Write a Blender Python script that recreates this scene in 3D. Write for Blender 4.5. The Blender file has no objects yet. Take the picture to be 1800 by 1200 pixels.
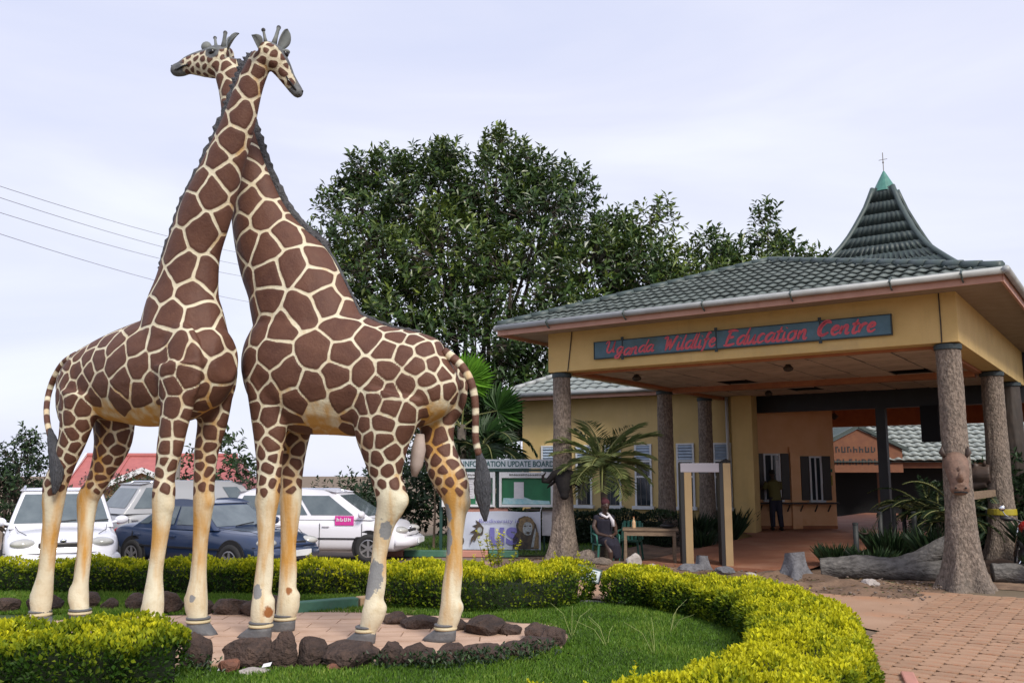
import bpy, bmesh, math, random
import numpy as np
from mathutils import Vector, Matrix, noise as mnoise

random.seed(7); RNG = np.random.default_rng(7)
scn = bpy.context.scene
COL = scn.collection
R = math.radians

# ------------------------------------------------------------------ camera
cam_d = bpy.data.cameras.new('camera')
cam = bpy.data.objects.new('camera', cam_d); COL.objects.link(cam)
cam.location = (0, 0, 1.9)
cam.rotation_euler = (math.pi/2 + 0.146, 0, 0)
cam_d.sensor_width = 36; cam_d.lens = 36*1580/1800
cam_d.clip_start = 0.1; cam_d.clip_end = 2000
scn.camera = cam

# ------------------------------------------------------------------ sky, sun, exposure
SUN_AZ, SUN_EL = R(-62), R(40)          # azimuth measured from +X towards +Y
world = bpy.data.worlds.new('World'); scn.world = world; world.use_nodes = True
wn, wl = world.node_tree.nodes, world.node_tree.links
wn.clear()
w_out = wn.new('ShaderNodeOutputWorld'); w_mix = wn.new('ShaderNodeMixShader')
w_sky = wn.new('ShaderNodeTexSky'); w_sky.sky_type = 'NISHITA'; w_sky.sun_disc = False
w_sky.sun_elevation = SUN_EL; w_sky.sun_rotation = math.pi/2 - SUN_AZ
w_bg1 = wn.new('ShaderNodeBackground'); w_bg1.inputs['Strength'].default_value = 0.10
w_bg2 = wn.new('ShaderNodeBackground'); w_bg2.inputs['Strength'].default_value = 0.89
w_tc = wn.new('ShaderNodeTexCoord'); w_map = wn.new('ShaderNodeMapping')
w_map.inputs['Scale'].default_value = (1.0, 1.0, 4.0)
w_map.inputs['Rotation'].default_value = (0, R(14), 0)
w_n = wn.new('ShaderNodeTexNoise'); w_n.inputs['Scale'].default_value = 1.3; w_n.inputs['Detail'].default_value = 7
w_n.inputs['Roughness'].default_value = 0.5; w_n.inputs['Distortion'].default_value = .6
w_r = wn.new('ShaderNodeValToRGB')
w_r.color_ramp.elements[0].position = 0.30; w_r.color_ramp.elements[0].color = (0.63, 0.67, 0.87, 1)
w_r.color_ramp.elements[1].position = 0.72; w_r.color_ramp.elements[1].color = (0.86, 0.88, 0.95, 1)
w_e = w_r.color_ramp.elements.new(0.52); w_e.color = (0.735, 0.755, 0.905, 1)
w_mix.inputs['Fac'].default_value = 0.88
wl.new(w_tc.outputs['Generated'], w_map.inputs['Vector']); wl.new(w_map.outputs['Vector'], w_n.inputs['Vector'])
wl.new(w_n.outputs['Fac'], w_r.inputs['Fac']); wl.new(w_r.outputs['Color'], w_bg2.inputs['Color'])
wl.new(w_sky.outputs['Color'], w_bg1.inputs['Color'])
wl.new(w_bg1.outputs['Background'], w_mix.inputs[1]); wl.new(w_bg2.outputs['Background'], w_mix.inputs[2])
wl.new(w_mix.outputs['Shader'], w_out.inputs['Surface'])

sun_d = bpy.data.lights.new('sun', 'SUN'); sun = bpy.data.objects.new('sun', sun_d); COL.objects.link(sun)
sun_d.energy = 2.7; sun_d.angle = R(18); sun_d.color = (1.0, 0.93, 0.82)
sdir = Vector((math.cos(SUN_EL)*math.cos(SUN_AZ), math.cos(SUN_EL)*math.sin(SUN_AZ), math.sin(SUN_EL)))
sun.rotation_euler = sdir.to_track_quat('Z', 'Y').to_euler(); sun.location = sdir*60

vs = scn.view_settings
scn.display_settings.display_device = 'sRGB'
vs.view_transform = 'Standard'; vs.look = 'None'; vs.gamma = 1; vs.use_curve_mapping = False
vs.exposure = 0.42
try:
    scn.cycles.max_bounces = 6; scn.cycles.diffuse_bounces = 3; scn.cycles.use_denoising = True
except Exception: pass

# ------------------------------------------------------------------ object helpers
def new_mesh(name, V, F, smooth=False):
    me = bpy.data.meshes.new(name)
    me.from_pydata(V if isinstance(V, np.ndarray) else [tuple(v) for v in V], [], F)
    if smooth: me.polygons.foreach_set('use_smooth', [True]*len(me.polygons))
    me.update(); return me
def place(o, parent=None, loc=None, rot=None):
    COL.objects.link(o)
    if parent is not None: o.parent = parent
    if loc is not None: o.location = loc
    if rot is not None: o.rotation_euler = rot
    return o
def tag(o, label=None, cat=None, group=None, kind=None):
    if label: o['label'] = label
    if cat: o['category'] = cat
    if group: o['group'] = group
    if kind: o['kind'] = kind
    return o
def thing(name, label, cat, loc=(0, 0, 0), rz=0.0, group=None):
    o = bpy.data.objects.new(name, None); COL.objects.link(o)
    o.empty_display_size = 0.2; o.location = loc; o.rotation_euler = (0, 0, rz)
    return tag(o, label, cat, group)
def copy_tree(o, parent=None):
    c = o.copy(); COL.objects.link(c)
    if parent is not None: c.parent = parent
    for ch in list(o.children): copy_tree(ch, c)
    return c

class MB:
    """collects shapes, links them as ONE mesh object"""
    def __init__(s): s.v = []; s.f = []; s.m = []
    def add(s, V, F, mi=0):
        n = len(s.v); s.v += [tuple(map(float, p)) for p in V]
        s.f += [tuple(int(i)+n for i in f) for f in F]; s.m += [mi]*len(F); return s
    def box(s, c, d, rz=0, mi=0, M=None, taper=1.0):
        x, y, z = d[0]/2, d[1]/2, d[2]/2
        V = [(-x,-y,-z),(x,-y,-z),(x,y,-z),(-x,y,-z),(-x*taper,-y*taper,z),(x*taper,-y*taper,z),(x*taper,y*taper,z),(-x*taper,y*taper,z)]
        if M is None: M = Matrix.Rotation(rz, 4, 'Z')
        T = Matrix.Translation(c) @ M
        return s.add([T @ Vector(v) for v in V], [(0,3,2,1),(4,5,6,7),(0,1,5,4),(1,2,6,5),(2,3,7,6),(3,0,4,7)], mi)
    def b2(s, lo, hi, mi=0):
        return s.box([(a+b)/2 for a, b in zip(lo, hi)], [abs(b-a) for a, b in zip(lo, hi)], mi=mi)
    def tube(s, pts, rad, seg=8, mi=0, cap=True, flat=None, side=None):
        """swept tube; flat = lateral scale factors, side = fixed lateral axis"""
        P = [Vector(p) for p in pts]; n = len(P)
        if not hasattr(rad, '__len__'): rad = [rad]*n
        V = []; prev = None
        for i, p in enumerate(P):
            t = (P[min(i+1, n-1)] - P[max(i-1, 0)])
            t = t.normalized() if t.length > 1e-9 else Vector((0, 0, 1))
            if side is not None:
                a = Vector(side); a = (a - t*a.dot(t)).normalized()
            elif prev is None:
                a = t.orthogonal().normalized()
            else:
                a = prev - t*prev.dot(t); a = a.normalized() if a.length > 1e-6 else t.orthogonal().normalized()
            prev = a; b = t.cross(a)
            k = 1 if flat is None else (flat[i] if hasattr(flat, '__len__') else flat)
            for j in range(seg):
                an = 2*math.pi*j/seg
                V.append(p + a*(math.cos(an)*rad[i]*k) + b*(math.sin(an)*rad[i]))
        F = [(i*seg+j, i*seg+(j+1) % seg, (i+1)*seg+(j+1) % seg, (i+1)*seg+j) for i in range(n-1) for j in range(seg)]
        if cap:
            F.append(tuple(reversed(range(seg)))); F.append(tuple((n-1)*seg+j for j in range(seg)))
        return s.add(V, F, mi)
    def ball(s, c, r, seg=10, ring=7, mi=0, M=None):
        if not hasattr(r, '__len__'): r = (r, r, r)
        V = [(0, 0, -1)]
        for i in range(1, ring):
            ph = -math.pi/2 + math.pi*i/ring
            for j in range(seg):
                th = 2*math.pi*j/seg; V.append((math.cos(ph)*math.cos(th), math.cos(ph)*math.sin(th), math.sin(ph)))
        V.append((0, 0, 1)); L = len(V)-1
        F = [(0, 1+(j+1) % seg, 1+j) for j in range(seg)]
        for i in range(ring-2):
            for j in range(seg):
                a = 1+i*seg; F.append((a+j, a+(j+1) % seg, a+seg+(j+1) % seg, a+seg+j))
        a = 1+(ring-2)*seg; F += [(a+j, a+(j+1) % seg, L) for j in range(seg)]
        T = Matrix.Translation(c) @ (M or Matrix.Identity(4))
        return s.add([T @ Vector((v[0]*r[0], v[1]*r[1], v[2]*r[2])) for v in V], F, mi)
    def lathe(s, prof, seg=16, mi=0, c=(0, 0, 0), M=None):
        T = Matrix.Translation(c) @ (M or Matrix.Identity(4)); n = len(prof)
        V = [T @ Vector((r*math.cos(2*math.pi*j/seg), r*math.sin(2*math.pi*j/seg), z)) for r, z in prof for j in range(seg)]
        F = [(i*seg+j, i*seg+(j+1) % seg, (i+1)*seg+(j+1) % seg, (i+1)*seg+j) for i in range(n-1) for j in range(seg)]
        F += [tuple(reversed(range(seg))), tuple((n-1)*seg+j for j in range(seg))]
        return s.add(V, F, mi)
    def prism(s, poly, z0, z1, mi=0, M=None):
        n = len(poly); M = M or Matrix.Identity(4)
        V = [M @ Vector((p[0], p[1], z0)) for p in poly] + [M @ Vector((p[0], p[1], z1)) for p in poly]
        F = [tuple(reversed(range(n))), tuple(range(n, 2*n))] + [(i, (i+1) % n, n+(i+1) % n, n+i) for i in range(n)]
        return s.add(V, F, mi)
    def mesh(s, name, mats, smooth=False, bevel=0):
        me = new_mesh(name, s.v, s.f, smooth)
        for m in (mats if isinstance(mats, (list, tuple)) else [mats]): me.materials.append(m)
        if any(s.m): me.polygons.foreach_set('material_index', s.m)
        return me
    def build(s, name, mats, parent=None, smooth=False, loc=None, rot=None, bevel=0, sub=0, seg=2):
        o = bpy.data.objects.new(name, s.mesh(name, mats, smooth))
        if bevel:
            b = o.modifiers.new('bevel', 'BEVEL'); b.width = bevel; b.segments = seg; b.limit_method = 'ANGLE'; b.angle_limit = R(35)
            b.harden_normals = False
        if sub:
            b = o.modifiers.new('sub', 'SUBSURF'); b.levels = sub; b.render_levels = sub
        return place(o, parent, loc, rot)

def resample(pts, n):
    """Catmull-Rom through rows of any width"""
    P = np.array(pts, float); k = len(P); out = []
    for i in range(n):
        u = i*(k-1)/(n-1); a = min(int(u), k-2); t = u-a
        p0, p1, p2, p3 = P[max(a-1, 0)], P[a], P[a+1], P[min(a+2, k-1)]
        out.append(0.5*((2*p1) + (-p0+p2)*t + (2*p0-5*p1+4*p2-p3)*t*t + (-p0+3*p1-3*p2+p3)*t**3))
    return np.array(out)
def remesh(mb, voxel, smooth=5, factor=0.5):
    """union of the collected closed shapes as one continuous skin"""
    me = mb.mesh('tmp', [])
    o = bpy.data.objects.new('tmp', me); COL.objects.link(o)
    m = o.modifiers.new('r', 'REMESH'); m.mode = 'VOXEL'; m.voxel_size = voxel; m.use_smooth_shade = True
    if smooth:
        s = o.modifiers.new('s', 'SMOOTH'); s.factor = factor; s.iterations = smooth
    dg = bpy.context.evaluated_depsgraph_get(); ev = o.evaluated_get(dg)
    out = bpy.data.meshes.new_from_object(ev)
    bpy.data.objects.remove(o); bpy.data.meshes.remove(me)
    return out
def verts_np(me):
    a = np.empty(len(me.vertices)*3); me.vertices.foreach_get('co', a); return a.reshape(-1, 3)
def normals_np(me):
    a = np.empty(len(me.vertices)*3); me.vertices.foreach_get('normal', a); return a.reshape(-1, 3)
def set_attr(me, name, vals):
    at = me.attributes.get(name) or me.attributes.new(name, 'FLOAT', 'POINT')
    at.data.foreach_set('value', np.asarray(vals, dtype=np.float32))

# ------------------------------------------------------------------ materials
def mat(name, c1, c2=None, rough=0.7, scale=4.0, detail=4, bump=0.0, bscale=None, metal=0.0, spec=0.5,
        lo=0.35, hi=0.65, stretch=None, coords='Object', dirt=None, coat=0.0, island=0.0, sheen=0.0, streak=None):
    m = bpy.data.materials.new(name); m.use_nodes = True
    nt = m.node_tree; N, L = nt.nodes, nt.links; b = N['Principled BSDF']
    b.inputs['Roughness'].default_value = rough; b.inputs['Metallic'].default_value = metal
    b.inputs['Specular IOR Level'].default_value = spec
    if coat: b.inputs['Coat Weight'].default_value = coat; b.inputs['Coat Roughness'].default_value = 0.06
    b.inputs['Base Color'].default_value = (*c1, 1)
    tc = N.new('ShaderNodeTexCoord'); vec = tc.outputs[coords]
    if stretch:
        mp = N.new('ShaderNodeMapping'); mp.inputs['Scale'].default_value = stretch; L.new(vec, mp.inputs['Vector']); vec = mp.outputs['Vector']
    col = None
    if c2 is not None:
        n = N.new('ShaderNodeTexNoise'); n.inputs['Scale'].default_value = scale; n.inputs['Detail'].default_value = detail; n.inputs['Roughness'].default_value = 0.6
        L.new(vec, n.inputs['Vector'])
        mr = N.new('ShaderNodeMapRange'); mr.inputs['From Min'].default_value = lo; mr.inputs['From Max'].default_value = hi
        L.new(n.outputs['Fac'], mr.inputs['Value'])
        mx = N.new('ShaderNodeMix'); mx.data_type = 'RGBA'
        mx.inputs[6].default_value = (*c1, 1); mx.inputs[7].default_value = (*c2, 1)
        L.new(mr.outputs['Result'], mx.inputs[0]); col = mx.outputs[2]
    if dirt is not None:      # second, larger blotchy wear
        dc, ds, dl, dh = dirt
        n2 = N.new('ShaderNodeTexNoise'); n2.inputs['Scale'].default_value = ds; n2.inputs['Detail'].default_value = 6; n2.inputs['Roughness'].default_value = 0.7
        L.new(tc.outputs[coords], n2.inputs['Vector'])
        m2 = N.new('ShaderNodeMapRange'); m2.inputs['From Min'].default_value = dl; m2.inputs['From Max'].default_value = dh
        L.new(n2.outputs['Fac'], m2.inputs['Value'])
        mx2 = N.new('ShaderNodeMix'); mx2.data_type = 'RGBA'; mx2.inputs[7].default_value = (*dc, 1); mx2.inputs[6].default_value = (*c1, 1)
        if col: L.new(col, mx2.inputs[6])
        L.new(m2.outputs['Result'], mx2.inputs[0]); col = mx2.outputs[2]
    if streak is not None:    # rain streaks running down the plaster
        kc, kl, kh = streak
        m3 = N.new('ShaderNodeMapping'); m3.inputs['Scale'].default_value = (2.6, 2.6, .3); L.new(tc.outputs[coords], m3.inputs['Vector'])
        n3 = N.new('ShaderNodeTexNoise'); n3.inputs['Scale'].default_value = 1.0; n3.inputs['Detail'].default_value = 6; n3.inputs['Roughness'].default_value = 0.7
        L.new(m3.outputs['Vector'], n3.inputs['Vector'])
        r3 = N.new('ShaderNodeMapRange'); r3.inputs['From Min'].default_value = kl; r3.inputs['From Max'].default_value = kh; r3.inputs['To Max'].default_value = .38
        L.new(n3.outputs['Fac'], r3.inputs['Value'])
        x3 = N.new('ShaderNodeMix'); x3.data_type = 'RGBA'; x3.inputs[7].default_value = (*kc, 1); x3.inputs[6].default_value = (*c1, 1)
        if col: L.new(col, x3.inputs[6])
        L.new(r3.outputs['Result'], x3.inputs[0]); col = x3.outputs[2]
    if island:                # each object a slightly different tone
        oi = N.new('ShaderNodeObjectInfo'); hs = N.new('ShaderNodeHueSaturation')
        mv = N.new('ShaderNodeMapRange'); mv.inputs['To Min'].default_value = 1-island; mv.inputs['To Max'].default_value = 1+island
        L.new(oi.outputs['Random'], mv.inputs['Value']); L.new(mv.outputs['Result'], hs.inputs['Value'])
        hs.inputs['Color'].default_value = (*c1, 1)
        if col: L.new(col, hs.inputs['Color'])
        col = hs.outputs['Color']
    if col: L.new(col, b.inputs['Base Color'])
    if bump:
        nb = N.new('ShaderNodeTexNoise'); nb.inputs['Scale'].default_value = bscale or scale*3; nb.inputs['Detail'].default_value = 5
        L.new(vec, nb.inputs['Vector'])
        bp = N.new('ShaderNodeBump'); bp.inputs['Strength'].default_value = bump; bp.inputs['Distance'].default_value = 0.05
        L.new(nb.outputs['Fac'], bp.inputs['Height']); L.new(bp.outputs['Normal'], b.inputs['Normal'])
    return m

def leaf_mat(name, dark, mid, young, rough=0.45, trans=0.25, spec=0.4):
    """leaves: per-leaf attributes 'tint' (0 old .. 1 young shoot) and 'rnd'"""
    m = bpy.data.materials.new(name); m.use_nodes = True
    nt = m.node_tree; N, L = nt.nodes, nt.links; b = N['Principled BSDF']
    b.inputs['Roughness'].default_value = rough; b.inputs['Specular IOR Level'].default_value = spec
    a = N.new('ShaderNodeAttribute'); a.attribute_name = 'tint'
    r = N.new('ShaderNodeValToRGB'); e = r.color_ramp.elements
    e[0].position = 0.0; e[0].color = (*dark, 1); e[1].position = 1.0; e[1].color = (*young, 1)
    k = e.new(0.5); k.color = (*mid, 1)
    L.new(a.outputs['Fac'], r.inputs['Fac'])
    a2 = N.new('ShaderNodeAttribute'); a2.attribute_name = 'rnd'
    mv = N.new('ShaderNodeMapRange'); mv.inputs['To Min'].default_value = 0.78; mv.inputs['To Max'].default_value = 1.22
    L.new(a2.outputs['Fac'], mv.inputs['Value'])
    hs = N.new('ShaderNodeHueSaturation'); L.new(r.outputs['Color'], hs.inputs['Color']); L.new(mv.outputs['Result'], hs.inputs['Value'])
    L.new(hs.outputs['Color'], b.inputs['Base Color'])
    if trans:
        t = N.new('ShaderNodeBsdfTranslucent'); mx = N.new('ShaderNodeMixShader'); mx.inputs[0].default_value = trans
        L.new(hs.outputs['Color'], t.inputs['Color']); L.new(b.outputs['BSDF'], mx.inputs[1]); L.new(t.outputs['BSDF'], mx.inputs[2])
        L.new(mx.outputs['Shader'], N['Material Output'].inputs['Surface'])
    return m

M = {}
M['yellow'] = mat('yellow_wall', (.64, .455, .185), (.58, .405, .155), .8, 1.6, dirt=((.46, .34, .17), .9, .56, .8), bump=.08, bscale=60, streak=((.40, .28, .13), .52, .75))
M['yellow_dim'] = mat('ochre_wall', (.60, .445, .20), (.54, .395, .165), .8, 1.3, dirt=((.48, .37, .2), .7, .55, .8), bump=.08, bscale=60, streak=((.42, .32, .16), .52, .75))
M['orange'] = mat('orange_wall', (.86, .50, .265), (.80, .44, .22), .75, 2, dirt=((.66, .27, .09), 1.2, .58, .8))
M['terra'] = mat('terracotta_trim', (.42, .155, .06), (.34, .12, .05), .6, 5)
M['fascia'] = mat('fascia_board', (.48, .27, .20), (.42, .22, .16), .7, 3, dirt=((.3, .16, .12), 2, .55, .75))
M['gutter'] = mat('gutter_metal', (.36, .375, .375), (.27, .285, .29), .45, 2.5, dirt=((.28, .28, .27), 1.4, .5, .75))
M['tile'] = mat('green_grey_tile', (.125, .15, .14), (.085, .105, .098), .48, 6, island=.16, dirt=((.20, .205, .185), 1.1, .5, .8), bump=.15, bscale=160)
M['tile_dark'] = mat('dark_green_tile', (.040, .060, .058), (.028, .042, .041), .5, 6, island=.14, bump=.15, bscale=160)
M['tile_pale'] = mat('weathered_tile', (.30, .33, .32), (.22, .25, .245), .55, 5, island=.10, dirt=((.15, .18, .17), 1.3, .5, .75))
M['ridge'] = mat('ridge_cap', (.06, .085, .083), (.045, .065, .063), .5, 4)
M['copper'] = mat('green_cap', (.07, .22, .18), (.05, .17, .14), .45, 5)
M['dark_beam'] = mat('dark_paint', (.02, .022, .026), (.014, .015, .018), .5, 3)
M['panel'] = mat('ceiling_panel', (.56, .43, .34), (.48, .37, .29), .85, 2, island=.14, dirt=((.24, .17, .12), 2.2, .55, .8))
M['soffit'] = mat('soffit_board', (.30, .235, .18), (.25, .19, .14), .8, 3)
M['void'] = mat('void_black', (.01, .01, .012), None, .9)
M['sign_blue'] = mat('sign_paint', (.085, .175, .235), (.062, .13, .175), .6, 3, dirt=((.07, .11, .10), 1.2, .5, .75))
M['sign_red'] = mat('sign_letter_red', (.68, .10, .12), (.56, .08, .12), .55, 8)
M['sign_back'] = mat('sign_frame', (.025, .04, .045), None, .6)
M['bark'] = mat('concrete_bark', (.27, .215, .175), (.115, .09, .072), .92, 24, detail=6, stretch=(1, 1, .55), bump=1.0, bscale=34, lo=.38, hi=.62, dirt=((.10, .085, .072), 1.6, .52, .75))
M['bark_grey'] = mat('grey_log_bark', (.17, .16, .15), (.075, .07, .066), .9, 14, stretch=(.35, 1, 1), bump=.9, bscale=22)
M['trunk'] = mat('tree_bark', (.11, .09, .07), (.06, .05, .04), .9, 8, bump=.5)
M['white'] = mat('white_frame', (.72, .74, .76), (.62, .64, .67), .5, 4)
M['glass'] = mat('window_glass', (.025, .032, .04), None, .05, spec=.6)
M['louvre'] = mat('louvre_glass', (.36, .45, .56), (.28, .36, .47), .25, 4)
M['shutter'] = mat('shutter_dark', (.035, .028, .024), None, .5)
M['wood'] = mat('worn_wood', (.24, .17, .11), (.15, .10, .065), .7, 5, stretch=(1, 6, 6))
M['wood_dark'] = mat('dark_wood', (.05, .035, .026), (.03, .022, .017), .6, 5)
M['rail'] = mat('post_dark', (.028, .034, .034), (.02, .022, .022), .6, 6)
M['porch'] = mat('porch_floor', (.30, .125, .07), (.24, .095, .05), .75, 2, dirt=((.36, .2, .13), .7, .5, .75), bump=.12, bscale=25)
M['dirt'] = mat('dirt', (.20, .125, .08), (.11, .07, .046), .95, 1.8, detail=8, bump=.5, bscale=14, dirt=((.30, .2, .13), .8, .55, .7))
M['sand'] = mat('sandy_path', (.39, .245, .16), (.33, .20, .125), .9, 1.1, detail=7, bump=.2, bscale=40, dirt=((.42, .2, .1), .5, .55, .75))
M['paver'] = mat('paver', (.37, .225, .14), (.30, .175, .105), .85, 5, island=.10, bump=.25, bscale=90, dirt=((.42, .17, .08), 2.2, .55, .72))
M['joint'] = mat('joint_soil', (.12, .075, .05), (.09, .055, .036), .95, 9)
M['slab'] = mat('pad_slab', (.52, .36, .265), (.45, .30, .215), .85, 3, island=.05, bump=.2, bscale=60, dirt=((.40, .26, .18), 2, .52, .72))
M['padjoint'] = mat('pad_joint', (.27, .17, .115), (.2, .13, .09), .95, 6)
M['soil'] = mat('lawn_soil', (.05, .085, .02), (.035, .055, .014), .95, 5)
M['earth'] = mat('ground_earth', (.20, .135, .09), (.13, .10, .06), .95, .5, detail=8)
M['asphalt'] = mat('car_park', (.20, .15, .12), (.16, .12, .10), .9, .8, detail=8)
M['rock'] = mat('lava_rock', (.075, .046, .035), (.032, .021, .018), .9, 7, detail=8, bump=1.0, bscale=24, island=.25, dirt=((.12, .072, .05), 3, .58, .75))
M['rock_pale'] = mat('pale_stone', (.42, .38, .36), (.3, .27, .25), .9, 6, bump=.4)
M['rock_red'] = mat('red_stone', (.22, .09, .055), (.13, .06, .04), .9, 9, bump=.8)
M['kerb_green'] = mat('kerb_green', (.06, .17, .115), (.045, .13, .085), .6, 5, dirt=((.16, .2, .16), 3, .6, .75))
M['kerb_cream'] = mat('kerb_cream', (.62, .42, .25), (.55, .36, .2), .7, 5)
M['kerb_pink'] = mat('kerb_pink', (.5, .23, .18), (.42, .2, .15), .7, 5)
M['black'] = mat('black_plastic', (.018, .018, .02), None, .45)
M['rubber'] = mat('tyre', (.02, .02, .021), None, .8)
M['rim'] = mat('alloy', (.5, .5, .52), None, .3, metal=.8)
M['chrome'] = mat('chrome', (.75, .76, .78), None, .12, metal=1)
M['lamp'] = mat('headlamp', (.50, .50, .47), (.38, .38, .36), .12, 6, coat=.5)
M['lamp_red'] = mat('tail_lamp', (.4, .02, .02), None, .2)
M['carglass'] = mat('car_glass', (.085, .11, .125), (.13, .16, .175), .06, 2.5, spec=.7)  # base colour lifted to paint in the sky's reflection
M['paint_white'] = mat('white_paint', (.74, .74, .80), None, .3, coat=.6)
M['paint_navy'] = mat('navy_paint', (.018, .035, .085), None, .28, coat=.7)
M['paint_silver'] = mat('silver_paint', (.34, .35, .37), None, .35, coat=.4)
M['skin'] = mat('skin_dark', (.055, .03, .022), None, .5)
M['navy_cloth'] = mat('dress_navy', (.013, .012, .024), (.008, .007, .016), .9, 12)
M['white_cloth'] = mat('cloth_white', (.62, .60, .64), None, .9)
M['red_cloth'] = mat('headwrap_maroon', (.06, .012, .02), None, .9)
M['olive_cloth'] = mat('shirt_olive', (.11, .10, .03), None, .9)
M['jean'] = mat('trouser_dark', (.02, .02, .035), None, .9)
M['chair_green'] = mat('chair_green', (.02, .11, .085), None, .45)
M['board_white'] = mat('board_white', (.60, .66, .70), (.52, .58, .63), .6, 3)
M['board_green'] = mat('board_green', (.02, .17, .075), (.015, .13, .06), .6, 4)
M['frame_green'] = mat('frame_green', (.012, .05, .042), None, .5)
M['teal_text'] = mat('lettering_teal', (.02, .10, .11), None, .6)
M['paper'] = mat('paper', (.66, .66, .70), (.58, .58, .62), .7, 8)
M['cyan_paper'] = mat('poster_cyan', (.25, .5, .56), (.45, .62, .64), .7, 9)
M['banner'] = mat('banner_vinyl', (.56, .60, .70), (.50, .54, .65), .45, 2)
M['violet'] = mat('print_violet', (.16, .15, .45), (.2, .19, .5), .5, 6)
M['ink'] = mat('print_dark', (.03, .027, .027), (.09, .065, .04), .5, 12)
M['tawny'] = mat('print_tawny', (.26, .18, .085), (.12, .085, .05), .5, 18)
M['pale_print'] = mat('print_pale', (.42, .47, .5), (.2, .22, .22), .5, 22)
M['magenta'] = mat('sticker_magenta', (.60, .04, .30), None, .5)
M['detector_tan'] = mat('detector_tan', (.36, .25, .125), (.32, .22, .11), .5, 3)
M['detector_grey'] = mat('detector_grey', (.34, .32, .36), None, .5)
M['buffalo'] = mat('buffalo_black', (.008, .007, .008), (.014, .012, .012), .85, 10, bump=.3, spec=.2)
M['rhino'] = mat('rhino_brown', (.20, .12, .085), (.13, .08, .058), .7, 9, bump=.3)
M['hippo'] = mat('hippo_brown', (.075, .05, .04), (.05, .035, .028), .6, 9)
M['stump'] = mat('stump_grey', (.17, .17, .185), (.10, .10, .11), .9, 9, bump=.6)
M['plate_blue'] = mat('plate_blue', (.06, .28, .50), None, .4)
M['shaded_terra'] = mat('shaded_terra', (.19, .075, .035), (.15, .055, .028), .7, 4)  # terracotta darkened so the kiosk's shade sits in the colour
M['pebble'] = mat('pebble', (.19, .145, .12), (.11, .085, .07), .9, 20)
M['red_roof'] = mat('red_roof', (.42, .13, .12), (.36, .11, .105), .7, 3)
M['house_wall'] = mat('house_cream', (.55, .40, .2), None, .8)
M['house_dark'] = mat('house_maroon', (.12, .05, .05), None, .8)
M['pole'] = mat('pole_grey', (.22, .20, .19), None, .8)
M['wire'] = mat('wire', (.24, .24, .27), None, .6)
M['tape'] = mat('yellow_tape', (.36, .29, .02), None, .5)
M['blue_cloth'] = mat('cloth_blue', (.02, .10, .30), None, .9)
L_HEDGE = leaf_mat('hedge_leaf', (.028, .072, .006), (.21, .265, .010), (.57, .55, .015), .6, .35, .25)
L_TREE = leaf_mat('ficus_leaf', (.014, .034, .010), (.045, .088, .022), (.17, .22, .035), .35, .12, .5)
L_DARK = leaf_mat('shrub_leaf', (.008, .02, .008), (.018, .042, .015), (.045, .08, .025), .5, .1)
L_PALM = leaf_mat('palm_leaf', (.05, .085, .03), (.13, .17, .06), (.30, .33, .12), .4, .2)
L_FAN = leaf_mat('fan_palm_leaf', (.018, .05, .014), (.05, .13, .02), (.13, .30, .025), .45, .35)
L_GRASS = leaf_mat('grass_blade', (.042, .095, .008), (.105, .215, .018), (.24, .33, .05), .55, .3)
L_LILAC = leaf_mat('bush_leaf', (.03, .05, .025), (.07, .09, .05), (.22, .13, .14), .6, .2)
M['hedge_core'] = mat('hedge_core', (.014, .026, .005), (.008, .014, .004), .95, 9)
# ------------------------------------------------------------------ building frames
PHI = -0.615; P0 = (1.12, 20.1)
CP, SP = math.cos(PHI), math.sin(PHI)
def pf(a, d, z=0.0):          # gate frame: a along the front, d inwards
    return (P0[0] + a*CP - d*SP, P0[1] + a*SP + d*CP, z)
GW, GD2, GD3, GC = 7.93, 5.24, 7.94, 4.14

# ------------------------------------------------------------------ ground
def sheet(name, poly, z, m, label=None):
    o = bpy.data.objects.new(name, new_mesh(name, [(p[0], p[1], z) for p in poly], [tuple(range(len(poly)))]))
    o.data.materials.append(m); place(o); tag(o, kind='structure'); return o
def gz_ground(x, y):
    t = min(max((y-27)/22, 0), 1); t = t*t*(3-2*t); k = min(max((4-x)/6, 0), 1)
    return -0.02 - 1.5*t*k
xs = np.concatenate([np.linspace(-900, -60, 8), np.linspace(-50, 50, 41), np.linspace(60, 900, 8)])
ys = np.concatenate([np.linspace(-200, -10, 5), np.linspace(-5, 70, 31), np.linspace(80, 1200, 10)])
V = [(x, y, gz_ground(x, y)) for y in ys for x in xs]; nx = len(xs)
F = [(j*nx+i, j*nx+i+1, (j+1)*nx+i+1, (j+1)*nx+i) for j in range(len(ys)-1) for i in range(nx-1)]
o = bpy.data.objects.new('ground', new_mesh('ground', V, F, True)); o.data.materials.append(M['earth']); place(o); tag(o, kind='structure')
sheet('car_park', [(-26, 15.4), (-.9, 15.4), (-.6, 21.3), (-3, 26), (-26, 26)], -.008, M['asphalt'])
sheet('path', [(-.9, 15.0), (-.2, 15.05), (1.2, 14.3), (3.6, 13.2), (4.5, 11.4), (4.2, 9.6), (3.4, 8.2), (2.6, 6), (2, 3), (16, 3), (16, 13), pf(10.5, -.9)[:2], pf(-1.5, -.9)[:2], (-1.2, 19.6)], .0, M['sand'])
lawn_poly = [(-12, 13.0), (-12, 7.2), (-2, 6.0), (2.4, 5.6), (3.3, 8.4), (3.8, 9.8), (3.9, 11.2), (3.3, 12.7), (2.2, 13.5), (1.35, 13.5), (.9, 14.3), (-.6, 14.9), (-1.9, 14.2)]
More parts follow.
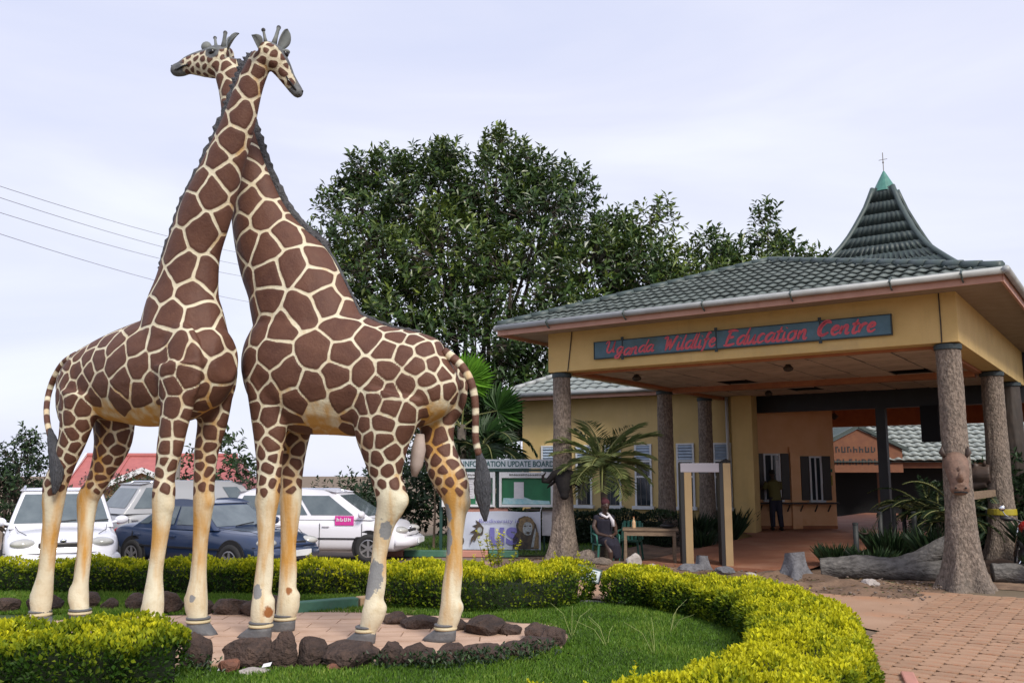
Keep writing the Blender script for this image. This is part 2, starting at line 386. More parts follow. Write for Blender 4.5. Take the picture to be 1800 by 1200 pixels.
sheet('lawn', [(-12, 15.3), (-12, 7.2), (-2, 6.0), (2.4, 5.6), (3.3, 8.4), (3.8, 9.8), (3.9, 11.2), (3.3, 12.7), (2.2, 13.5), (1.35, 13.55), (.9, 14.4), (-.6, 15.0)], .006, M['soil'])
sheet('front_bed', [(.2, 21.6), (-.6, 21.4), (-4.2, 24.5), (-2, 30), pf(-1, 11)[:2], pf(-1.2, 1)[:2]], .004, M['soil'])

# giraffe pad: paved plate of separate slabs
PC = (-2.95, 10.95); PRX, PRY = 3.62, 1.78
def in_pad(x, y, k=1.0):
    return ((x-PC[0])/(PRX*k))**2 + ((y-PC[1])/(PRY*k))**2 < 1 or (-2.75 < x < -1.3 and 11.5 < y < 13.4)
pad_edge = [(PC[0]+PRX*math.cos(t), PC[1]+PRY*math.sin(t)) for t in np.linspace(0, 2*math.pi, 49)[:-1]]
pad = sheet('pad', pad_edge, .012, M['padjoint'])
sheet('pad_path', [(-3.0, 12.4), (-1.3, 12.2), (-1.5, 13.7), (-2.3, 14.0)], .010, M['padjoint'])
mb = MB(); SW, SH = .62, .31
mb.box((0, 0, 0), (SW-.016, SH-.014, .03)); slab_me = mb.mesh('slab', M['slab'])
r_ = 0
y = PC[1]-PRY
while y < 13.5:
    x = PC[0]-PRX + (r_ % 2)*SW/2
    while x < PC[0]+PRX:
        if in_pad(x, y, .97):
            s = bpy.data.objects.new('slab', slab_me)
            place(s, pad, (x, y, .012+random.uniform(-.004, .003)), (random.uniform(-.004, .004), random.uniform(-.004, .004), random.uniform(-.008, .008)))
        x += SW
    y += SH; r_ += 1

# paved forecourt of cut-corner pavers, in line with the gate
A0 = 7.8                         # left border of the paving in gate coordinates
fore = sheet('forecourt', [pf(A0, -.9)[:2], pf(A0, -11)[:2], pf(16, -11)[:2], pf(16, -.9)[:2]], .004, M['joint'])
PV = .2; g = .002; h = PV/2-g; c = .036
mb = MB(); mb.prism([(-h+c, -h), (h-c, -h), (h, -h+c), (h, h-c), (h-c, h), (-h+c, h), (-h, h-c), (-h, -h+c)], -.03, .012)
pav_me = mb.mesh('paver', M['paver'])
cells = []
for i in range(0, 52):
    for j in range(1, 52):
        a, d = A0+PV*(i+.5), -.9-PV*(j-.5); p = pf(a, d)
        if p[1] > 5.5: cells.append((p[1] + abs(p[0]-6.5)*.12, p, a, d))
def vis(p):
    px = 900 + 1580*p[0]/(p[1]*.989-.28); py = 832 + 1580*1.9/p[1]
    return 1540 < px < 1830 and py < 1235
cells.sort(key=lambda q: (not vis(q[1]), q[0]))
rest = MB(); k = 0
for q, p, a, d in cells:
    z = .004 + random.uniform(-.004, .004)
    if k < 300 and vis(p):
        s = bpy.data.objects.new('paver', pav_me); place(s, fore, (p[0], p[1], z), (random.uniform(-.015, .015), random.uniform(-.015, .015), PHI+random.uniform(-.03, .03))); k += 1
    else:
        T = Matrix.Translation((p[0], p[1], z)) @ Matrix.Rotation(PHI+random.uniform(-.03, .03), 4, 'Z')
        rest.prism([(-h+c, -h), (h-c, -h), (h, -h+c), (h, h-c), (h-c, h), (-h+c, h), (-h, h-c), (-h, -h+c)], -.03, .012, M=T)
tag(rest.build('far_pavers', M['paver'], fore), kind='stuff')

# porch floor (gentle ramp) and the bare bed in front of it
def floor_z(d): return .03 + .21*min(max((d-.5)/8.5, 0), 1)
ds = [.35, 1, 2.5, 5, 7.5, 9, 12, 16, 20, 24]
V = []; 
for d in ds:
    for a in (1.5, 3.2, 5.0): V.append(pf(a if d < 9 else {1.5: .4, 3.2: 4, 5.0: 9.5}[a], d, floor_z(d)))
F = [(3*i+j, 3*i+j+1, 3*i+4+j, 3*i+3+j) for i in range(len(ds)-1) for j in (0, 1)]
o = bpy.data.objects.new('porch_floor', new_mesh('porch_floor', V, F)); o.data.materials.append(M['porch']); place(o); tag(o, kind='structure')
mb = MB(); mb.box((3.25, .33, .03), (3.5, .06, .10)); o = mb.build('porch_step', M['porch'], None, loc=(P0[0], P0[1], 0), rot=(0, 0, PHI)); tag(o, kind='structure')
# rough planting beds either side and along the front of the porch (earth, real relief)
def mound(name, a0, a1, d0, d1, hgt, m, seed, nx=46, ny=16):
    V = []; F = []
    for j in range(ny):
        for i in range(nx):
            u, v = i/(nx-1), j/(ny-1); e = min(u, 1-u, .14)/.14*min(min(v, 1-v), .25)/.25
            a, d = a0+(a1-a0)*u, d0+(d1-d0)*v
            z = -.015 + hgt*e*(.55 + .8*mnoise.noise(Vector((a*1.6+seed, d*1.6, 0))) + .35*mnoise.noise(Vector((a*5, d*5+seed, 2))))
            V.append(pf(a, d, max(z, -.015)+.004))
    F = [(j*nx+i, j*nx+i+1, (j+1)*nx+i+1, (j+1)*nx+i) for j in range(ny-1) for i in range(nx-1)]
    o = bpy.data.objects.new(name, new_mesh(name, V, F, True)); o.data.materials.append(m); place(o); tag(o, kind='structure')
mound('earth_bed', -1.2, 7.7, -2.1, .3, .13, M['dirt'], 1, 90, 30)
mound('planting_bed', 4.9, 9.5, .3, 9.5, .16, M['dirt'], 5)
mound('planting_bed', -.6, 1.5, .3, 9.0, .10, M['dirt'], 9)
# ------------------------------------------------------------------ roof tiles, one by one
def tile_pts(w, h, lip, amp, nw=1, n=6):
    """one pressed tile in its own plane: u across, v up the slope, w out"""
    us = [i/n for i in range(n+1)]; wave = [amp*math.sin(2*math.pi*nw*(u-.1)) for u in us]
    return us, wave
def tile_face(parent, O, U, VV, L, rise, kl, kr, tw, th, m, rng, limit=300, lip=.035, amp=.022, nw=1, n=6, name='tile'):
    """tiles on the sloping face with eave corner O, eave direction U, up-slope VV; hips cut at kl, kr per unit of v"""
    O, U, VV = Vector(O), Vector(U).normalized(), Vector(VV).normalized(); W = U.cross(VV).normalized()
    nr, nc = int(math.ceil(rise/th)), int(math.ceil(L/tw)); count = 0
    full = None; over = MB()
    for r in range(nr):
        for c in range(nc):
            u0, v0 = c*tw, r*th
            if u0+tw < v0*kl or u0 > L-v0*kr: continue
            Vx = []; cut = False
            for k, (v, w) in enumerate(((v0+lip*1.1, -.004), (v0, lip), (v0+th*1.06, .006))):
                for i in range(n+1):
                    u = u0+tw*i/n; lo, hi = v*kl, L-v*kr
                    if hi < lo: lo = hi = (lo+hi)/2
                    uu = min(max(u, lo), hi); cut |= uu != u
                    wv = amp*math.sin(2*math.pi*nw*(i/n-.1)) if k else 0
                    Vx.append((uu, v, w+wv if k else w))
            Fx = [(k*(n+1)+i, k*(n+1)+i+1, (k+1)*(n+1)+i+1, (k+1)*(n+1)+i) for k in (0, 1) for i in range(n)]
            us_ = [q[0] for q in Vx]
            if max(us_)-min(us_) < .02: continue
            P = [O+U*q[0]+VV*q[1]+W*q[2] for q in Vx]
            if count < limit:
                c0 = O+U*(u0+tw/2)+VV*v0
                me = new_mesh(name, [p-c0 for p in P], Fx, True); me.materials.append(m)
                o = bpy.data.objects.new(name, me); place(o, parent, c0+W*random.uniform(-.004, .009), (random.uniform(-.010, .010), random.uniform(-.008, .008), random.uniform(-.006, .006))); count += 1
            else: over.add(P, Fx)
    if over.v: tag(over.build('tile_field', m, parent, smooth=True), kind='stuff')
    return count
def beam_between(mb, p, q, w, h, mi=0):
    p, q = Vector(p), Vector(q); d = q-p; z = Vector((0, 0, 1)); y = z.cross(d).normalized(); x = d.normalized(); zz = x.cross(y)
    Mx = Matrix((x, y, zz)).transposed().to_4x4()
    mb.box((p+q)/2, (d.length, w, h), M=Mx, mi=mi)
def hip_caps(parent, p, q, m, r=.085, step=.38):
    p, q = Vector(p), Vector(q); n = max(1, int((q-p).length/step))
    for i in range(n):
        a, b = p.lerp(q, i/n), p.lerp(q, (i+1.06)/n); mb = MB()
        mb.tube([a-a, b-a], [r*1.12, r*.92], 8); mb.build('ridge_cap', m, parent, smooth=True, loc=a)

# ------------------------------------------------------------------ entrance gate
gate = thing('entrance_gate', 'open yellow entrance porch with green tiled hip roof on tree trunk columns', 'gate porch', (P0[0], P0[1], 0), PHI)
B0, B1 = GC, GC+.93; bw = .40
def part(name, m, fn, parent=None, **kw):
    mb = MB(); fn(mb); return mb.build(name, m, parent or gate, **kw)
part('front_beam', M['yellow'], lambda b: b.b2((-.22, -.22, B0), (GW+.22, .16, B1)), bevel=.01)
part('side_beam', M['yellow'], lambda b: b.b2((GW-.16, .163, B0), (GW+.217, 10.2, B1)), bevel=.01)
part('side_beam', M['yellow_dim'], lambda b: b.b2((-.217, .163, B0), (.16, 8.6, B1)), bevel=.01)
part('back_beam', M['dark_beam'], lambda b: b.b2((.2, 9.4, 3.72), (GW+1.2, 9.7, B1)))
part('beam_trim', M['terra'], lambda b: b.b2((.17, .17, B0-.045), (GW-.17, .27, B0+.04)))
part('beam_trim', M['terra'], lambda b: b.b2((.17, .275, B0-.05), (.31, 9.38, B0+.04)))
part('beam_trim', M['terra'], lambda b: b.b2((GW-.31, .275, B0-.05), (GW-.17, 9.38, B0+.04)))
part('cross_beam', M['terra'], lambda b: b.b2((.315, GD2-.16, B0-.10), (GW-.315, GD2+.16, B0+.04)))
# ceiling of square panels; four are missing
part('ceiling_void', M['void'], lambda b: b.b2((.17, .2, B0+.30), (GW-.17, 9.39, B0+.34)))
cw = (GW-.64)/9; cd = .95; missing = {(2, 4), (1, 6), (4, 6), (6, 6), (3, 7), (7, 4)}
part('ceiling_grid', M['dark_beam'], lambda b: ([b.b2((.32+cw*i-.012, .28, B0+.035), (.32+cw*i+.012, 9.37, B0+.05)) for i in range(1, 9)],
     [b.b2((.32, .28+cd*j-.012, B0+.0515), (GW-.32, .28+cd*j+.012, B0+.066)) for j in range(1, 10)]))
mb = MB(); mb.box((0, 0, 0), (cw-.045, cd-.045, .014)); pan_me = mb.mesh('ceiling_panel', M['panel'])
for i in range(9):
    for j in range(9):
        if (i, j) in missing: continue
        o = bpy.data.objects.new('ceiling_panel', pan_me)
        place(o, gate, (.32+cw*(i+.5), .28+cd*(j+.5), B0+.035+random.uniform(-.004, .006)), (random.uniform(-.006, .006), random.uniform(-.006, .006), 0))
for a, d in ((1.1, 1.5), (4.6, 1.6), (2.2, 7.2)):
    mb = MB(); mb.lathe([(.04, .12), (.05, .02), (.11, -.05), (.09, -.10), (.03, -.12)], 12); mb.build('downlight', M['wood_dark'], gate, loc=(a, d, B0))
# roof
EO, EZ = 1.03, GC+.97; AP = (GW/2, 2.53, 6.62); EB = 12.0
eFL, eFR = (-EO, -EO, EZ), (GW+EO, -EO, EZ); eBL, eBR = (-EO, EB, EZ), (GW+EO, EB, EZ); AB = (GW/2, EB-3.5, 6.62)
part('roof_deck', M['tile_dark'], lambda b: b.add([eFL, eFR, eBR, eBL, AP, AB], [(0, 1, 4), (1, 2, 5, 4), (2, 3, 5), (3, 0, 4, 5)]))
part('soffit', M['soffit'], lambda b: [b.b2((-EO+.05, -EO+.05, EZ-.10), (GW+EO-.05, -.225, EZ-.085)), b.b2((GW+.22, -.224, EZ-.10), (GW+EO-.05, EB, EZ-.085)), b.b2((-EO+.05, -.224, EZ-.10), (-.22, EB, EZ-.085))])
part('fascia', M['fascia'], lambda b: [b.b2((-EO, -EO-.02, EZ-.17), (GW+EO, -EO+.02, EZ+.02)), b.b2((GW+EO-.02, -EO+.023, EZ-.17), (GW+EO+.02, EB, EZ+.02)), b.b2((-EO-.02, -EO+.023, EZ-.17), (-EO+.02, EB, EZ+.02))])
def gutter_run(b, p, q):
    b.tube([p, q], .062, 10)
part('gutter', M['gutter'], lambda b: gutter_run(b, (-EO+.02, -EO-.075, EZ+.0), (GW+EO+.10, -EO-.085, EZ+.0)), smooth=True)
part('gutter', M['gutter'], lambda b: gutter_run(b, (GW+EO+.085, -EO-.16, EZ), (GW+EO+.085, EB, EZ)), smooth=True)
part('gutter', M['gutter'], lambda b: gutter_run(b, (-EO-.085, -EO-.0, EZ), (-EO-.085, EB, EZ)), smooth=True)
for a in (.35, 2.2, 3.9, 5.6, 7.3, 8.4):
    part('gutter_bracket', M['ridge'], lambda b: b.tube([(a, -EO-.0, EZ+.09), (a, -EO-.09, EZ+.085), (a, -EO-.172, EZ+.0), (a, -EO-.09, EZ-.09), (a, -EO-.01, EZ-.12)], .016, 6))
sl = math.hypot(AP[1]+EO, AP[2]-EZ); half = GW/2+EO
vd = (0, AP[1]+EO, AP[2]-EZ)
tile_face(gate, (-EO, -EO-.03, EZ+.03), (1, 0, 0), vd, 2*half, sl, half/sl, half/sl, .42, .345, M['tile'], RNG, 320, lip=.045, amp=.017, nw=2, n=12)
sl2 = math.hypot(half, AP[2]-EZ)
for side in (1, -1):             # long side faces: tiles too steeply seen to tell apart, joined
    O = (GW+EO+.03, -EO, EZ+.03) if side > 0 else (-EO-.03, EB, EZ+.03)
    tile_face(gate, O, (0, side, 0), (-side*half, 0, AP[2]-EZ), EB+EO, sl2, (AP[1]+EO)/sl2 if side > 0 else 3.5/sl2, 3.5/sl2 if side > 0 else (AP[1]+EO)/sl2, .42, .345, M['tile'], RNG, 0, lip=.055, amp=.024, nw=2, n=8)
hip_caps(gate, (eFL[0], eFL[1], EZ+.08), (AP[0], AP[1], AP[2]+.06), M['ridge'])
hip_caps(gate, (eFR[0], eFR[1], EZ+.08), (AP[0], AP[1], AP[2]+.06), M['ridge'])
hip_caps(gate, (AP[0], AP[1], AP[2]+.06), (AB[0], AB[1], AB[2]+.06), M['ridge'])
# columns cast as tree trunks
def trunk_column(a, d, r0, flare, seed, lean=(0, 0), hgt=GC, lobes=5, mname='bark'):
    nz, ns = 84, 72; V = []
    for i in range(nz):
        t = (i/(nz-1))**1.5; z = hgt*t
        for j in range(ns):
            th = 2*math.pi*j/ns
            fl = math.exp(-z/.42)
            root = .5+.5*math.cos(lobes*th+seed*2.1+.5*math.sin(2*th+seed))
            r = r0*(1.08-.12*t) + flare*fl*(.45+.85*root) + flare*.16*math.exp(-z/1.1)
            r *= 1 + .06*mnoise.noise(Vector((math.cos(th)*2+seed, math.sin(th)*2, z*1.3))) + .035*mnoise.noise(Vector((math.cos(th)*5, math.sin(th)*5+seed, z*3.2))) + .035*mnoise.noise(Vector((math.cos(th)*9, math.sin(th)*9+seed, z*22)))
            V.append((r*math.cos(th)+lean[0]*(1-t), r*math.sin(th)+lean[1]*(1-t), z))
    F = [(i*ns+j, i*ns+(j+1) % ns, (i+1)*ns+(j+1) % ns, (i+1)*ns+j) for i in range(nz-1) for j in range(ns)] + [tuple((nz-1)*ns+j for j in range(ns))]
    o = bpy.data.objects.new('column', new_mesh('column', V, F, True)); o.data.materials.append(M[mname]); place(o, gate, (a, d, -.02))
    mb = MB(); mb.lathe([(r0*1.03, 0), (r0*1.10, .01), (r0*1.10, .09), (r0*1.02, .10)], 24, c=(a, d, hgt-.115)); mb.build('column_band', M['sign_back'], gate)
    return o
trunk_column(GW, 0, .205, .22, 1.3, (.03, -.06)); trunk_column(0, 0, .20, .19, 2.2)
trunk_column(0, GD2, .205, .15, 3.1); trunk_column(0, GD3, .205, .12, 4.4)
trunk_column(GW, GD2, .225, .24, 5.2); trunk_column(GW, GD3+.2, .25, .2, 6.2, mname='wood_dark')
# drip stains / cable on the beam
part('cable', M['wood_dark'], lambda b: b.tube([(.42, -.232, B1-.05), (.36, -.232, B1-.5), (.30, -.232, B0)], .012, 5))
part('cable', M['wood_dark'], lambda b: b.tube([(GW-.05, -.232, B1-.02), (GW-.045, -.24, B0+.3), (GW-.05, -.232, B0)], .012, 5))

# ------------------------------------------------------------------ lettering: brush strokes drawn letter by letter
ST = {
 'U': [[(-.06, .80), (.04, .98), (.16, .98), (.17, .7), (.12, .25), (.24, .0), (.42, .06), (.56, .4), (.62, 1.0)], [(.62, 1.0), (.58, .35), (.62, .05), (.74, .08)]],
 'g': [[(.48, .5), (.3, .6), (.1, .4), (.12, .1), (.3, .08), (.46, .45)], [(.5, .6), (.4, 0), (.25, -.38), (.0, -.3), (.12, -.12), (.56, .08)]],
 'a': [[(.46, .5), (.3, .6), (.08, .38), (.08, .06), (.26, .06), (.46, .45)], [(.5, .6), (.42, .12), (.5, .02), (.62, .12)]],
 'n': [[(.06, .6), (.04, .0)], [(.04, .15), (.2, .55), (.34, .55), (.32, .1), (.4, .0), (.5, .1)]],
 'd': [[(.46, .5), (.3, .6), (.08, .38), (.08, .06), (.26, .06), (.46, .45)], [(.62, 1.08), (.46, .4), (.42, .1), (.5, .0), (.6, .1)]],
 'W': [[(.0, .9), (.14, 1.0), (.22, .9), (.2, .0)], [(.2, .0), (.44, .85)], [(.44, .85), (.5, .0)], [(.5, .0), (.78, .9), (.9, 1.0)]],
 'i': [[(.1, .6), (.06, .1), (.12, .0), (.24, .12)], [(.14, .82), (.16, .86)]],
 'l': [[(.2, 1.08), (.1, .5), (.06, .1), (.12, .0), (.24, .12)]],
 'f': [[(.42, 1.0), (.3, 1.06), (.2, .8), (.12, .0), (.0, -.3)], [(.02, .55), (.36, .62)]],
 'e': [[(.06, .28), (.3, .36), (.34, .55), (.2, .6), (.06, .35), (.12, .04), (.28, .02), (.42, .16)]],
 'E': [[(.7, .92), (.5, 1.0), (.16, .96), (.1, .98)], [(.3, 1.0), (.18, .5), (.12, .02)], [(.2, .52), (.52, .56)], [(.0, .02), (.3, .0), (.62, .1)]],
 'u': [[(.08, .6), (.04, .15), (.14, .02), (.3, .2), (.42, .6)], [(.42, .6), (.38, .1), (.46, .0), (.56, .12)]],
 'c': [[(.4, .5), (.28, .6), (.1, .45), (.06, .15), (.18, .0), (.4, .14)]],
 't': [[(.24, .95), (.12, .3), (.12, .05), (.22, .0), (.34, .12)], [(.0, .62), (.36, .66)]],
 'o': [[(.26, .6), (.08, .45), (.06, .12), (.22, .0), (.4, .2), (.4, .48), (.26, .6), (.34, .55), (.5, .6)]],
 'C': [[(.66, .82), (.56, 1.0), (.32, .98), (.1, .6), (.12, .15), (.34, .0), (.62, .2)], [(.6, .86), (.5, .93), (.34, .9), (.17, .58), (.19, .2), (.36, .07), (.6, .22)]],
 'r': [[(.06, .6), (.04, .0)], [(.05, .2), (.16, .52), (.3, .6), (.38, .52)]],
}
ADV = {'U': .82, 'W': .92, 'E': .72, 'C': .72, 'i': .27, 'l': .27, 'f': .38, 't': .36, 'g': .58, 'r': .4, 'e': .45, 'c': .44, ' ': .5}
def lettering(m, parent, text, x0, z0, size, width, y, thick=.075, shear=.28, lift=lambda i: 0):
    tot = sum(ADV.get(c, .56) for c in text); k = width/tot; x = x0
    for i, c in enumerate(text):
        mb = MB()
        for s in ST.get(c, []):
            pts = resample(s, max(4, 3*len(s)))
            n = len(pts)
            P = [Vector((x + p[0]*k*.98 + p[1]*size*shear, y, z0 + p[1]*size + lift(i))) for p in pts]
            w = [thick*size/.3*.3*(0.45+.75*math.sin(math.pi*min(1, (j+.6)/n))) for j in range(n)]
            V = []
            for j in range(n):
                t = (P[min(j+1, n-1)]-P[max(j-1, 0)]); t = t.normalized() if t.length > 1e-6 else Vector((1, 0, 0))
                q = Vector((-t.z, 0, t.x)); a, b = P[j]+q*w[j], P[j]-q*w[j]
                V += [a, b, a+Vector((0, -.008, 0)), b+Vector((0, -.008, 0))]
            F = []
            for j in range(n-1):
                A, B = 4*j, 4*j+4
                F += [(A+2, A+3, B+3, B+2), (A, A+2, B+2, B), (A+3, A+1, B+1, B+3)]
            mb.add(V, F)
        x += ADV.get(c, .56)*k
        if mb.v: mb.build('letter', m, parent)
sign = thing('name_sign', 'long teal name board with red script lettering fixed to the front beam', 'sign', pf(1.02, -.235, 4.36), PHI)
SL = 6.06
mb = MB(); mb.b2((0, -.05, 0), (SL, -.002, .345)); mb.build('board', M['sign_blue'], sign, bevel=.006)
mb = MB(); mb.b2((-.02, -.058, -.02), (SL+.02, -.003, -.001)); mb.b2((-.02, -.058, .346), (SL+.02, -.003, .36)); mb.b2((-.02, -.058, -.0005), (-.001, -.003, .3455)); mb.b2((SL+.001, -.058, -.0005), (SL+.02, -.003, .3455)); mb.build('frame', M['sign_back'], sign)
for x in (.68, 2.78, 4.82):
    mb = MB(); mb.b2((x-.03, -.066, -.07), (x+.03, -.0505, .005)); mb.b2((x-.03, -.066, .34), (x+.03, -.0505, .415)); mb.b2((x-.012, -.058, .005), (x+.012, -.0505, .34)); mb.build('bracket', M['sign_back'], sign)
lettering(M['sign_red'], sign, 'Uganda', .26, .075, .235, 1.14, -.052, lift=lambda i: (.03, -.01, -.05, -.04, -.02, -.02)[i])
lettering(M['sign_red'], sign, 'Wildlife', 1.60, .045, .27, 1.16, -.052)
lettering(M['sign_red'], sign, 'Education', 2.93, .04, .285, 1.66, -.052)
lettering(M['sign_red'], sign, 'Centre', 4.74, .07, .26, 1.06, -.052, thick=.088)

# ------------------------------------------------------------------ main hall behind the gate: ticket wall and bell-cast spire roof
hall = thing('ticket_hall', 'orange ticket hall behind the porch under a tall bell shaped spire roof', 'hall', (P0[0], P0[1], 0), PHI)
HD = 14.6; HA = GW/2
prof = [(0.30, 11.55), (.52, 10.85), (.80, 10.2), (1.08, 9.62), (1.42, 9.1), (1.9, 8.6), (2.5, 8.05), (3.3, 7.3), (4.2, 6.6), (5.0, 6.1)]
V = []; F = []
for r, z in prof: V += [(HA-r, HD-r, z), (HA+r, HD-r, z), (HA+r, HD+r, z), (HA-r, HD+r, z)]
for i in range(len(prof)-1):
    for j in range(4): F.append((4*i+4+j, 4*i+4+(j+1) % 4, 4*i+(j+1) % 4, 4*i+j))
F.append((0, 1, 2, 3))
part('roof_deck', M['tile_dark'], lambda b: b.add(V, F), hall)
RZ = np.array(prof)[::-1]
def rad_at(z): return float(np.interp(z, RZ[:, 1], RZ[:, 0]))
zs = [6.9, 7.22, 7.55, 7.9, 8.25, 8.6, 8.95, 9.32, 9.72, 10.12, 10.55, 11.0, 11.5]
for side in range(4):
    rz = Matrix.Translation((HA, HD, 0)) @ Matrix.Rotation(side*math.pi/2, 4, 'Z')
    join = MB()
    for zi in range(len(zs)-1):
        z0, z1 = zs[zi], zs[zi+1]; r0, r1 = rad_at(z0), rad_at(z1); n = max(2, round(2*r0/.36))
        for c in range(n):
            P = []; N6 = 10
            for k, (r, z, off) in enumerate(((r0, z0+.05, -.01), (r0, z0, .036), (r1, z1+.02, .012))):
                for i in range(N6+1):
                    u = -1 + 2*(c+i/N6)/n; wv = .007*math.sin(4*math.pi*(i/N6-.1)) if k else 0
                    P.append(rz @ Vector((u*r, -r-off-wv, z)))
            Fx = [(k*11+i, k*11+i+1, (k+1)*11+i+1, (k+1)*11+i) for k in (0, 1) for i in range(N6)]
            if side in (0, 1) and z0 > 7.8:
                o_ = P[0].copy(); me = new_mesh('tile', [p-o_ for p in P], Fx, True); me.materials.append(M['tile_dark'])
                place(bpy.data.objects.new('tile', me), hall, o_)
            else: join.add(P, Fx)
    if join.v: tag(join.build('tile_field', M['tile'], hall, smooth=True), kind='stuff')
for sx, sy in ((-1, -1), (1, -1), (1, 1), (-1, 1)):
    pts = [(HA+sx*rad_at(z), HD+sy*rad_at(z), z+.03) for z in np.linspace(6.3, 11.5, 16)]
    part('hip_cap', M['ridge'], lambda b: b.tube(pts, .09, 8), hall, smooth=True)
part('finial', M['copper'], lambda b: b.lathe([(.42, 11.42), (.39, 11.48), (.04, 12.16), (.012, 12.2)], 20, c=(HA, HD, 0)), hall, smooth=False)
part('finial_rod', M['pole'], lambda b: (b.tube([(HA, HD, 12.1), (HA, HD, 12.85)], .016, 6), b.tube([(HA-.14, HD, 12.6), (HA+.14, HD, 12.6)], .010, 5), b.ball((HA, HD, 12.5), .035, 8, 5)), hall)
TX = .42
# ticket wall: stands across the back of the porch, turned towards the forecourt
TO = (.62, 10.15); TR = -PHI+.02; TW = 2.5
def tpart(name, m, fn, parent=None, **kw):
    mb = MB(); fn(mb)
    if parent is None: return mb.build(name, m, hall, loc=(TO[0], TO[1], 0), rot=(0, 0, TR), **kw)
    return mb.build(name, m, parent, **kw)
tpart('ticket_wall', M['orange'], lambda b: b.b2((-.3, 0, 0), (TW, .28, 4.3)))
tpart('return_wall', M['orange'], lambda b: b.b2((TW-.28, .281, 0), (TW-.002, 4.5, 4.3)))
tpart('pilaster', M['orange'], lambda b: (b.b2((1.10, -.10, .2), (1.40, -.001, 2.56)), b.b2((1.07, -.13, 2.562), (1.43, -.001, 2.72))))
tpart('skirting', M['terra'], lambda b: b.b2((-.3, -.015, .2), (TW, -.0005, .33)))
def ticket_window(x0, x1, z0, z1):
    w = tpart('window', M['white'], lambda b: (b.b2((x0, -.06, z0), (x0+.05, -.002, z1)), b.b2((x1-.05, -.06, z0), (x1, -.002, z1)), b.b2((x0+.051, -.06, z1-.05), (x1-.051, -.002, z1)),
        b.b2((x0-.05, -.16, z0-.07), (x1+.05, -.002, z0-.001)), b.b2(((x0+x1)/2-.022, -.05, z0), ((x0+x1)/2+.022, -.002, z1-.051))))
    tpart('pane', M['glass'], lambda b: b.b2((x0+.052, -.03, z0+.01), (x1-.052, -.004, z1-.052)), w)
    for s in ((x0-.27, x0-.02), (x1+.02, x1+.27)): tpart('shutter', M['shutter'], lambda b: b.b2((s[0], -.07, z0), (s[1], -.01, z1)), w, bevel=.005)
    tpart('paper', M['paper'], lambda b: b.b2((x0+.38, -.036, z0+.5), (x0+.5, -.031, z1-.2)), w)
ticket_window(.28, .80, 1.12, 2.52); ticket_window(1.70, 2.08, 1.10, 2.44)
tpart('counter', M['wood_dark'], lambda b: b.b2((-.1, -.42, .99), (TW-.05, -.165, 1.04)))
for x in (.1, .5, .95, 1.35, 1.8, 2.2):
    tpart('counter_bracket', M['wood_dark'], lambda b: b.box((x, -.20, .86), (.035, .30, .035), M=Matrix.Rotation(R(-40), 4, 'X')))
tpart('notice', M['board_green'], lambda b: b.b2((2.28, -.012, 1.95), (2.42, -.002, 2.05)))
tpart('notice', M['tape'], lambda b: b.b2((2.28, -.010, 1.55), (2.41, -.002, 1.85)))
tpart('switch_box', M['black'], lambda b: b.b2((2.30, -.03, 1.20), (2.36, -.002, 1.32)))
part('ceiling', M['orange'], lambda b: b.b2((TX-3, 9.72, 4.31), (GW+1.4, 17.4, 4.40)), hall)
part('rear_beam', M['terra'], lambda b: b.b2((TX+.05, 17.2, 3.62), (GW+1.4, 17.5, 4.30)), hall)
part('hall_eave', M['fascia'], lambda b: [b.b2((HA-5.05, HD-5.05, 5.95), (HA+5.05, HD+5.05, 6.08))], hall)
part('upper_wall', M['yellow_dim'], lambda b: b.b2((TX-.3, 9.76, 4.41), (GW+.2, 17.6, 5.94)), hall)
part('post', M['dark_beam'], lambda b: b.b2((4.45, 9.4, .2), (4.70, 9.66, 3.72)), hall)
part('side_wall', M['wood_dark'], lambda b: b.b2((GW+.95, 9.75, 0), (GW+1.2, 17.1, 4.3)), hall)  # right hall wall, put in dark to close off light from that side
part('door_post', M['dark_beam'], lambda b: b.b2((.2, 9.41, 0), (.42, 9.69, 3.72)), hall)
part('hanging_box', M['void'], lambda b: b.b2((5.65, 9.2, 2.75), (6.1, 9.39, 3.72)), hall)
part('hanging_lamp', M['wood_dark'], lambda b: (b.tube([(2.6, 12, 4.3), (2.6, 12, 3.75)], .015, 5), b.lathe([(.03, .1), (.14, -.02), (.02, -.12)], 10, c=(2.6, 12, 3.7))), hall)

# ------------------------------------------------------------------ annexe with louvred windows
ANX = -0.50
annex = thing('annexe_building', 'yellow annexe with grey tiled roof and narrow white louvred windows', 'building', (6.1, 27.2, 0), ANX)
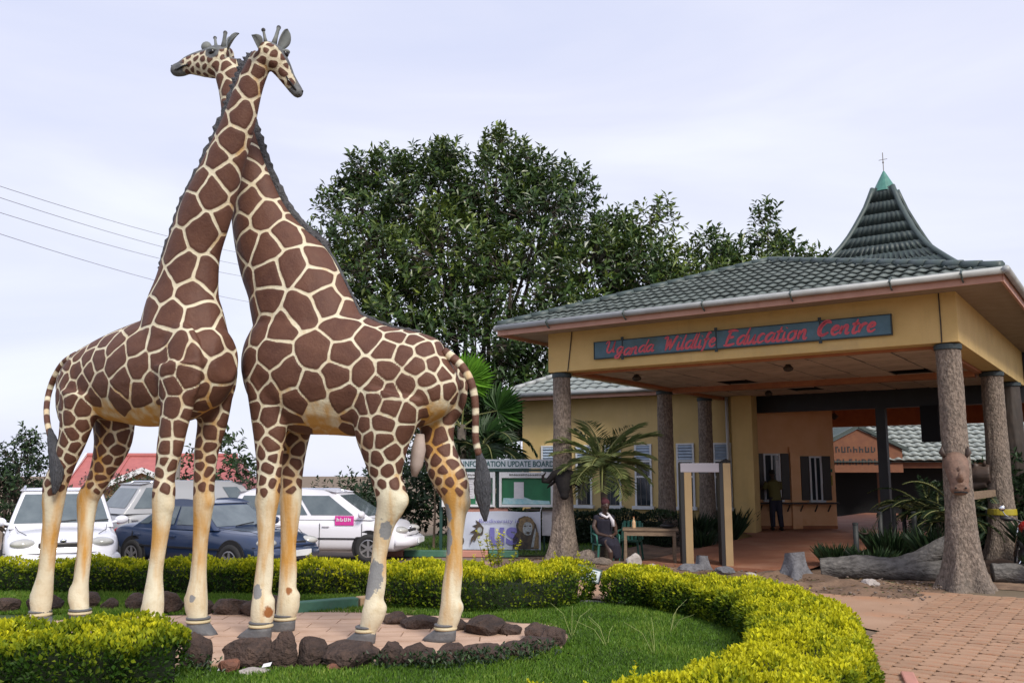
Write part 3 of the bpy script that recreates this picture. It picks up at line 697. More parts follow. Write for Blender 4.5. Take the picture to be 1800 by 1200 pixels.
# local x runs along the front (negative = left), y inwards
AW = 6.55
part('front_wall', M['yellow_dim'], lambda b: b.b2((-AW, 0, -.3), (.6, .25, 4.32)), annex)
part('end_wall', M['yellow_dim'], lambda b: b.b2((-AW, .252, -.3), (-AW+.25, 7, 4.32)), annex)
part('corner_pier', M['yellow'], lambda b: b.b2((.62, -.35, -.3), (1.22, .3, 4.5)), annex)
part('plinth', M['fascia'], lambda b: b.b2((-AW-.03, -.03, -.3), (.6, -.001, .22)), annex)
part('downpipe', M['white'], lambda b: b.tube([(.42, -.07, 0), (.42, -.07, 4.25)], .05, 10), annex, smooth=True)
def slim_window(x, z0=.92, z1=2.82, w=.56):
    fr = part('window', M['white'], lambda b: (b.b2((x-w/2, -.05, z0), (x-w/2+.06, -.001, z1)), b.b2((x+w/2-.06, -.05, z0), (x+w/2, -.001, z1)), b.b2((x-w/2+.061, -.05, z1-.05), (x+w/2-.061, -.001, z1)),
        b.b2((x-w/2+.061, -.05, z0+.86), (x+w/2-.061, -.001, z0+.92)), b.b2((x-w/2+.061, -.05, z1-.56), (x+w/2-.061, -.001, z1-.51))), annex)
    part('sill', M['white'], lambda b: b.b2((x-w/2-.07, -.15, z0-.10), (x+w/2+.07, -.001, z0-.002)), fr)
    for a, c in ((z0+.01, z0+.855), (z0+.925, z1-.565)):
        part('pane', M['glass'], lambda b: b.b2((x-w/2+.062, -.02, a), (x+w/2-.062, -.002, c)), fr)
    for i in range(5):
        z = z1-.50+.092*i; mb = MB(); mb.box((x, -.03, z+.045), (w-.13, .012, .095), M=Matrix.Rotation(R(-28), 4, 'X')); mb.build('louvre', M['louvre'], fr)
    for q in (-.09, .09): part('bar', M['pole'], lambda b: b.tube([(x+q, -.03, z0+.02), (x+q, -.03, z1-.57)], .008, 5), fr)
for x in (-5.55, -4.3, -3.3, -2.28, -.92, .22): slim_window(x)
ez = 4.40
part('soffit', M['soffit'], lambda b: b.b2((-AW-.62, -.62, ez-.07), (1.2, .3, ez-.05)), annex)
part('fascia', M['fascia'], lambda b: (b.b2((-AW-.66, -.67, ez-.12), (1.2, -.63, ez+.07)), b.b2((-AW-.70, -.67, ez-.12), (-AW-.662, 7, ez+.07))), annex)
part('gutter', M['gutter'], lambda b: (b.tube([(-AW-.72, -.75, ez+.06), (1.2, -.75, ez+.06)], .075, 8), b.tube([(-AW-.77, -.7, ez+.06), (-AW-.77, 7, ez+.06)], .075, 8)), annex, smooth=True)
L_ = AW+.7+1.4; ris = 4.0
part('roof_deck', M['tile_dark'], lambda b: b.add([(-AW-.7, -.7, ez+.02), (2.2, -.7, ez+.02), (2.2, 2.7, ez+1.62), (-AW+2.7, 2.7, ez+1.62), (-AW-.7, 6.2, ez+.02), (2.2, 6.2, ez+.02)], [(0, 1, 2, 3), (0, 3, 4), (4, 3, 2, 5)]), annex)
tile_face(annex, (-AW-.7, -.72, ez+.06), (1, 0, 0), (0, 3.4, 1.6), AW+2.9, 3.75, 3.4/3.75, 0, .36, .36, M['tile_pale'], RNG, 220)
tile_face(annex, (-AW-.72, 6.2, ez+.06), (0, -1, 0), (3.4, 0, 1.6), 6.9, 3.75, 3.45/3.75, 3.45/3.75, .36, .36, M['tile_pale'], RNG, 0)
hip_caps(annex, (-AW-.72, -.72, ez+.1), (-AW+2.7, 2.7, ez+1.7), M['gutter'])

# ------------------------------------------------------------------ courtyard kiosk behind the hall
def at_gate(a, d): return pf(a, d, 0)
kp = pf(3.4, 27, .2); kp = (kp[0]-2.75, kp[1], kp[2])
kiosk = thing('courtyard_kiosk', 'low courtyard building with wavy grey tiles and an orange gable over its door', 'building', kp, -.12)
part('wall', M['void'], lambda b: b.b2((-3.2, 1.2, -.2), (9, 1.5, 2.6)), kiosk)  # wall painted black to stand in for the shade under the roof
part('side_pier', M['shaded_terra'], lambda b: b.b2((-3.2, -.7, -.2), (-2.6, -.3, 1.75)), kiosk); part('side_pier', M['shaded_terra'], lambda b: b.b2((-.65, -.7, -.2), (-.45, -.3, 1.75)), kiosk)
part('gable', M['shaded_terra'], lambda b: b.prism([(-3.2, 1.76), (.35, 1.76), (.35, 2.75), (-1.45, 3.65), (-3.2, 2.75)], -.75, -.6, M=Matrix(((1, 0, 0, 0), (0, 0, 1, 0), (0, 1, 0, 0), (0, 0, 0, 1)))), kiosk)
part('gable_trim', M['ridge'], lambda b: (beam_between(b, (-3.5, -.72, 2.72), (-1.45, -.72, 3.78), .3, .14), beam_between(b, (.6, -.72, 2.72), (-1.45, -.72, 3.78), .3, .14)), kiosk)
part('eave_beam', M['shaded_terra'], lambda b: b.b2((.4, -.6, 1.95), (9, -.45, 2.2)), kiosk)
tile_face(kiosk, (-.4, -.9, 2.25), (1, 0, 0), (0, 3.2, 1.75), 9.4, 3.6, .0, .0, .42, .42, M['tile_pale'], RNG, 220, amp=.04, lip=.06)
part('roof_deck', M['tile_dark'], lambda b: b.add([(-3.4, -.85, 2.2), (9, -.85, 2.2), (9, 2.3, 3.92), (-3.4, 2.3, 3.92), (9, 5.4, 2.2), (-3.4, 5.4, 2.2)], [(0, 1, 2, 3), (3, 2, 4, 5)]), kiosk)
def block_text(text, m, parent, loc, size, name='lettering', rot=(math.pi/2, 0, 0), wid=None, name_m=None, bold=.0):
    cu = bpy.data.curves.new('t', 'FONT'); cu.body = text; cu.size = size; cu.extrude = .002; cu.offset = bold; cu.align_x = 'LEFT'
    t = bpy.data.objects.new('t', cu); COL.objects.link(t)
    dg = bpy.context.evaluated_depsgraph_get(); me = bpy.data.meshes.new_from_object(t.evaluated_get(dg))
    bpy.data.objects.remove(t); bpy.data.curves.remove(cu); me.materials.clear(); me.materials.append(m)
    o = bpy.data.objects.new(name, me); place(o, parent, loc, rot)
    if wid:
        w = max(v.co.x for v in me.vertices)-min(v.co.x for v in me.vertices); s = wid/w
        for v in me.vertices: v.co.x *= s
    return o
def worn_letters(parent, x0, z, w, h, n, y):       # lettering too faded to read: strokes only
    mb = MB(); st = w/n; rr = random.Random(n)
    for i in range(n):
        x = x0+st*i
        mb.b2((x, y-.01, z), (x+st*.2, y, z+h)); mb.b2((x+st*.5, y-.01, z+h*rr.uniform(0, .3)), (x+st*.7, y, z+h*rr.uniform(.6, 1)))
        q = rr.choice((0, .45, .8)); mb.b2((x+st*.201, y-.01, z+h*q), (x+st*.499, y, z+h*(q+.2)))
    return mb.build('lettering', M['dark_beam'], parent)
worn_letters(kiosk, -2.45, 2.62, 1.75, .26, 7, -.752); worn_letters(kiosk, -2.95, 2.08, 2.9, .26, 11, -.752)
GIR = {
 'L': {
  'torso': [(-1.156,0.000,3.162,0.120), (-1.059,0.000,3.112,0.283), (-0.817,0.000,3.071,0.428), (-0.488,0.000,3.085,0.510), (-0.064,0.000,3.122,0.588), (0.399,0.000,3.133,0.668), (0.844,0.000,3.159,0.676), (1.272,0.000,3.190,0.610), (1.548,0.000,3.228,0.456), (1.711,0.000,3.245,0.266)],
  'neck': [(0.965,0.000,3.485,0.655), (0.953,0.000,3.907,0.541), (0.990,0.000,4.186,0.452), (1.077,0.000,4.604,0.383), (1.265,0.000,5.081,0.362), (1.482,0.000,5.552,0.291), (1.721,0.000,6.088,0.228), (1.864,0.000,6.496,0.187), (1.980,0.000,6.726,0.166), (2.099,0.000,6.896,0.151)],
  'head': [(2.098,-0.020,6.931,0.137), (2.171,0.000,6.909,0.151), (2.218,0.050,6.861,0.154), (2.248,0.140,6.776,0.131), (2.290,0.220,6.654,0.100), (2.322,0.300,6.562,0.087), (2.352,0.330,6.509,0.076)],
  'nh': [(-0.478,-0.240,2.905,0.342), (-0.548,-0.240,2.551,0.249), (-0.630,-0.231,2.290,0.192), (-0.746,-0.224,2.058,0.157), (-0.864,-0.217,1.846,0.158), (-0.920,-0.212,1.704,0.158), (-0.949,-0.199,1.315,0.118), (-0.985,-0.190,1.034,0.107), (-1.016,-0.179,0.683,0.103), (-1.083,-0.168,0.374,0.142), (-1.083,-0.163,0.215,0.124), (-1.099,-0.160,0.124,0.128)],
  'fh': [(-0.455,0.220,2.645,0.331), (-0.444,0.220,2.301,0.278), (-0.594,0.211,1.953,0.176), (-0.707,0.205,1.735,0.147), (-0.820,0.201,1.589,0.147), (-0.819,0.192,1.265,0.110), (-0.796,0.181,0.866,0.095), (-0.808,0.173,0.569,0.098), (-0.835,0.168,0.371,0.134), (-0.792,0.164,0.228,0.119), (-0.774,0.160,0.104,0.129)],
  'nf': [(1.310,-0.330,3.152,0.362), (1.321,-0.330,2.756,0.236), (1.276,-0.339,2.399,0.182), (1.251,-0.344,2.205,0.163), (1.203,-0.352,1.883,0.123), (1.207,-0.358,1.672,0.139), (1.207,-0.366,1.343,0.109), (1.191,-0.373,1.079,0.090), (1.168,-0.381,0.798,0.089), (1.171,-0.388,0.533,0.121), (1.172,-0.393,0.367,0.127), (1.191,-0.397,0.199,0.114), (1.203,-0.400,0.097,0.126)],
  'ff': [(1.194,0.300,3.156,0.348), (1.224,0.300,2.565,0.221), (1.131,0.314,2.175,0.166), (1.105,0.327,1.800,0.138), (1.102,0.336,1.576,0.134), (1.082,0.345,1.306,0.110), (1.061,0.354,1.070,0.096), (1.052,0.366,0.742,0.095), (1.015,0.379,0.394,0.143), (1.039,0.385,0.237,0.126), (1.041,0.388,0.158,0.125), (1.053,0.390,0.093,0.135)],
  'tail': [(-0.967,0.000,3.423,0.067), (-1.111,0.000,3.386,0.056), (-1.253,0.000,3.311,0.049), (-1.398,0.000,3.152,0.042), (-1.482,-0.000,2.966,0.039), (-1.362,-0.100,2.766,0.037), (-1.184,-0.200,2.570,0.037), (-1.020,-0.260,2.382,0.036)],
  'tuft': [(-1.068,-0.240,2.456,0.036), (-0.938,-0.280,2.308,0.072), (-0.805,-0.320,2.128,0.092), (-0.720,-0.340,1.916,0.095), (-0.701,-0.350,1.777,0.070), (-0.716,-0.360,1.652,0.021)],
  'ears': [(2.101,-0.120,6.945,0.007), (2.131,-0.200,6.975,0.007), (2.254,0.140,7.024,0.007), (2.324,0.200,7.270,0.007)],
  'horns': [(2.175,-0.060,7.041,0.021), (2.160,-0.090,7.169,0.023), (2.198,0.080,7.069,0.028), (2.224,0.100,7.271,0.025)],
  'eyes': [(2.286,0.200,6.932,0.052)],
  'mane': [(1.980,0.000,7.055,0.000), (1.785,0.000,6.894,0.000), (1.681,0.000,6.755,0.000), (1.560,0.000,6.559,0.000), (1.352,0.000,6.217,0.000), (1.110,0.000,5.789,0.000), (0.820,0.000,5.423,0.000), (0.608,0.000,5.041,0.000), (0.401,0.000,4.566,0.000), (0.265,0.000,4.229,0.000), (0.120,0.000,3.979,0.000), (-0.033,0.000,3.817,0.000)],
  'back': [(-0.033,0.000,3.817,0.000), (-0.282,0.000,3.741,0.000), (-0.682,0.000,3.591,0.000), (-0.970,0.000,3.453,0.000)],
 },
 'R': {
  'torso': [(-1.423,0.000,3.011,0.092), (-1.367,0.000,2.993,0.224), (-1.247,0.000,2.976,0.411), (-1.083,0.000,2.981,0.519), (-0.794,0.000,2.990,0.597), (-0.390,0.000,3.002,0.678), (0.065,0.000,3.099,0.756), (0.492,0.000,3.190,0.821), (0.850,0.000,3.273,0.759), (1.133,0.000,3.319,0.581), (1.304,0.000,3.340,0.342)],
  'neck': [(0.463,0.000,3.470,0.733), (0.638,0.000,3.940,0.670), (0.796,0.000,4.296,0.619), (1.029,0.000,4.634,0.525), (1.264,0.000,5.099,0.400), (1.452,0.000,5.707,0.280), (1.595,0.000,6.185,0.231), (1.710,0.000,6.589,0.195), (1.796,0.000,6.916,0.173), (1.853,0.000,7.163,0.189), (1.896,0.000,7.313,0.182)],
  'head': [(1.863,0.000,7.357,0.167), (1.925,0.000,7.366,0.198), (2.057,0.000,7.360,0.229), (2.209,0.000,7.365,0.199), (2.344,0.000,7.376,0.169), (2.488,0.000,7.375,0.135), (2.594,0.000,7.337,0.112), (2.676,0.000,7.328,0.093)],
  'nh': [(-0.724,0.240,2.824,0.433), (-0.633,0.240,2.433,0.379), (-0.639,0.237,2.102,0.260), (-0.672,0.234,1.832,0.181), (-0.739,0.231,1.596,0.181), (-0.652,0.228,1.341,0.122), (-0.595,0.225,1.006,0.090), (-0.551,0.222,0.717,0.090), (-0.534,0.220,0.517,0.102), (-0.537,0.218,0.362,0.137), (-0.470,0.216,0.180,0.102), (-0.444,0.215,0.098,0.115)],
  'fh': [(-1.082,-0.240,2.855,0.285), (-1.096,-0.240,2.302,0.202), (-1.174,-0.232,2.015,0.214), (-1.271,-0.227,1.830,0.213), (-1.339,-0.222,1.640,0.172), (-1.351,-0.216,1.394,0.112), (-1.325,-0.203,0.944,0.088), (-1.296,-0.194,0.626,0.098), (-1.309,-0.187,0.376,0.130), (-1.258,-0.182,0.186,0.116), (-1.245,-0.180,0.111,0.123)],
  'nf': [(0.815,0.300,3.064,0.375), (0.835,0.300,2.628,0.258), (0.829,0.298,2.304,0.196), (0.821,0.295,1.922,0.148), (0.826,0.294,1.650,0.147), (0.838,0.292,1.393,0.117), (0.831,0.290,1.047,0.093), (0.860,0.287,0.632,0.099), (0.840,0.285,0.350,0.142), (0.855,0.284,0.171,0.125), (0.860,0.283,0.095,0.131)],
  'ff': [(0.786,-0.260,2.834,0.300), (0.825,-0.260,2.380,0.206), (0.846,-0.260,2.120,0.170), (0.851,-0.260,1.826,0.141), (0.847,-0.261,1.534,0.137), (0.859,-0.261,1.052,0.098), (0.865,-0.262,0.617,0.097), (0.831,-0.262,0.356,0.142), (0.871,-0.262,0.173,0.121), (0.875,-0.262,0.086,0.131)],
  'tail': [(-1.257,0.000,3.310,0.060), (-1.378,0.000,3.225,0.056), (-1.492,0.000,3.121,0.049), (-1.598,0.000,2.940,0.046), (-1.648,0.000,2.722,0.042), (-1.656,0.000,2.494,0.039), (-1.657,0.000,2.300,0.039), (-1.700,0.000,2.107,0.039)],
  'tuft': [(-1.693,0.000,2.126,0.039), (-1.728,0.000,2.011,0.064), (-1.742,0.000,1.851,0.096), (-1.749,0.000,1.712,0.103), (-1.764,0.000,1.567,0.077), (-1.778,0.000,1.372,0.019)],
  'ears': [(1.780,0.120,7.497,0.008), (1.595,0.200,7.637,0.007), (1.965,-0.130,7.611,0.008), (1.994,-0.260,7.843,0.008)],
  'horns': [(1.913,0.080,7.520,0.032), (1.865,0.100,7.696,0.026), (2.180,-0.100,7.661,0.023), (2.183,-0.120,7.778,0.023), (2.223,0.000,7.619,0.061), (2.209,0.000,7.683,0.046)],
  'eyes': [(2.012,0.170,7.435,0.060)],
  'mane': [(1.790,0.000,7.459,0.000), (1.662,0.000,7.177,0.000), (1.578,0.000,6.888,0.000), (1.399,0.000,6.364,0.000), (1.229,0.000,5.975,0.000), (1.042,0.000,5.500,0.000), (0.762,0.000,5.057,0.000), (0.424,0.000,4.590,0.000), (0.070,0.000,4.279,0.000), (-0.093,0.000,3.985,0.000), (-0.251,0.000,3.752,0.000), (-0.672,0.000,3.614,0.000)],
  'back': [(-0.672,0.000,3.614,0.000), (-1.068,0.000,3.500,0.000), (-1.256,0.000,3.357,0.000)],
 },
}
# ------------------------------------------------------------------ giraffe statues
def giraffe_mat(name):
    m = bpy.data.materials.new(name); m.use_nodes = True
    nt = m.node_tree; N, L = nt.nodes, nt.links; b = N['Principled BSDF']
    b.inputs['Roughness'].default_value = .62; b.inputs['Specular IOR Level'].default_value = .3
    tc = N.new('ShaderNodeTexCoord')
    def attr(n): a = N.new('ShaderNodeAttribute'); a.attribute_name = n; return a.outputs['Fac']
    def noise(sc, det=5, rough=.6):
        n = N.new('ShaderNodeTexNoise'); n.inputs['Scale'].default_value = sc; n.inputs['Detail'].default_value = det; n.inputs['Roughness'].default_value = rough
        L.new(tc.outputs['Object'], n.inputs['Vector']); return n.outputs['Fac']
    def rng(v, a, c, lo=0., hi=1.):
        r = N.new('ShaderNodeMapRange'); r.inputs['From Min'].default_value = a; r.inputs['From Max'].default_value = c
        r.inputs['To Min'].default_value = lo; r.inputs['To Max'].default_value = hi; L.new(v, r.inputs['Value']); return r.outputs['Result']
    def mixc(f, a, c):
        x = N.new('ShaderNodeMix'); x.data_type = 'RGBA'
        for s, v in ((6, a), (7, c)):
            if isinstance(v, tuple): x.inputs[s].default_value = (*v, 1)
            else: L.new(v, x.inputs[s])
        if isinstance(f, float): x.inputs[0].default_value = f
        else: L.new(f, x.inputs[0])
        return x.outputs[2]
    def mul(a, c):
        x = N.new('ShaderNodeMath'); x.operation = 'MULTIPLY'
        for s, v in ((0, a), (1, c)):
            if isinstance(v, float): x.inputs[s].default_value = v
            else: L.new(v, x.inputs[s])
        return x.outputs[0]
    def add(a, c):
        x = N.new('ShaderNodeMath'); x.operation = 'ADD'
        for s, v in ((0, a), (1, c)):
            if isinstance(v, float): x.inputs[s].default_value = v
            else: L.new(v, x.inputs[s])
        return x.outputs[0]
    cream = mixc(rng(noise(2.2), .35, .7), (.66, .61, .46), (.58, .50, .35))
    cream = mixc(rng(noise(9, 6), .52, .75, 0, .5), cream, (.46, .36, .2))
    # rain streaks on legs, and warm bounce light painted into belly and inner legs
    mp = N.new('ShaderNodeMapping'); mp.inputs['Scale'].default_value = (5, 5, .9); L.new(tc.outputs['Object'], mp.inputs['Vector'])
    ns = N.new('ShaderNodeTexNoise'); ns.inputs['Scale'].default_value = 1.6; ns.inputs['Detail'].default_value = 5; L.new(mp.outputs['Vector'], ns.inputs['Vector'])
    och = add(attr('stain_bounce'), rng(ns.outputs['Fac'], .3, .7, -.45, .45))
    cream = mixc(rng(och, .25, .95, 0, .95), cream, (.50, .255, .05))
    brown = mixc(rng(noise(3.1), .35, .68), (.120, .052, .032), (.086, .036, .024))
    brown = mixc(rng(noise(14, 6, .7), .5, .78, 0, .55), brown, (.155, .078, .048))
    edge = add(attr('spot'), rng(noise(7, 2), 0, 1, -.010, .010))
    sp = rng(edge, -.004, .005)
    col = mixc(sp, cream, brown)
    grey = mixc(rng(noise(10), .35, .65), (.085, .09, .098), (.16, .165, .165))
    col = mixc(rng(add(attr('grey'), rng(noise(12, 3), 0, 1, -.25, .25)), .35, .65), col, grey)
    col = mixc(rng(add(attr('wear'), rng(noise(11, 5), 0, 1, -.5, .5)), .3, .36), col, (.23, .235, .24))
    col = mixc(rng(add(attr('rust'), rng(noise(11, 5), 0, 1, -.5, .5)), .3, .5), col, (.26, .10, .03))
    L.new(col, b.inputs['Base Color'])
    h = add(mul(rng(edge, -.02, .03), .45), add(mul(noise(38, 4), .30), mul(noise(6, 4), .25)))
    bp = N.new('ShaderNodeBump'); bp.inputs['Strength'].default_value = .7; bp.inputs['Distance'].default_value = .03
    L.new(h, bp.inputs['Height']); L.new(bp.outputs['Normal'], b.inputs['Normal'])
    return m
M['giraffe'] = giraffe_mat('giraffe_paint')
M['mane'] = mat('mane_grey', (.085, .085, .09), (.045, .045, .05), .85, 12, bump=.9, bscale=30)
M['hoof'] = mat('hoof_slate', (.085, .09, .10), (.13, .13, .135), .6, 6, bump=.3)
M['hoofband'] = mat('hoof_band_cream', (.56, .49, .33), (.5, .42, .25), .7, 5)
M['tuft'] = mat('tail_tuft_slate', (.04, .042, .05), (.065, .066, .075), .7, 6, stretch=(4, 4, .6), bump=1.0, bscale=16)
M['eye'] = mat('eye_black', (.012, .011, .012), None, .15)
M['ear'] = mat('ear_grey', (.13, .145, .145), (.19, .20, .19), .7, 8)
M['earin'] = mat('ear_inside', (.03, .03, .033), None, .8)

def make_giraffe(key, O, ang, label, wear, rust, seed):
    D = GIR[key]; side = {'L': 1, 'R': 1}[key]
    root = thing('giraffe_statue', label, 'statue', (O[0], O[1], 0), ang, 'pair of necking giraffe statues')
    mb = MB(); cen = []          # cen: x,y,z,r, spacing, halfline, kind(0 torso 1 neck 2 head 3 leg), t
    P = lambda row: (row[0], row[1], row[2])
    def tube(rows, n, flat, seg=24, **kw):
        rs = resample(rows, n); mb.tube([P(r) for r in rs], [max(r[3], .02) for r in rs], seg, flat=flat, side=(0, 1, 0)); return rs
    rs = tube(D['torso'], 36, [.80+.0*i for i in range(36)] if False else .72)
    big = key == 'R'
    for i, r in enumerate(rs):
        t = i/35; cen.append((*r[:3], r[3], np.interp(t, [0, .35, .6, 1], [.165, .23, .40, .48]), np.interp(t, [0, .5, 1], [.012, .014, .016]), 0, t))
    rs = tube(D['neck'], 40, [float(np.interp(i/39, [0, .2, .5, 1], [.66, .66, .74, .8])) for i in range(40)])
    for i, r in enumerate(rs):
        t = i/39; cen.append((*r[:3], r[3], np.interp(t, [0, .4, .75, 1], [.46, .40, .29, .14]), np.interp(t, [0, .6, 1], [.018, .017, .013]), 1, t))
    hd = D['head']
    rs = resample(hd, 18); hp = [P(r) for r in rs]; rs_h = rs
    ax = (Vector(hp[-1])-Vector(hp[0])).normalized(); lat = Vector((0, 0, 1)).cross(ax).normalized()
    mb.tube(hp, [r[3] for r in rs], 20, flat=[float(np.interp(i/17, [0, .35, .8, 1], [.85, .74, .66, .9])) for i in range(18)], side=lat)
    mb.ball(hp[-1], rs[-1][3]*.98, 12, 8)
    for i, r in enumerate(rs):
        t = i/17; cen.append((*r[:3], r[3], .115 if key == 'R' else .12, .014, 2, t))
    # brow ridges and jaw
    for s in (-1, 1):
        q = Vector(hp[5]) + lat*s*rs[5][3]*.55 + Vector((0, 0, rs[5][3]*.42)); mb.ball(q, (.06, .06, .045), 10, 6)
    for leg in ('nh', 'fh', 'nf', 'ff'):
        rows = D[leg]; kz = 1.62
        rs = tube(rows, 44, [float(np.interp(i/43, [0, .3, 1], [.62 if 'h' in leg else .58, .85, .92])) for i in range(44)], 18)
        low = [r for r in rs if r[2] < .8]
        for i, r in enumerate(rs):
            cen.append((*r[:3], r[3], np.interp(r[2], [1.6, 2.0, 2.6, 3.2], [.135, .165, .23, .28]), np.interp(r[2], [1.6, 2.1, 2.8], [.017, .014, .011]), 3, r[2]))
        # knee cap / hock and tendons so the leg is not a plain tube
        k = min(rs, key=lambda r: abs(r[2]-1.62)); fwd = 1 if 'f' == leg[1] else -1
        mb.ball((k[0]+fwd*k[3]*.35, k[1], k[2]-.03), (k[3]*.78, k[3]*.72, .14), 12, 8)
        fe = min(rs, key=lambda r: abs(r[2]-.42)); mb.ball((fe[0]-.35*fe[3], fe[1], fe[2]), (fe[3]*.82, fe[3]*.8, .10), 12, 8)
        a = Vector(P(rs[24])); c = Vector(P(fe)); mb.tube([a+Vector((-.5*rs[24][3], 0, 0)), a.lerp(c, .5)+Vector((-.075, 0, 0)), c+Vector((-.05, 0, 0))], [.05, .045, .05], 10)
    # shoulder, haunch and chest masses
    for leg, zz, rr in (('nf', 3.15, (.36, .13, .55)), ('ff', 3.15, (.36, .13, .55)), ('nh', 2.95, (.40, .14, .52)), ('fh', 2.95, (.38, .14, .50))):
        rs = resample(D[leg], 20); b0 = rs[2]; mb.ball((b0[0], b0[1]*1.02, zz-.05), rr, 16, 10)
    me = remesh(mb, .020, 7, .5); me.name = 'body'
    co, no = verts_np(me), normals_np(me); n = len(co); C = np.array(cen)
    near = np.empty(n, int)
    for s in range(0, n, 8000):
        d = np.linalg.norm(co[s:s+8000, None]-C[None, :, :3], axis=2) - C[None, :, 3]*.8
        near[s:s+8000] = d.argmin(1)
    sp, hl, kind, tt = C[near, 4], C[near, 5], C[near, 6], C[near, 7]
    rng = np.random.default_rng(seed)
    # seeds scattered over the skin at locally varying distance (relaxed dart throwing)
    order = rng.permutation(n); seeds = []; sr = []
    grid = {}
    g = .12
    for v in order:
        p = co[v]; r = sp[v]*rng.uniform(.66, 1.18); k = tuple((p/g).astype(int)); ok = True; R_ = int(r/g)+1
        for dx in range(-R_, R_+1):
            for dy in range(-R_, R_+1):
                for dz in range(-R_, R_+1):
                    for q in grid.get((k[0]+dx, k[1]+dy, k[2]+dz), ()):
                        if np.dot(p-co[q], p-co[q]) < r*r: ok = False; break
                    if not ok: break
                if not ok: break
            if not ok: break
        if ok: grid.setdefault(k, []).append(v); seeds.append(v)
    S = co[seeds]; sk, st = kind[seeds], tt[seeds]
    Sx = S.copy()
    # plain cells: below the knee, under the belly, muzzle
    plain = ((sk == 3) & (S[:, 2] < 1.66)) | ((sk != 3) & (sk != 2) & (no[seeds][:, 2] < -.62) & (S[:, 2] < 3.2))
    spot = np.empty(n); K = 7
    for s in range(0, n, 4000):
        p = co[s:s+4000]; w_ = .009*np.clip(sp[s:s+4000]/.3, .35, 1)[:, None]
        p = p + w_*np.stack([np.sin(p[:, 1]*13+p[:, 2]*17+1.3*np.sin(p[:, 0]*21)), np.sin(p[:, 2]*15+p[:, 0]*11), np.sin(p[:, 0]*16+p[:, 1]*9+1.1*np.sin(p[:, 2]*23))], 1); d2 = ((p[:, None]-Sx[None])**2).sum(2)
        # spots must not leak through the body: penalise seeds whose normal faces away
        dn = no[s:s+4000] @ no[seeds].T; d2 = d2 + np.where(dn < -.2, .5, 0)
        idx = np.argpartition(d2, K, axis=1)[:, :K]; dd = np.take_along_axis(d2, idx, 1)
        o_ = dd.argsort(1); idx = np.take_along_axis(idx, o_, 1); dd = np.take_along_axis(dd, o_, 1)
        a = Sx[idx[:, 0]]; sep = np.linalg.norm(Sx[idx[:, 1:]]-a[:, None], axis=2)+1e-6
        e = (dd[:, 1:]-dd[:, :1])/(2*sep); k_ = 130.0
        em = -np.log(np.exp(-k_*np.clip(e, -1, 2)).sum(1))/k_
        val = em - hl[s:s+4000]
        val = np.where(plain[idx[:, 0]], -.1, val)
        pl_near = np.where(plain[idx[:, 1:]], e, 9).min(1); val = np.minimum(val, pl_near - .014 - hl[s:s+4000]*0)
        spot[s:s+4000] = val
    head = kind == 2
    spot[head & (tt > .80)] = -.1
    grey = np.zeros(n)
    hdir = np.array(ax)
    grey[head] = np.clip((tt[head]-.70)/.14, 0, 1)
    up = np.array(ax.cross(lat)) if ax.cross(lat).z > 0 else -np.array(ax.cross(lat))
    grey = np.where(head & (no @ up > .40), np.maximum(grey, .85), grey)
    for e in D['eyes']:
        dist = np.linalg.norm(co-np.array([e[0], e[1], e[2]]), axis=1); grey = np.maximum(grey, np.clip((.14-dist)/.05, 0, 1)*.7)
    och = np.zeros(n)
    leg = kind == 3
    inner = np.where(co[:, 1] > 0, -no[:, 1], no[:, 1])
    och = np.where(~leg & ~head & (no[:, 2] < -.25), np.clip(-no[:, 2]*1.1, 0, 1), och)  # warm light from the ground painted onto down-facing skin
    och = np.where(leg, np.clip(.40 + .25*np.clip(inner, 0, 1) + .12*np.exp(-((co[:, 2]-1.05)/.38)**2)*1.6, 0, 1)*np.clip((co[:, 2]-.35)/.5, .25, 1), och)  # leg stains, with bounce light painted on the inner faces
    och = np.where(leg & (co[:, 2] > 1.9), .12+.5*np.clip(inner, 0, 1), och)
    ring = np.zeros(n)
    def patch(lst):
        a = np.zeros(n)
        for (x, y, z, r, sz) in lst:
            d = np.sqrt((co[:, 0]-x)**2 + (co[:, 1]-y)**2 + ((co[:, 2]-z)/sz)**2); a = np.maximum(a, np.clip(1.25-d/r, 0, 1)*.75)
        return a
    set_attr(me, 'spot', spot); set_attr(me, 'grey', grey); set_attr(me, 'stain_bounce', och); set_attr(me, 'wear', patch(wear)); set_attr(me, 'rust', patch(rust))
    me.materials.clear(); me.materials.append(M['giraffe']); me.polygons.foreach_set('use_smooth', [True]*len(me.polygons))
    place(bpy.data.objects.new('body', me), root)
    # hooves: coronet bands and a wedge of horn, split in front
    for leg in ('nh', 'fh', 'nf', 'ff'):
        x, y, z, r = D[leg][-1]; hz = z
        hf = MB(); nseg = 18
        rings = [(0.0, 1.28, 1.0, .10), (.05, 1.24, .96, .075), (.10, 1.08, .92, .03), (.135, .98, .92, .0)]
        Vx = []
        for zz, kx, ky, sh in rings:
            for j in range(nseg):
                th = 2*math.pi*j/nseg; cx = math.cos(th)
                toe = max(0, cx)**3*.10*(1-zz/.14) * (1-.35*math.exp(-(math.sin(th)/.16)**2))
                Vx.append((x+sh*.5+r*1.04*kx*cx+toe, y+r*1.04*ky*math.sin(th), .012+zz))
        Fx = [(i*nseg+j, i*nseg+(j+1) % nseg, (i+1)*nseg+(j+1) % nseg, (i+1)*nseg+j) for i in range(3) for j in range(nseg)] + [tuple(3*nseg+j for j in range(nseg)), tuple(reversed(range(nseg)))]
        hf.add(Vx, Fx); ho = hf.build('hoof', M['hoof'], root, smooth=True)
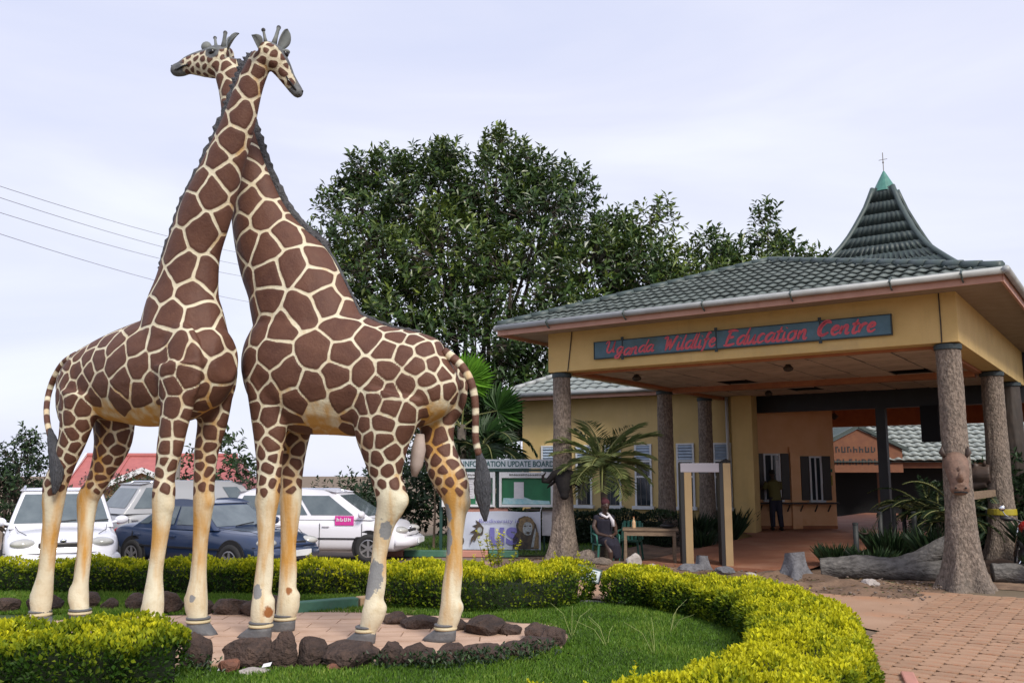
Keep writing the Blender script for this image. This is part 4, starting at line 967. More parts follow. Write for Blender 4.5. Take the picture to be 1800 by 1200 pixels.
        b1 = MB(); b1.lathe([(r*1.0, 0), (r*1.09, .008), (r*1.09, .026), (r*1.0, .034)], 20, c=(x, y, .15)); b1.build('coronet_band', M['hoofband'], ho, smooth=True)
        b2 = MB(); b2.lathe([(r*1.0, 0), (r*1.06, .006), (r*1.06, .02), (r*.98, .026)], 20, c=(x, y, .19)); b2.build('coronet_band', M['hoof'], ho, smooth=True)
    # mane: a ragged raised crest laid on the skin down the back of the neck
    from mathutils.bvhtree import BVHTree
    bvh = BVHTree.FromPolygons([tuple(v) for v in co], [tuple(p.vertices) for p in me.polygons])
    nk = resample(D['neck'], 110)[::-1]; mm = MB(); pts = []; outs = []
    for i in range(3, 104):
        c = Vector(P(nk[i])); t = (Vector(P(nk[i+1]))-Vector(P(nk[i-1]))).normalized(); o_ = Vector((0, 1, 0)).cross(t)
        if o_.x > 0: o_ = -o_
        if i > 78: o_ = (o_*(104-i)/26+Vector((-.25, 0, 1))*(i-78)/26).normalized()
        h_ = bvh.ray_cast(c+o_*1.6, -o_)
        if i > 84 and h_[0] is not None and pts and h_[0].z > pts[-1].z: break
        if h_[0] is not None and (h_[0]-c).length < nk[i][3]*1.7+.12: pts.append(h_[0]); outs.append(o_)
    nm = len(pts); s0 = pts[-1].x; z0 = pts[-1].z
    for k in range(1, 26):
        h_ = bvh.ray_cast(Vector((s0-.05*k, 0, z0+.5)), Vector((0, 0, -1)))
        if h_[0] is None or h_[0].z < 3.2: break
        pts.append(h_[0]); outs.append(Vector((0, 0, 1)))
    V = []; F = []; rr = random.Random(seed)
    for i, p in enumerate(pts):
        out = outs[i]
        w = .042 if i < nm else .035; hgt = (.075+.035*rr.random()+.02*(i % 3 == 0))*(1.5 if key == 'L' else .72) if i < nm*.95 else .018+.02*rr.random()
        if i < 4: hgt *= .4+.15*i
        j1, j2 = rr.uniform(-.012, .012), rr.uniform(-.02, .02)
        for a, b in ((-w, -.05), (-w*.9, hgt*.35+j1), (-w*.3, hgt*.9), (w*.35, hgt+j2*.4), (w*.9, hgt*.4-j1), (w, -.05)): V.append(p+Vector((0, a, 0))+out*b)
    m6 = 6
    for i in range(len(pts)-1):
        for j in range(5): F.append((i*6+j, (i+1)*6+j, (i+1)*6+j+1, i*6+j+1))
    mm.add(V, F); mm.build('mane', M['mane'], root, smooth=False)
    # tail with tuft
    tl = resample(D['tail'], 26); tb = MB(); tb.tube([P(r) for r in tl], [r[3] for r in tl], 12)
    tmesh = tb.mesh('tail', M['giraffe'], True); k = len(tmesh.vertices); tv = verts_np(tmesh)
    s_ = np.repeat(np.arange(26), 12); band = np.sin(s_*2*math.pi/3.4 + np.tile(np.linspace(0, 2*math.pi, 12, endpoint=False), 26)*.0)
    set_attr(tmesh, 'spot', band*.02+.007); set_attr(tmesh, 'stain_bounce', np.full(k, .25)); set_attr(tmesh, 'grey', np.zeros(k)); set_attr(tmesh, 'wear', np.zeros(k)); set_attr(tmesh, 'rust', np.zeros(k))
    to = place(bpy.data.objects.new('tail', tmesh), root)
    tf = resample(D['tuft'], 20); tb = MB(); tb.tube([P(r) for r in tf], [r[3]*(1+.06*math.sin(i*2.3)) for i, r in enumerate(tf)], 14, flat=.75, side=(0, 1, 0)); tb.build('tail_tuft', M['tuft'], to, smooth=True)
    # ears: folded leaf shapes
    E_ = D['ears']; hc = Vector(hp[2])
    for i in range(0, len(E_), 2):
        a, b = Vector(P(E_[i])), Vector(P(E_[i+1])); d = b-a; Ln = max(d.length, .2); d.normalize()
        a = a.lerp(hc, .25)
        nrm = Vector((.35, 0, 0)) if key == 'L' else Vector((.8, .6, 0)); nrm = (nrm-d*nrm.dot(d)).normalized(); sx = d.cross(nrm)
        V = []; F = []; nn = 9
        for q in range(nn):
            u = q/(nn-1); w = .085*math.sin(math.pi*min(1, u*.86+.10))**.8*(1 if u < .98 else .1)
            c = a+d*(Ln*1.1*u)
            for k_, off in ((-1, .05), (-.5, .012), (0, 0), (.5, .012), (1, .05)): V.append(c+sx*w*k_+nrm*(off*w/.085))
            for k_, off in ((1, .062), (.5, .03), (0, .02), (-.5, .03), (-1, .062)): V.append(c+sx*w*k_*.98-nrm*.018+nrm*(off*w/.085))
        for q in range(nn-1):
            for j in range(10): F.append((q*10+j, q*10+(j+1) % 10, (q+1)*10+(j+1) % 10, (q+1)*10+j))
        F += [tuple(range(10)), tuple(reversed(range((nn-1)*10, nn*10)))]
        eb = MB(); eb.add(V, F); eb.build('ear', M['ear'], root, smooth=True)
    # mouth line and nostrils
    tip = Vector(hp[-1]); rt_ = rs_h[-1][3]; upv = Vector(tuple(up))
    for s in (1, -1):
        q = [Vector(hp[k_])+lat*s*rs_h[k_][3]*.70-upv*rs_h[k_][3]*.34 for k_ in (11, 13, 15)]+[tip+lat*s*rt_*.55-upv*rt_*.30+ax*rt_*.62]
        mbm = MB(); mbm.tube(q, [.008, .013, .015, .010], 6); mbm.build('mouth', M['eye'], root, smooth=True)
        mbm = MB(); mbm.ball(tip+lat*s*rt_*.55+upv*rt_*.45+ax*rt_*.40, (.020, .016, .016), 8, 6); mbm.build('nostril', M['eye'], root, smooth=True)
    H_ = D['horns']
    for i in range(0, len(H_), 2):
        a, b = Vector(P(H_[i])), Vector(P(H_[i+1])); ra, rb = max(H_[i][3], .02), max(H_[i+1][3], .02); a = a.lerp(hc, .2) if i < 4 else a
        if i >= 4:
            hb = MB(); hb.ball(a-Vector((0, 0, .02)), (.075, .06, .07), 12, 8); hb.build('brow_bump', M['ear'], root, smooth=True); continue
        hb = MB(); hb.tube([a, a.lerp(b, .45), a.lerp(b, .85), b, b+(b-a).normalized()*.02], [ra*1.35, ra*.85, ra*.72, rb*1.1, rb*.6], 12); ho = hb.build('horn', M['ear'], root, smooth=True)
        if i < 4: hb = MB(); hb.ball(b, rb*1.12, 10, 7); hb.build('horn_tip', M['mane'], ho, smooth=True)
    for e in D['eyes']:
        for s in (1, -1):
            c = Vector(hp[5 if key == 'R' else 4]); q = Vector(P(e)); off = q-c; latc = off.dot(lat)
            q = c + off*(.88 if key == 'R' else .80); off = q-c; latc = off.dot(lat)
            q2 = q if s == 1 else q - lat*2*latc
            eb = MB(); eb.ball(q2, (.050, .045, .045), 14, 9); eo = eb.build('eye', M['eye'], root, smooth=True)
            eb = MB(); eb.ball(q2+Vector((0, 0, .030))-lat*s*.01, (.070, .055, .032), 12, 7); eb.build('eyelid', M['ear'], eo, smooth=True)
    return root
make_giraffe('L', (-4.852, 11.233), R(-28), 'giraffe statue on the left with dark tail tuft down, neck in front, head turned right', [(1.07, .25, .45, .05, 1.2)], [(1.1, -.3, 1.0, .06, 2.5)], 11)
gR = GIR['R']
def leg_at(leg, z, dx=0, dy=0):
    r = min(resample(gR[leg], 60), key=lambda q: abs(q[2]-z)); return (r[0]+dx*r[3], r[1]+dy*r[3], z)
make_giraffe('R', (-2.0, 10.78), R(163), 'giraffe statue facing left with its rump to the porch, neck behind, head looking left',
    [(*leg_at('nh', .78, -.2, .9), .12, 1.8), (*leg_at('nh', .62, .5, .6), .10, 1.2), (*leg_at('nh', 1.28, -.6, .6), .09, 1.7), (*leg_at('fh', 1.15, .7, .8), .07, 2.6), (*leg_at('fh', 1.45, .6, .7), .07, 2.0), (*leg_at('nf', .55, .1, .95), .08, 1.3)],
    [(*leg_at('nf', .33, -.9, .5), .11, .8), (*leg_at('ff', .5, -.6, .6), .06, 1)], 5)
mb = MB(); mb.tube([(-.965, -.02, 2.36), (-.95, -.02, 2.18), (-.925, -.02, 2.0), (-.90, -.02, 1.87)], [.05, .085, .075, .03], 14); mb.build('pouch', mat('pouch_skin', (.42, .34, .30), (.34, .27, .24), .7, 8), bpy.data.objects['giraffe_statue.001'], smooth=True)
# ------------------------------------------------------------------ leaves
def unit(a): return a/np.maximum(np.linalg.norm(a, axis=1, keepdims=True), 1e-9)
def leaf_mesh(name, P, A, Nn, ln, wd, m, tint, fold=.18, rng=RNG, quad=True):
    """N leaves: base P, axis A, blade normal Nn; each a folded rhomb of two triangles"""
    n = len(P); A = unit(A); Nn = unit(Nn - A*(A*Nn).sum(1, keepdims=True)); S = np.cross(A, Nn)
    ln = np.broadcast_to(ln, (n,))[:, None]; wd = np.broadcast_to(wd, (n,))[:, None]
    mid = P + A*ln*.52
    V = np.empty((n, 4, 3))
    V[:, 0] = P; V[:, 1] = mid + S*wd*.5 + Nn*wd*fold; V[:, 2] = P + A*ln - Nn*ln*.12; V[:, 3] = mid - S*wd*.5 + Nn*wd*fold
    b = (np.arange(n)*4)[:, None]
    F = np.concatenate([b+np.array([0, 1, 2]), b+np.array([0, 2, 3])], 1).reshape(-1, 3)
    me = bpy.data.meshes.new(name); me.from_pydata(V.reshape(-1, 3), [], F)
    set_attr(me, 'tint', np.repeat(np.broadcast_to(tint, (n,)), 4)); set_attr(me, 'rnd', np.repeat(rng.random(n), 4))
    me.materials.append(m); return me
def leaf_obj(name, parent, *a, **k):
    o = bpy.data.objects.new(name, leaf_mesh(name, *a, **k)); place(o, parent); return o
def fbm(p, f, seed):     # cheap smooth noise on arrays
    q = p*f+seed; return (np.sin(q[:, 0]*1.7+1.3*np.sin(q[:, 1]*1.1))+np.sin(q[:, 1]*2.1+1.7*np.sin(q[:, 2]*1.3+q[:, 0]))+np.sin(q[:, 2]*1.9+1.1*np.sin(q[:, 0]*1.5)))/3

# ------------------------------------------------------------------ clipped golden hedges
def hedge(label, path, width, height, dens=1500, leaf=.042, seed=1, sprigs=10, yel=.0, z0=0.0, mname=None, core='hedge_core', group='clipped golden hedges', cat='hedge', bump=.085):
    rng = np.random.default_rng(seed)
    pts = resample([(p[0], p[1]) for p in path], 40)
    seg = np.linalg.norm(np.diff(pts, axis=0), axis=1); cum = np.concatenate([[0], np.cumsum(seg)]); Lh = cum[-1]
    base = pts[len(pts)//2]
    root = thing('hedge', label, cat, (base[0], base[1], z0), 0, group)
    hw = width/2
    # cross-section: rounded box perimeter from left foot over the top to right foot
    r = min(.16, height*.4, hw*.6)
    sec = [(-hw*.93, 0.02, -1, 0)] + [(-hw, height*.3, -1, .05), (-hw, height-r, -1, .1)] + [(-hw+r*(1-math.cos(a)), height-r+r*math.sin(a), -math.cos(a), math.sin(a)) for a in (.4, .8, 1.2)] + [(-hw+r, height, 0, 1), (hw-r, height, 0, 1)] + [(hw-r*(1-math.cos(a)), height-r+r*math.sin(a), math.cos(a), math.sin(a)) for a in (1.2, .8, .4)] + [(hw, height-r, 1, .1), (hw, height*.3, 1, .05), (hw*.93, .02, 1, 0)]
    sec = np.array(sec); sl = np.linalg.norm(np.diff(sec[:, :2], axis=0), axis=1); sc = np.concatenate([[0], np.cumsum(sl)])
    area = (Lh+width)*sc[-1]; n = int(area*dens*1.12)
    t = rng.random(n)*(Lh+width*.9) - width*.45; u = rng.random(n)*sc[-1]
    X = np.stack([np.interp(u, sc, sec[:, k]) for k in range(4)], 1)
    tc = np.clip(t, 0, Lh); ex = t-tc                      # beyond the ends: rounded caps
    cx, cy = np.interp(tc, cum, pts[:, 0]), np.interp(tc, cum, pts[:, 1])
    tx, ty = np.interp(np.minimum(tc+.05, Lh), cum, pts[:, 0])-np.interp(np.maximum(tc-.05, 0), cum, pts[:, 0]), np.interp(np.minimum(tc+.05, Lh), cum, pts[:, 1])-np.interp(np.maximum(tc-.05, 0), cum, pts[:, 1])
    l = np.hypot(tx, ty)+1e-9; tx, ty = tx/l, ty/l
    nx_, ny_ = -ty, tx                                     # left normal
    frac = np.abs(ex)/(width*.5); capk = np.sqrt(np.clip(1-frac**2, 0, 1))
    sgn = np.sign(ex)
    lat = X[:, 0]*capk
    zz = X[:, 1]
    P = np.stack([cx+nx_*lat+tx*ex, cy+ny_*lat+ty*ex, zz], 1)
    top = np.clip(X[:, 3], 0, 1)
    Nn = np.stack([nx_*X[:, 2]*capk + tx*sgn*frac*(1-top), ny_*X[:, 2]*capk + ty*sgn*frac*(1-top), X[:, 3]+.05], 1); Nn = unit(Nn)
    d = bump*fbm(P, 2.6, seed) + bump*.7*fbm(P, 6.5, seed+9)
    # clumps: deeper leaves are older and greener
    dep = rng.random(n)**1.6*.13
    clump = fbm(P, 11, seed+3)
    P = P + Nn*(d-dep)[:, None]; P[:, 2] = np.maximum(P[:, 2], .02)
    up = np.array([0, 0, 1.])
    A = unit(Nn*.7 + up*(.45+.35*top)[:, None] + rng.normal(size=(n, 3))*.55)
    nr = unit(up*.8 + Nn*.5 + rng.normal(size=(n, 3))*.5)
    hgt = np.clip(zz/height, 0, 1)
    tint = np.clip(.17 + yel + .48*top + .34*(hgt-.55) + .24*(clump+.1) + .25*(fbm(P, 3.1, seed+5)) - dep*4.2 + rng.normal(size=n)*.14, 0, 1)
    ln = leaf*(.75+.6*rng.random(n))
    Ps, As, Ns, Ls, Ts = [P], [A], [nr], [ln], [tint]
    for _ in range(sprigs):                                # unclipped shoots standing proud
        k = rng.integers(n)
        while top[k] < .9: k = rng.integers(n)
        h_ = rng.uniform(.06, .17); m_ = int(14+h_*130); q = rng.random(m_)
        lean = rng.normal(size=2)*.25
        Ps.append(P[k]+np.stack([lean[0]*q*h_, lean[1]*q*h_, q*h_], 1)+rng.normal(size=(m_, 3))*.008); a_ = rng.random(m_)*6.28
        As.append(np.stack([np.cos(a_), np.sin(a_), .5+rng.random(m_)*.7], 1)); Ns.append(np.tile(up, (m_, 1))+rng.normal(size=(m_, 3))*.3); Ls.append(leaf*(1-.35*q)); Ts.append(np.clip(.72+.28*q, 0, 1))
    P, A, nr, ln, tint = map(np.concatenate, (Ps, As, Ns, Ls, Ts))
    P = P - np.array([base[0], base[1], 0])
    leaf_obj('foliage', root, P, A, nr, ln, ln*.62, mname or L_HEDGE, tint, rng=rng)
    # woody inside
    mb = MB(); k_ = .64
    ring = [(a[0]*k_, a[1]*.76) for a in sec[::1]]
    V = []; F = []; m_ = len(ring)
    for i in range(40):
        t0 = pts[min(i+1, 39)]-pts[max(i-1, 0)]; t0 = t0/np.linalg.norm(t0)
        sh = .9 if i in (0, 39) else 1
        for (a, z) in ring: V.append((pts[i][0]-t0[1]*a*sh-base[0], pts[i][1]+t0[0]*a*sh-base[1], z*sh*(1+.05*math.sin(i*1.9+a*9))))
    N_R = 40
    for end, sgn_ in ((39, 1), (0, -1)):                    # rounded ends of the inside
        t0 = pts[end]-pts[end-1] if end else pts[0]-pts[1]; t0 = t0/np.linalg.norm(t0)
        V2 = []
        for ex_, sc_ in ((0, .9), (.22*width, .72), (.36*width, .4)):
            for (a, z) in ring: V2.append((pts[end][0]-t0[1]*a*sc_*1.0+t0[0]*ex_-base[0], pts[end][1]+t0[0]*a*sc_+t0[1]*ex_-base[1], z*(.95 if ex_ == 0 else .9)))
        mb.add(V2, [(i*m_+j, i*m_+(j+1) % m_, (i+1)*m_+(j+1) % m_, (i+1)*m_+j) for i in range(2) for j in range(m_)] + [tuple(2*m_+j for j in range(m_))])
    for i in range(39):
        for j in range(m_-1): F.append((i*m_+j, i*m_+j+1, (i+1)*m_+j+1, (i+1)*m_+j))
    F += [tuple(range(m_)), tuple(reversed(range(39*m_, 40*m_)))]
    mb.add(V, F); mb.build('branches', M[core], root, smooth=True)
    return root
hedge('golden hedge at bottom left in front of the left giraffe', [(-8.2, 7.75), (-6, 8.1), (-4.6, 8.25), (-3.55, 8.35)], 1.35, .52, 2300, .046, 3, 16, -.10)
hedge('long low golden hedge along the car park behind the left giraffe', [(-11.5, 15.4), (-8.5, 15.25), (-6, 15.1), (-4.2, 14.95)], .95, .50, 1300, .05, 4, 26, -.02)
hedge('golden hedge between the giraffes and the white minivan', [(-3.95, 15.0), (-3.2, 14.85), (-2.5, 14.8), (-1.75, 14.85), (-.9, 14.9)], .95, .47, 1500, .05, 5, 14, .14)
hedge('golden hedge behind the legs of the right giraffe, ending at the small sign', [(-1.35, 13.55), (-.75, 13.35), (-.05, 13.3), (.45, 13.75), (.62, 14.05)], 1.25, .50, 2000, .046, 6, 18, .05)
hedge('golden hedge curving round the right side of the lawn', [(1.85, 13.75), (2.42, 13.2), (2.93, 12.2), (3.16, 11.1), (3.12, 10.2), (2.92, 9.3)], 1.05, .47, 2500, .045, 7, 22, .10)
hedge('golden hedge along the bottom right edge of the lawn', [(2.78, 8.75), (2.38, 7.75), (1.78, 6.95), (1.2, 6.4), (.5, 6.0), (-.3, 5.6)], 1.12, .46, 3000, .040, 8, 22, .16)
hedge('dark clipped hedge at the foot of the annexe wall', [(.35, 25.8), (2.2, 24.9), (4.0, 24.0)], .7, .85, 700, .07, 9, 0, -.3, mname=L_DARK, group='clipped dark hedges')
# tall shoot growing out of the hedge beside the banner
rng = np.random.default_rng(44); n = 260; q = rng.random(n); a_ = rng.random(n)*6.28
spr = thing('young_shrub', 'tall yellow shoots of a young shrub in front of the banner', 'plant', (-.2, 14.6, .3))
st = [(rng.normal()*.10, rng.normal()*.06) for _ in range(9)]
idx = rng.integers(0, 9, n); Sx = np.array(st)[idx]
P = np.stack([Sx[:, 0]*(1+1.3*q), Sx[:, 1]*(1+q), .15+q*.55*(1-.25*(idx % 3 == 0))], 1)
leaf_obj('foliage', spr, P, np.stack([np.cos(a_), np.sin(a_), .6*np.ones(n)], 1), np.tile((0, 0, 1.), (n, 1))+rng.normal(size=(n, 3))*.3, .06*(1.2-.5*q), .038, L_HEDGE, np.clip(.55+.45*q, 0, 1))
mb = MB()
for s in st: mb.tube([(s[0]*.6, s[1]*.6, -.25), (s[0]*2.2, s[1]*2, .62)], [.006, .003], 5)
tag(mb.build('stem', M['trunk'], spr), kind='stuff')

# ------------------------------------------------------------------ lawn
def in_poly(x, y, poly):
    r = np.zeros(len(x), bool); n = len(poly); j = n-1
    for i in range(n):
        xi, yi = poly[i]; xj, yj = poly[j]
        c = ((yi > y) != (yj > y)) & (x < (xj-xi)*(y-yi)/(yj-yi+1e-12)+xi); r ^= c; j = i
    return r
def grass(name, poly, box, n, hgt, seed, z=.0):
    rng = np.random.default_rng(seed)
    x = rng.uniform(box[0], box[1], n); y = box[2]+(box[3]-box[2])*rng.random(n)**1.25
    k = in_poly(x, y, poly)
    k &= ~((((x-PC[0])/(PRX*1.0))**2+((y-PC[1])/(PRY*1.0))**2) < 1)
    x, y = x[k], y[k]; n = len(x); P = np.stack([x, y, np.full(n, z)], 1)
    cl = fbm(P*np.array([1, 1, 0]), 2.2, seed)
    A = unit(np.stack([rng.normal(size=n)*.42, rng.normal(size=n)*.42, np.ones(n)], 1)); a_ = rng.random(n)*6.28
    N_ = np.stack([np.cos(a_), np.sin(a_), .2*np.ones(n)], 1)
    h_ = hgt*(.55+.7*rng.random(n))*(1+.25*cl)
    o = bpy.data.objects.new(name, leaf_mesh(name, P, A, N_, h_, .011+.004*rng.random(n), L_GRASS, np.clip(.45+.28*cl+.2*rng.normal(size=n), 0, 1), rng=rng)); place(o); tag(o, kind='stuff'); return o
grass('lawn_grass', lawn_poly, (-6, 3.9, 5.8, 15), 250000, .062, 12, .006)
grass('lawn_grass', [(-12, 12.6), (-5.5, 12.6), (-2.9, 12.9), (-2.3, 14.3), (-12, 15.2)], (-11, -2.2, 12.6, 15), 60000, .07, 14, .006)
grass('bed_grass', [(.2, 21.6), (-.6, 21.4), (-4.2, 24.5), (-2, 28), pf(0, 8)[:2], pf(-.9, 1)[:2]], (-4, 6, 18, 28), 26000, .09, 13, .004)
mb = MB(); rr = random.Random(3)
for bx, by, n_ in ((1.05, 10.3, 4), (.7, 10.9, 3), (1.5, 9.8, 3), (1.9, 11.2, 3)):
    for _ in range(n_):
        dx, dy, h_ = rr.uniform(-.35, .35), rr.uniform(-.2, .2), rr.uniform(.22, .42)
        mb.tube([(bx, by, 0), (bx+dx*.4, by+dy*.4, h_*.7), (bx+dx, by+dy, h_)], [.003, .0025, .0015], 4)
tag(mb.build('grass_stems', mat('dry_stem', (.30, .33, .12), None, .8)), kind='stuff')

# ------------------------------------------------------------------ edging rocks round the pad
def rock(label, x, y, w, h, seed, m='rock', group='dark lava rocks edging the giraffe pad', d=None):
    rr = np.random.default_rng(seed); bm = bmesh.new(); bmesh.ops.create_icosphere(bm, subdivisions=3, radius=1)
    cuts = [(unit(rr.normal(size=(1, 3)))[0], rr.uniform(.62, .92)) for _ in range(9)]; off = rr.random(3)*50
    for v in bm.verts:
        p = np.array(v.co)
        for nrm, k in cuts:
            e = p @ nrm
            if e > k: p = p-nrm*(e-k)*.85
        p = p*(1+.16*mnoise.noise(Vector(p*1.9+off))+.07*mnoise.noise(Vector(p*5+off))+.035*mnoise.noise(Vector(p*12+off)))
        v.co = (p[0]*w/2, p[1]*(d or w*.8)/2, p[2]*h/2*1.08)
    me = bpy.data.meshes.new('rock'); bm.to_mesh(me); bm.free(); me.materials.append(M[m])
    o = bpy.data.objects.new('rock', me); place(o, None, (x, y, h*.40), (0, 0, rr.uniform(-.5, .5))); tag(o, label, 'rock', group); return o
front = [(-3.1, 9.22, .38, .42, 'angular dark rock beside the end of the front left hedge'), (-2.62, 9.32, .56, .36, 'broad dark rock second from the front left hedge'), (-2.24, 9.24, .30, .42, 'tall pointed dark rock in front of the left front hoof of the right giraffe'),
  (-1.98, 9.26, .33, .36, 'peaked dark rock right of the tall pointed one'), (-1.60, 9.30, .62, .33, 'long low dark rock, largest of the front edging'), (-1.20, 9.30, .29, .30, 'upright small dark rock under the hind hoof of the right giraffe'),
  (-.92, 9.36, .40, .26, 'flat dark rock with weeds left of the rightmost hoof'), (-.62, 9.42, .36, .26, 'weedy dark rock below the rightmost hoof'), (-.28, 9.62, .48, .22, 'wide dark rock where the front edging starts curving back'), (.05, 9.80, .40, .20, 'ridged dark rock near the right end of the front edging'),
  (.27, 10.02, .42, .22, 'lumpy dark rock second from the right end of the ring'), (.46, 10.35, .34, .26, 'rough dark rock at the far right tip of the ring'), (.30, 10.72, .36, .24, 'pointed dark rock just behind the right tip'), (-.02, 11.05, .30, .18, 'small dark rock between the right tip and the peaked back rock'),
  (-.35, 11.12, .62, .28, 'large peaked dark rock behind the rightmost hoof'), (-.72, 11.36, .34, .18, 'low dark rock beside the rightmost leg'), (-1.12, 11.52, .55, .22, 'broad dark rock in front of the middle hedge'), (-1.45, 11.78, .36, .20, 'dark rock at the end of the kerb by the middle hedge'),
  (-3.35, 12.55, .62, .34, 'long dark rock left of the green kerb'), (-3.82, 12.62, .52, .30, 'dark rock behind the left giraffe front legs'), (-4.25, 12.66, .42, .24, 'flat dark rock between the left giraffe front legs'), (-4.72, 12.7, .44, .40, 'tall dark rock just behind the left giraffe foreleg'),
  (-5.25, 12.95, .34, .30, 'rounded dark rock left of the left giraffe foreleg'), (-5.62, 12.95, .26, .22, 'small round dark rock in the back row'), (-5.95, 13.0, .36, .32, 'domed dark rock right of the hind legs of the left giraffe'), (-6.45, 12.75, .52, .30, 'dark rock between the hind legs of the left giraffe'),
  (-6.95, 12.75, .34, .30, 'dark rock left of the hind legs of the left giraffe'), (-7.45, 12.75, .44, .22, 'low dark rock at the left picture edge')]
for i, (x, y, w, h, l) in enumerate(front): rock(l, x, y, w*1.02, h*.92, 100+i)
rock('small reddish stone in front of the broad dark rock', -2.72, 9.02, .22, .17, 201, 'rock_red', 'small stones by the edging')
rock('flat pale stone on the grass in front of the edging', -2.48, 8.98, .30, .07, 202, 'rock_pale', 'small stones by the edging')
rock('small red stone below the long low rock', -1.72, 9.08, .16, .10, 203, 'rock_red', 'small stones by the edging')
for i, (a, d, w, h, l, m) in enumerate([(4.6, -.95, .30, .15, 'pale round stone below the fallen log', 'rock_pale'), (6.6, -.80, .36, .16, 'pale oblong stone left of the big column', 'rock_pale'), (1.9, -.35, .34, .34, 'pale upright stone at the foot of the metal detector', 'rock_pale'), (2.35, -.45, .3, .14, 'small pale stone right of the detector foot', 'rock_pale'),
   (.75, -.3, .62, .34, 'brown boulder beside the left column roots', 'bark'), (1.2, -.45, .7, .2, 'flat brown boulder in front of the seated woman', 'bark'), (5.3, -1.5, .5, .10, 'flat bluish slab in the bare earth', 'stump'), (3.2, -.55, .55, .22, 'grey boulder between the two stumps', 'stump'), (3.9, -.5, .4, .18, 'low grey stone left of the tall stump', 'stump')]):
    p = pf(a, d); rock(l, p[0], p[1], w, h, 300+i, m, 'stones along the porch bed')
for i, (x, y, z, l) in enumerate([(-2.83, 9.0, .03, 'white paper scrap on the grass by the first rocks'), (-2.42, 9.05, .05, 'small white scrap wedged between two front rocks')]):
    mb = MB(); mb.add([(0, 0, 0), (.08, .012, .012), (.09, .035, .045), (.012, .025, .03)], [(0, 1, 2, 3)]); o = mb.build('paper_scrap', M['paper'], loc=(x, y, z)); s = o.modifiers.new('s', 'SOLIDIFY'); s.thickness = .003; tag(o, l, 'litter', 'litter by the rocks')
rng = np.random.default_rng(91)
W = []
for x, y, n_ in ((-.9, 9.12, 120), (-.55, 9.15, 160), (-.25, 9.32, 130), (.1, 9.5, 120), (-3.0, 9.0, 60), (-1.3, 9.1, 60), (.35, 9.75, 60)):
    W.append(np.stack([x+rng.normal(size=n_)*.13, y+rng.normal(size=n_)*.06, rng.random(n_)*.17], 1))
P = np.concatenate(W); n = len(P); a_ = rng.random(n)*6.28
o = leaf_obj('weeds', None, P, np.stack([np.cos(a_), np.sin(a_), .5+rng.random(n)], 1), rng.normal(size=(n, 3))+np.array([0, 0, 1.2]), .055, .028, L_DARK, np.clip(.6+.3*rng.normal(size=n), 0, 1)); tag(o, kind='stuff')

# ------------------------------------------------------------------ trees
def tree(name, label, base, blobs, leaf, wd, m, seed, shoots=60, per=9, trunk=(.35, 3.0), tint0=.35, group=None, droop=.1, limb=.10, twig=True, cat='tree', inner=.45):
    """trunk, limbs to every leaf mass, twigs to every shoot; shoots are rosettes of leaves"""
    rng = np.random.default_rng(seed); root = thing(name, label, cat, base, 0, group)
    mb = MB(); top = Vector((0, 0, trunk[1])); r0 = trunk[0]
    if trunk[1] > 0: mb.tube([(0, 0, -.3), (r0*.2, 0, trunk[1]*.35), (-r0*.2, r0*.1, trunk[1]*.7), top], [r0*1.35, r0, r0*.85, r0*.75], 12)
    Ps, As, Ns, Ts = [], [], [], []
    tw = MB()
    for bi, (bx, by, bz, rx, ry, rz, k) in enumerate(blobs):
        c = Vector((bx, by, bz)); q = top.lerp(c, .45)+Vector((rng.normal()*.3, rng.normal()*.3, -.12*(c-top).length))
        rb = limb*min(1.5, .5+.12*rx+.1)
        mb.tube([top*.96, q, c.lerp(top, .12), c+Vector((0, 0, rz*.35))], [r0*.55, rb*1.1, rb*.7, rb*.25], 7)
        ns = int(shoots*k)
        d = unit(rng.normal(size=(ns, 3))); rad = 1-(rng.random(ns)**1.0)*inner*rng.random(ns)
        pos = np.array([bx, by, bz]) + d*rad[:, None]*np.array([rx, ry, rz])*(1+.34*fbm(d, 3, seed+bi))[:, None]
        lowc = d[:, 2] < -.55; pos = pos[~lowc | (rng.random(ns) < .35)]; d = d[~lowc | (rng.random(ns) < .35)] if False else unit(pos-np.array([bx, by, bz]))
        ns = len(pos); bt = rng.uniform(-.13, .13)
        ax = unit(d*.75 + np.array([0, 0, .75]) + rng.normal(size=(ns, 3))*.35)
        if twig:
            for i in range(0, ns, 3):
                e = Vector(pos[i]); s_ = c.lerp(e, .35+.25*rng.random()); tw.tube([s_, s_.lerp(e, .6)+Vector((0, 0, -.06)), e], [.03, .02, .01], 4, cap=False)
        for j in range(per):
            f = j/per; ang = rng.random(ns)*6.28
            e1 = unit(np.cross(ax, np.tile((.3, .2, 1.), (ns, 1)))); e2 = np.cross(ax, e1)
            rd = e1*np.cos(ang)[:, None]+e2*np.sin(ang)[:, None]
            Ps.append(pos + ax*(leaf*(f*1.5-.4))); As.append(unit(rd*(1.0-.4*f)+ax*(.25+.6*f)+np.array([0, 0, -droop])+rng.normal(size=(ns, 3))*.16)); Ns.append(unit(ax+rd*-.2+rng.normal(size=(ns, 3))*.25))
            Ts.append(np.clip(tint0 + bt + .20*f + .16*rng.normal(size=ns) + .10*d[:, 2] + .22*(rng.random(ns) < .05), 0, 1))
    P, A, N_, T = map(np.concatenate, (Ps, As, Ns, Ts)); n = len(P)
    leaf_obj('crown', root, P, A, N_, leaf*(.5+.75*rng.random(n)), wd*(.7+.55*rng.random(n)), m, T, rng=rng)
    mb.build('trunk', M['trunk'], root, smooth=True)
    if tw.v: tag(tw.build('twigs', M['trunk'], root), kind='stuff')
    return root
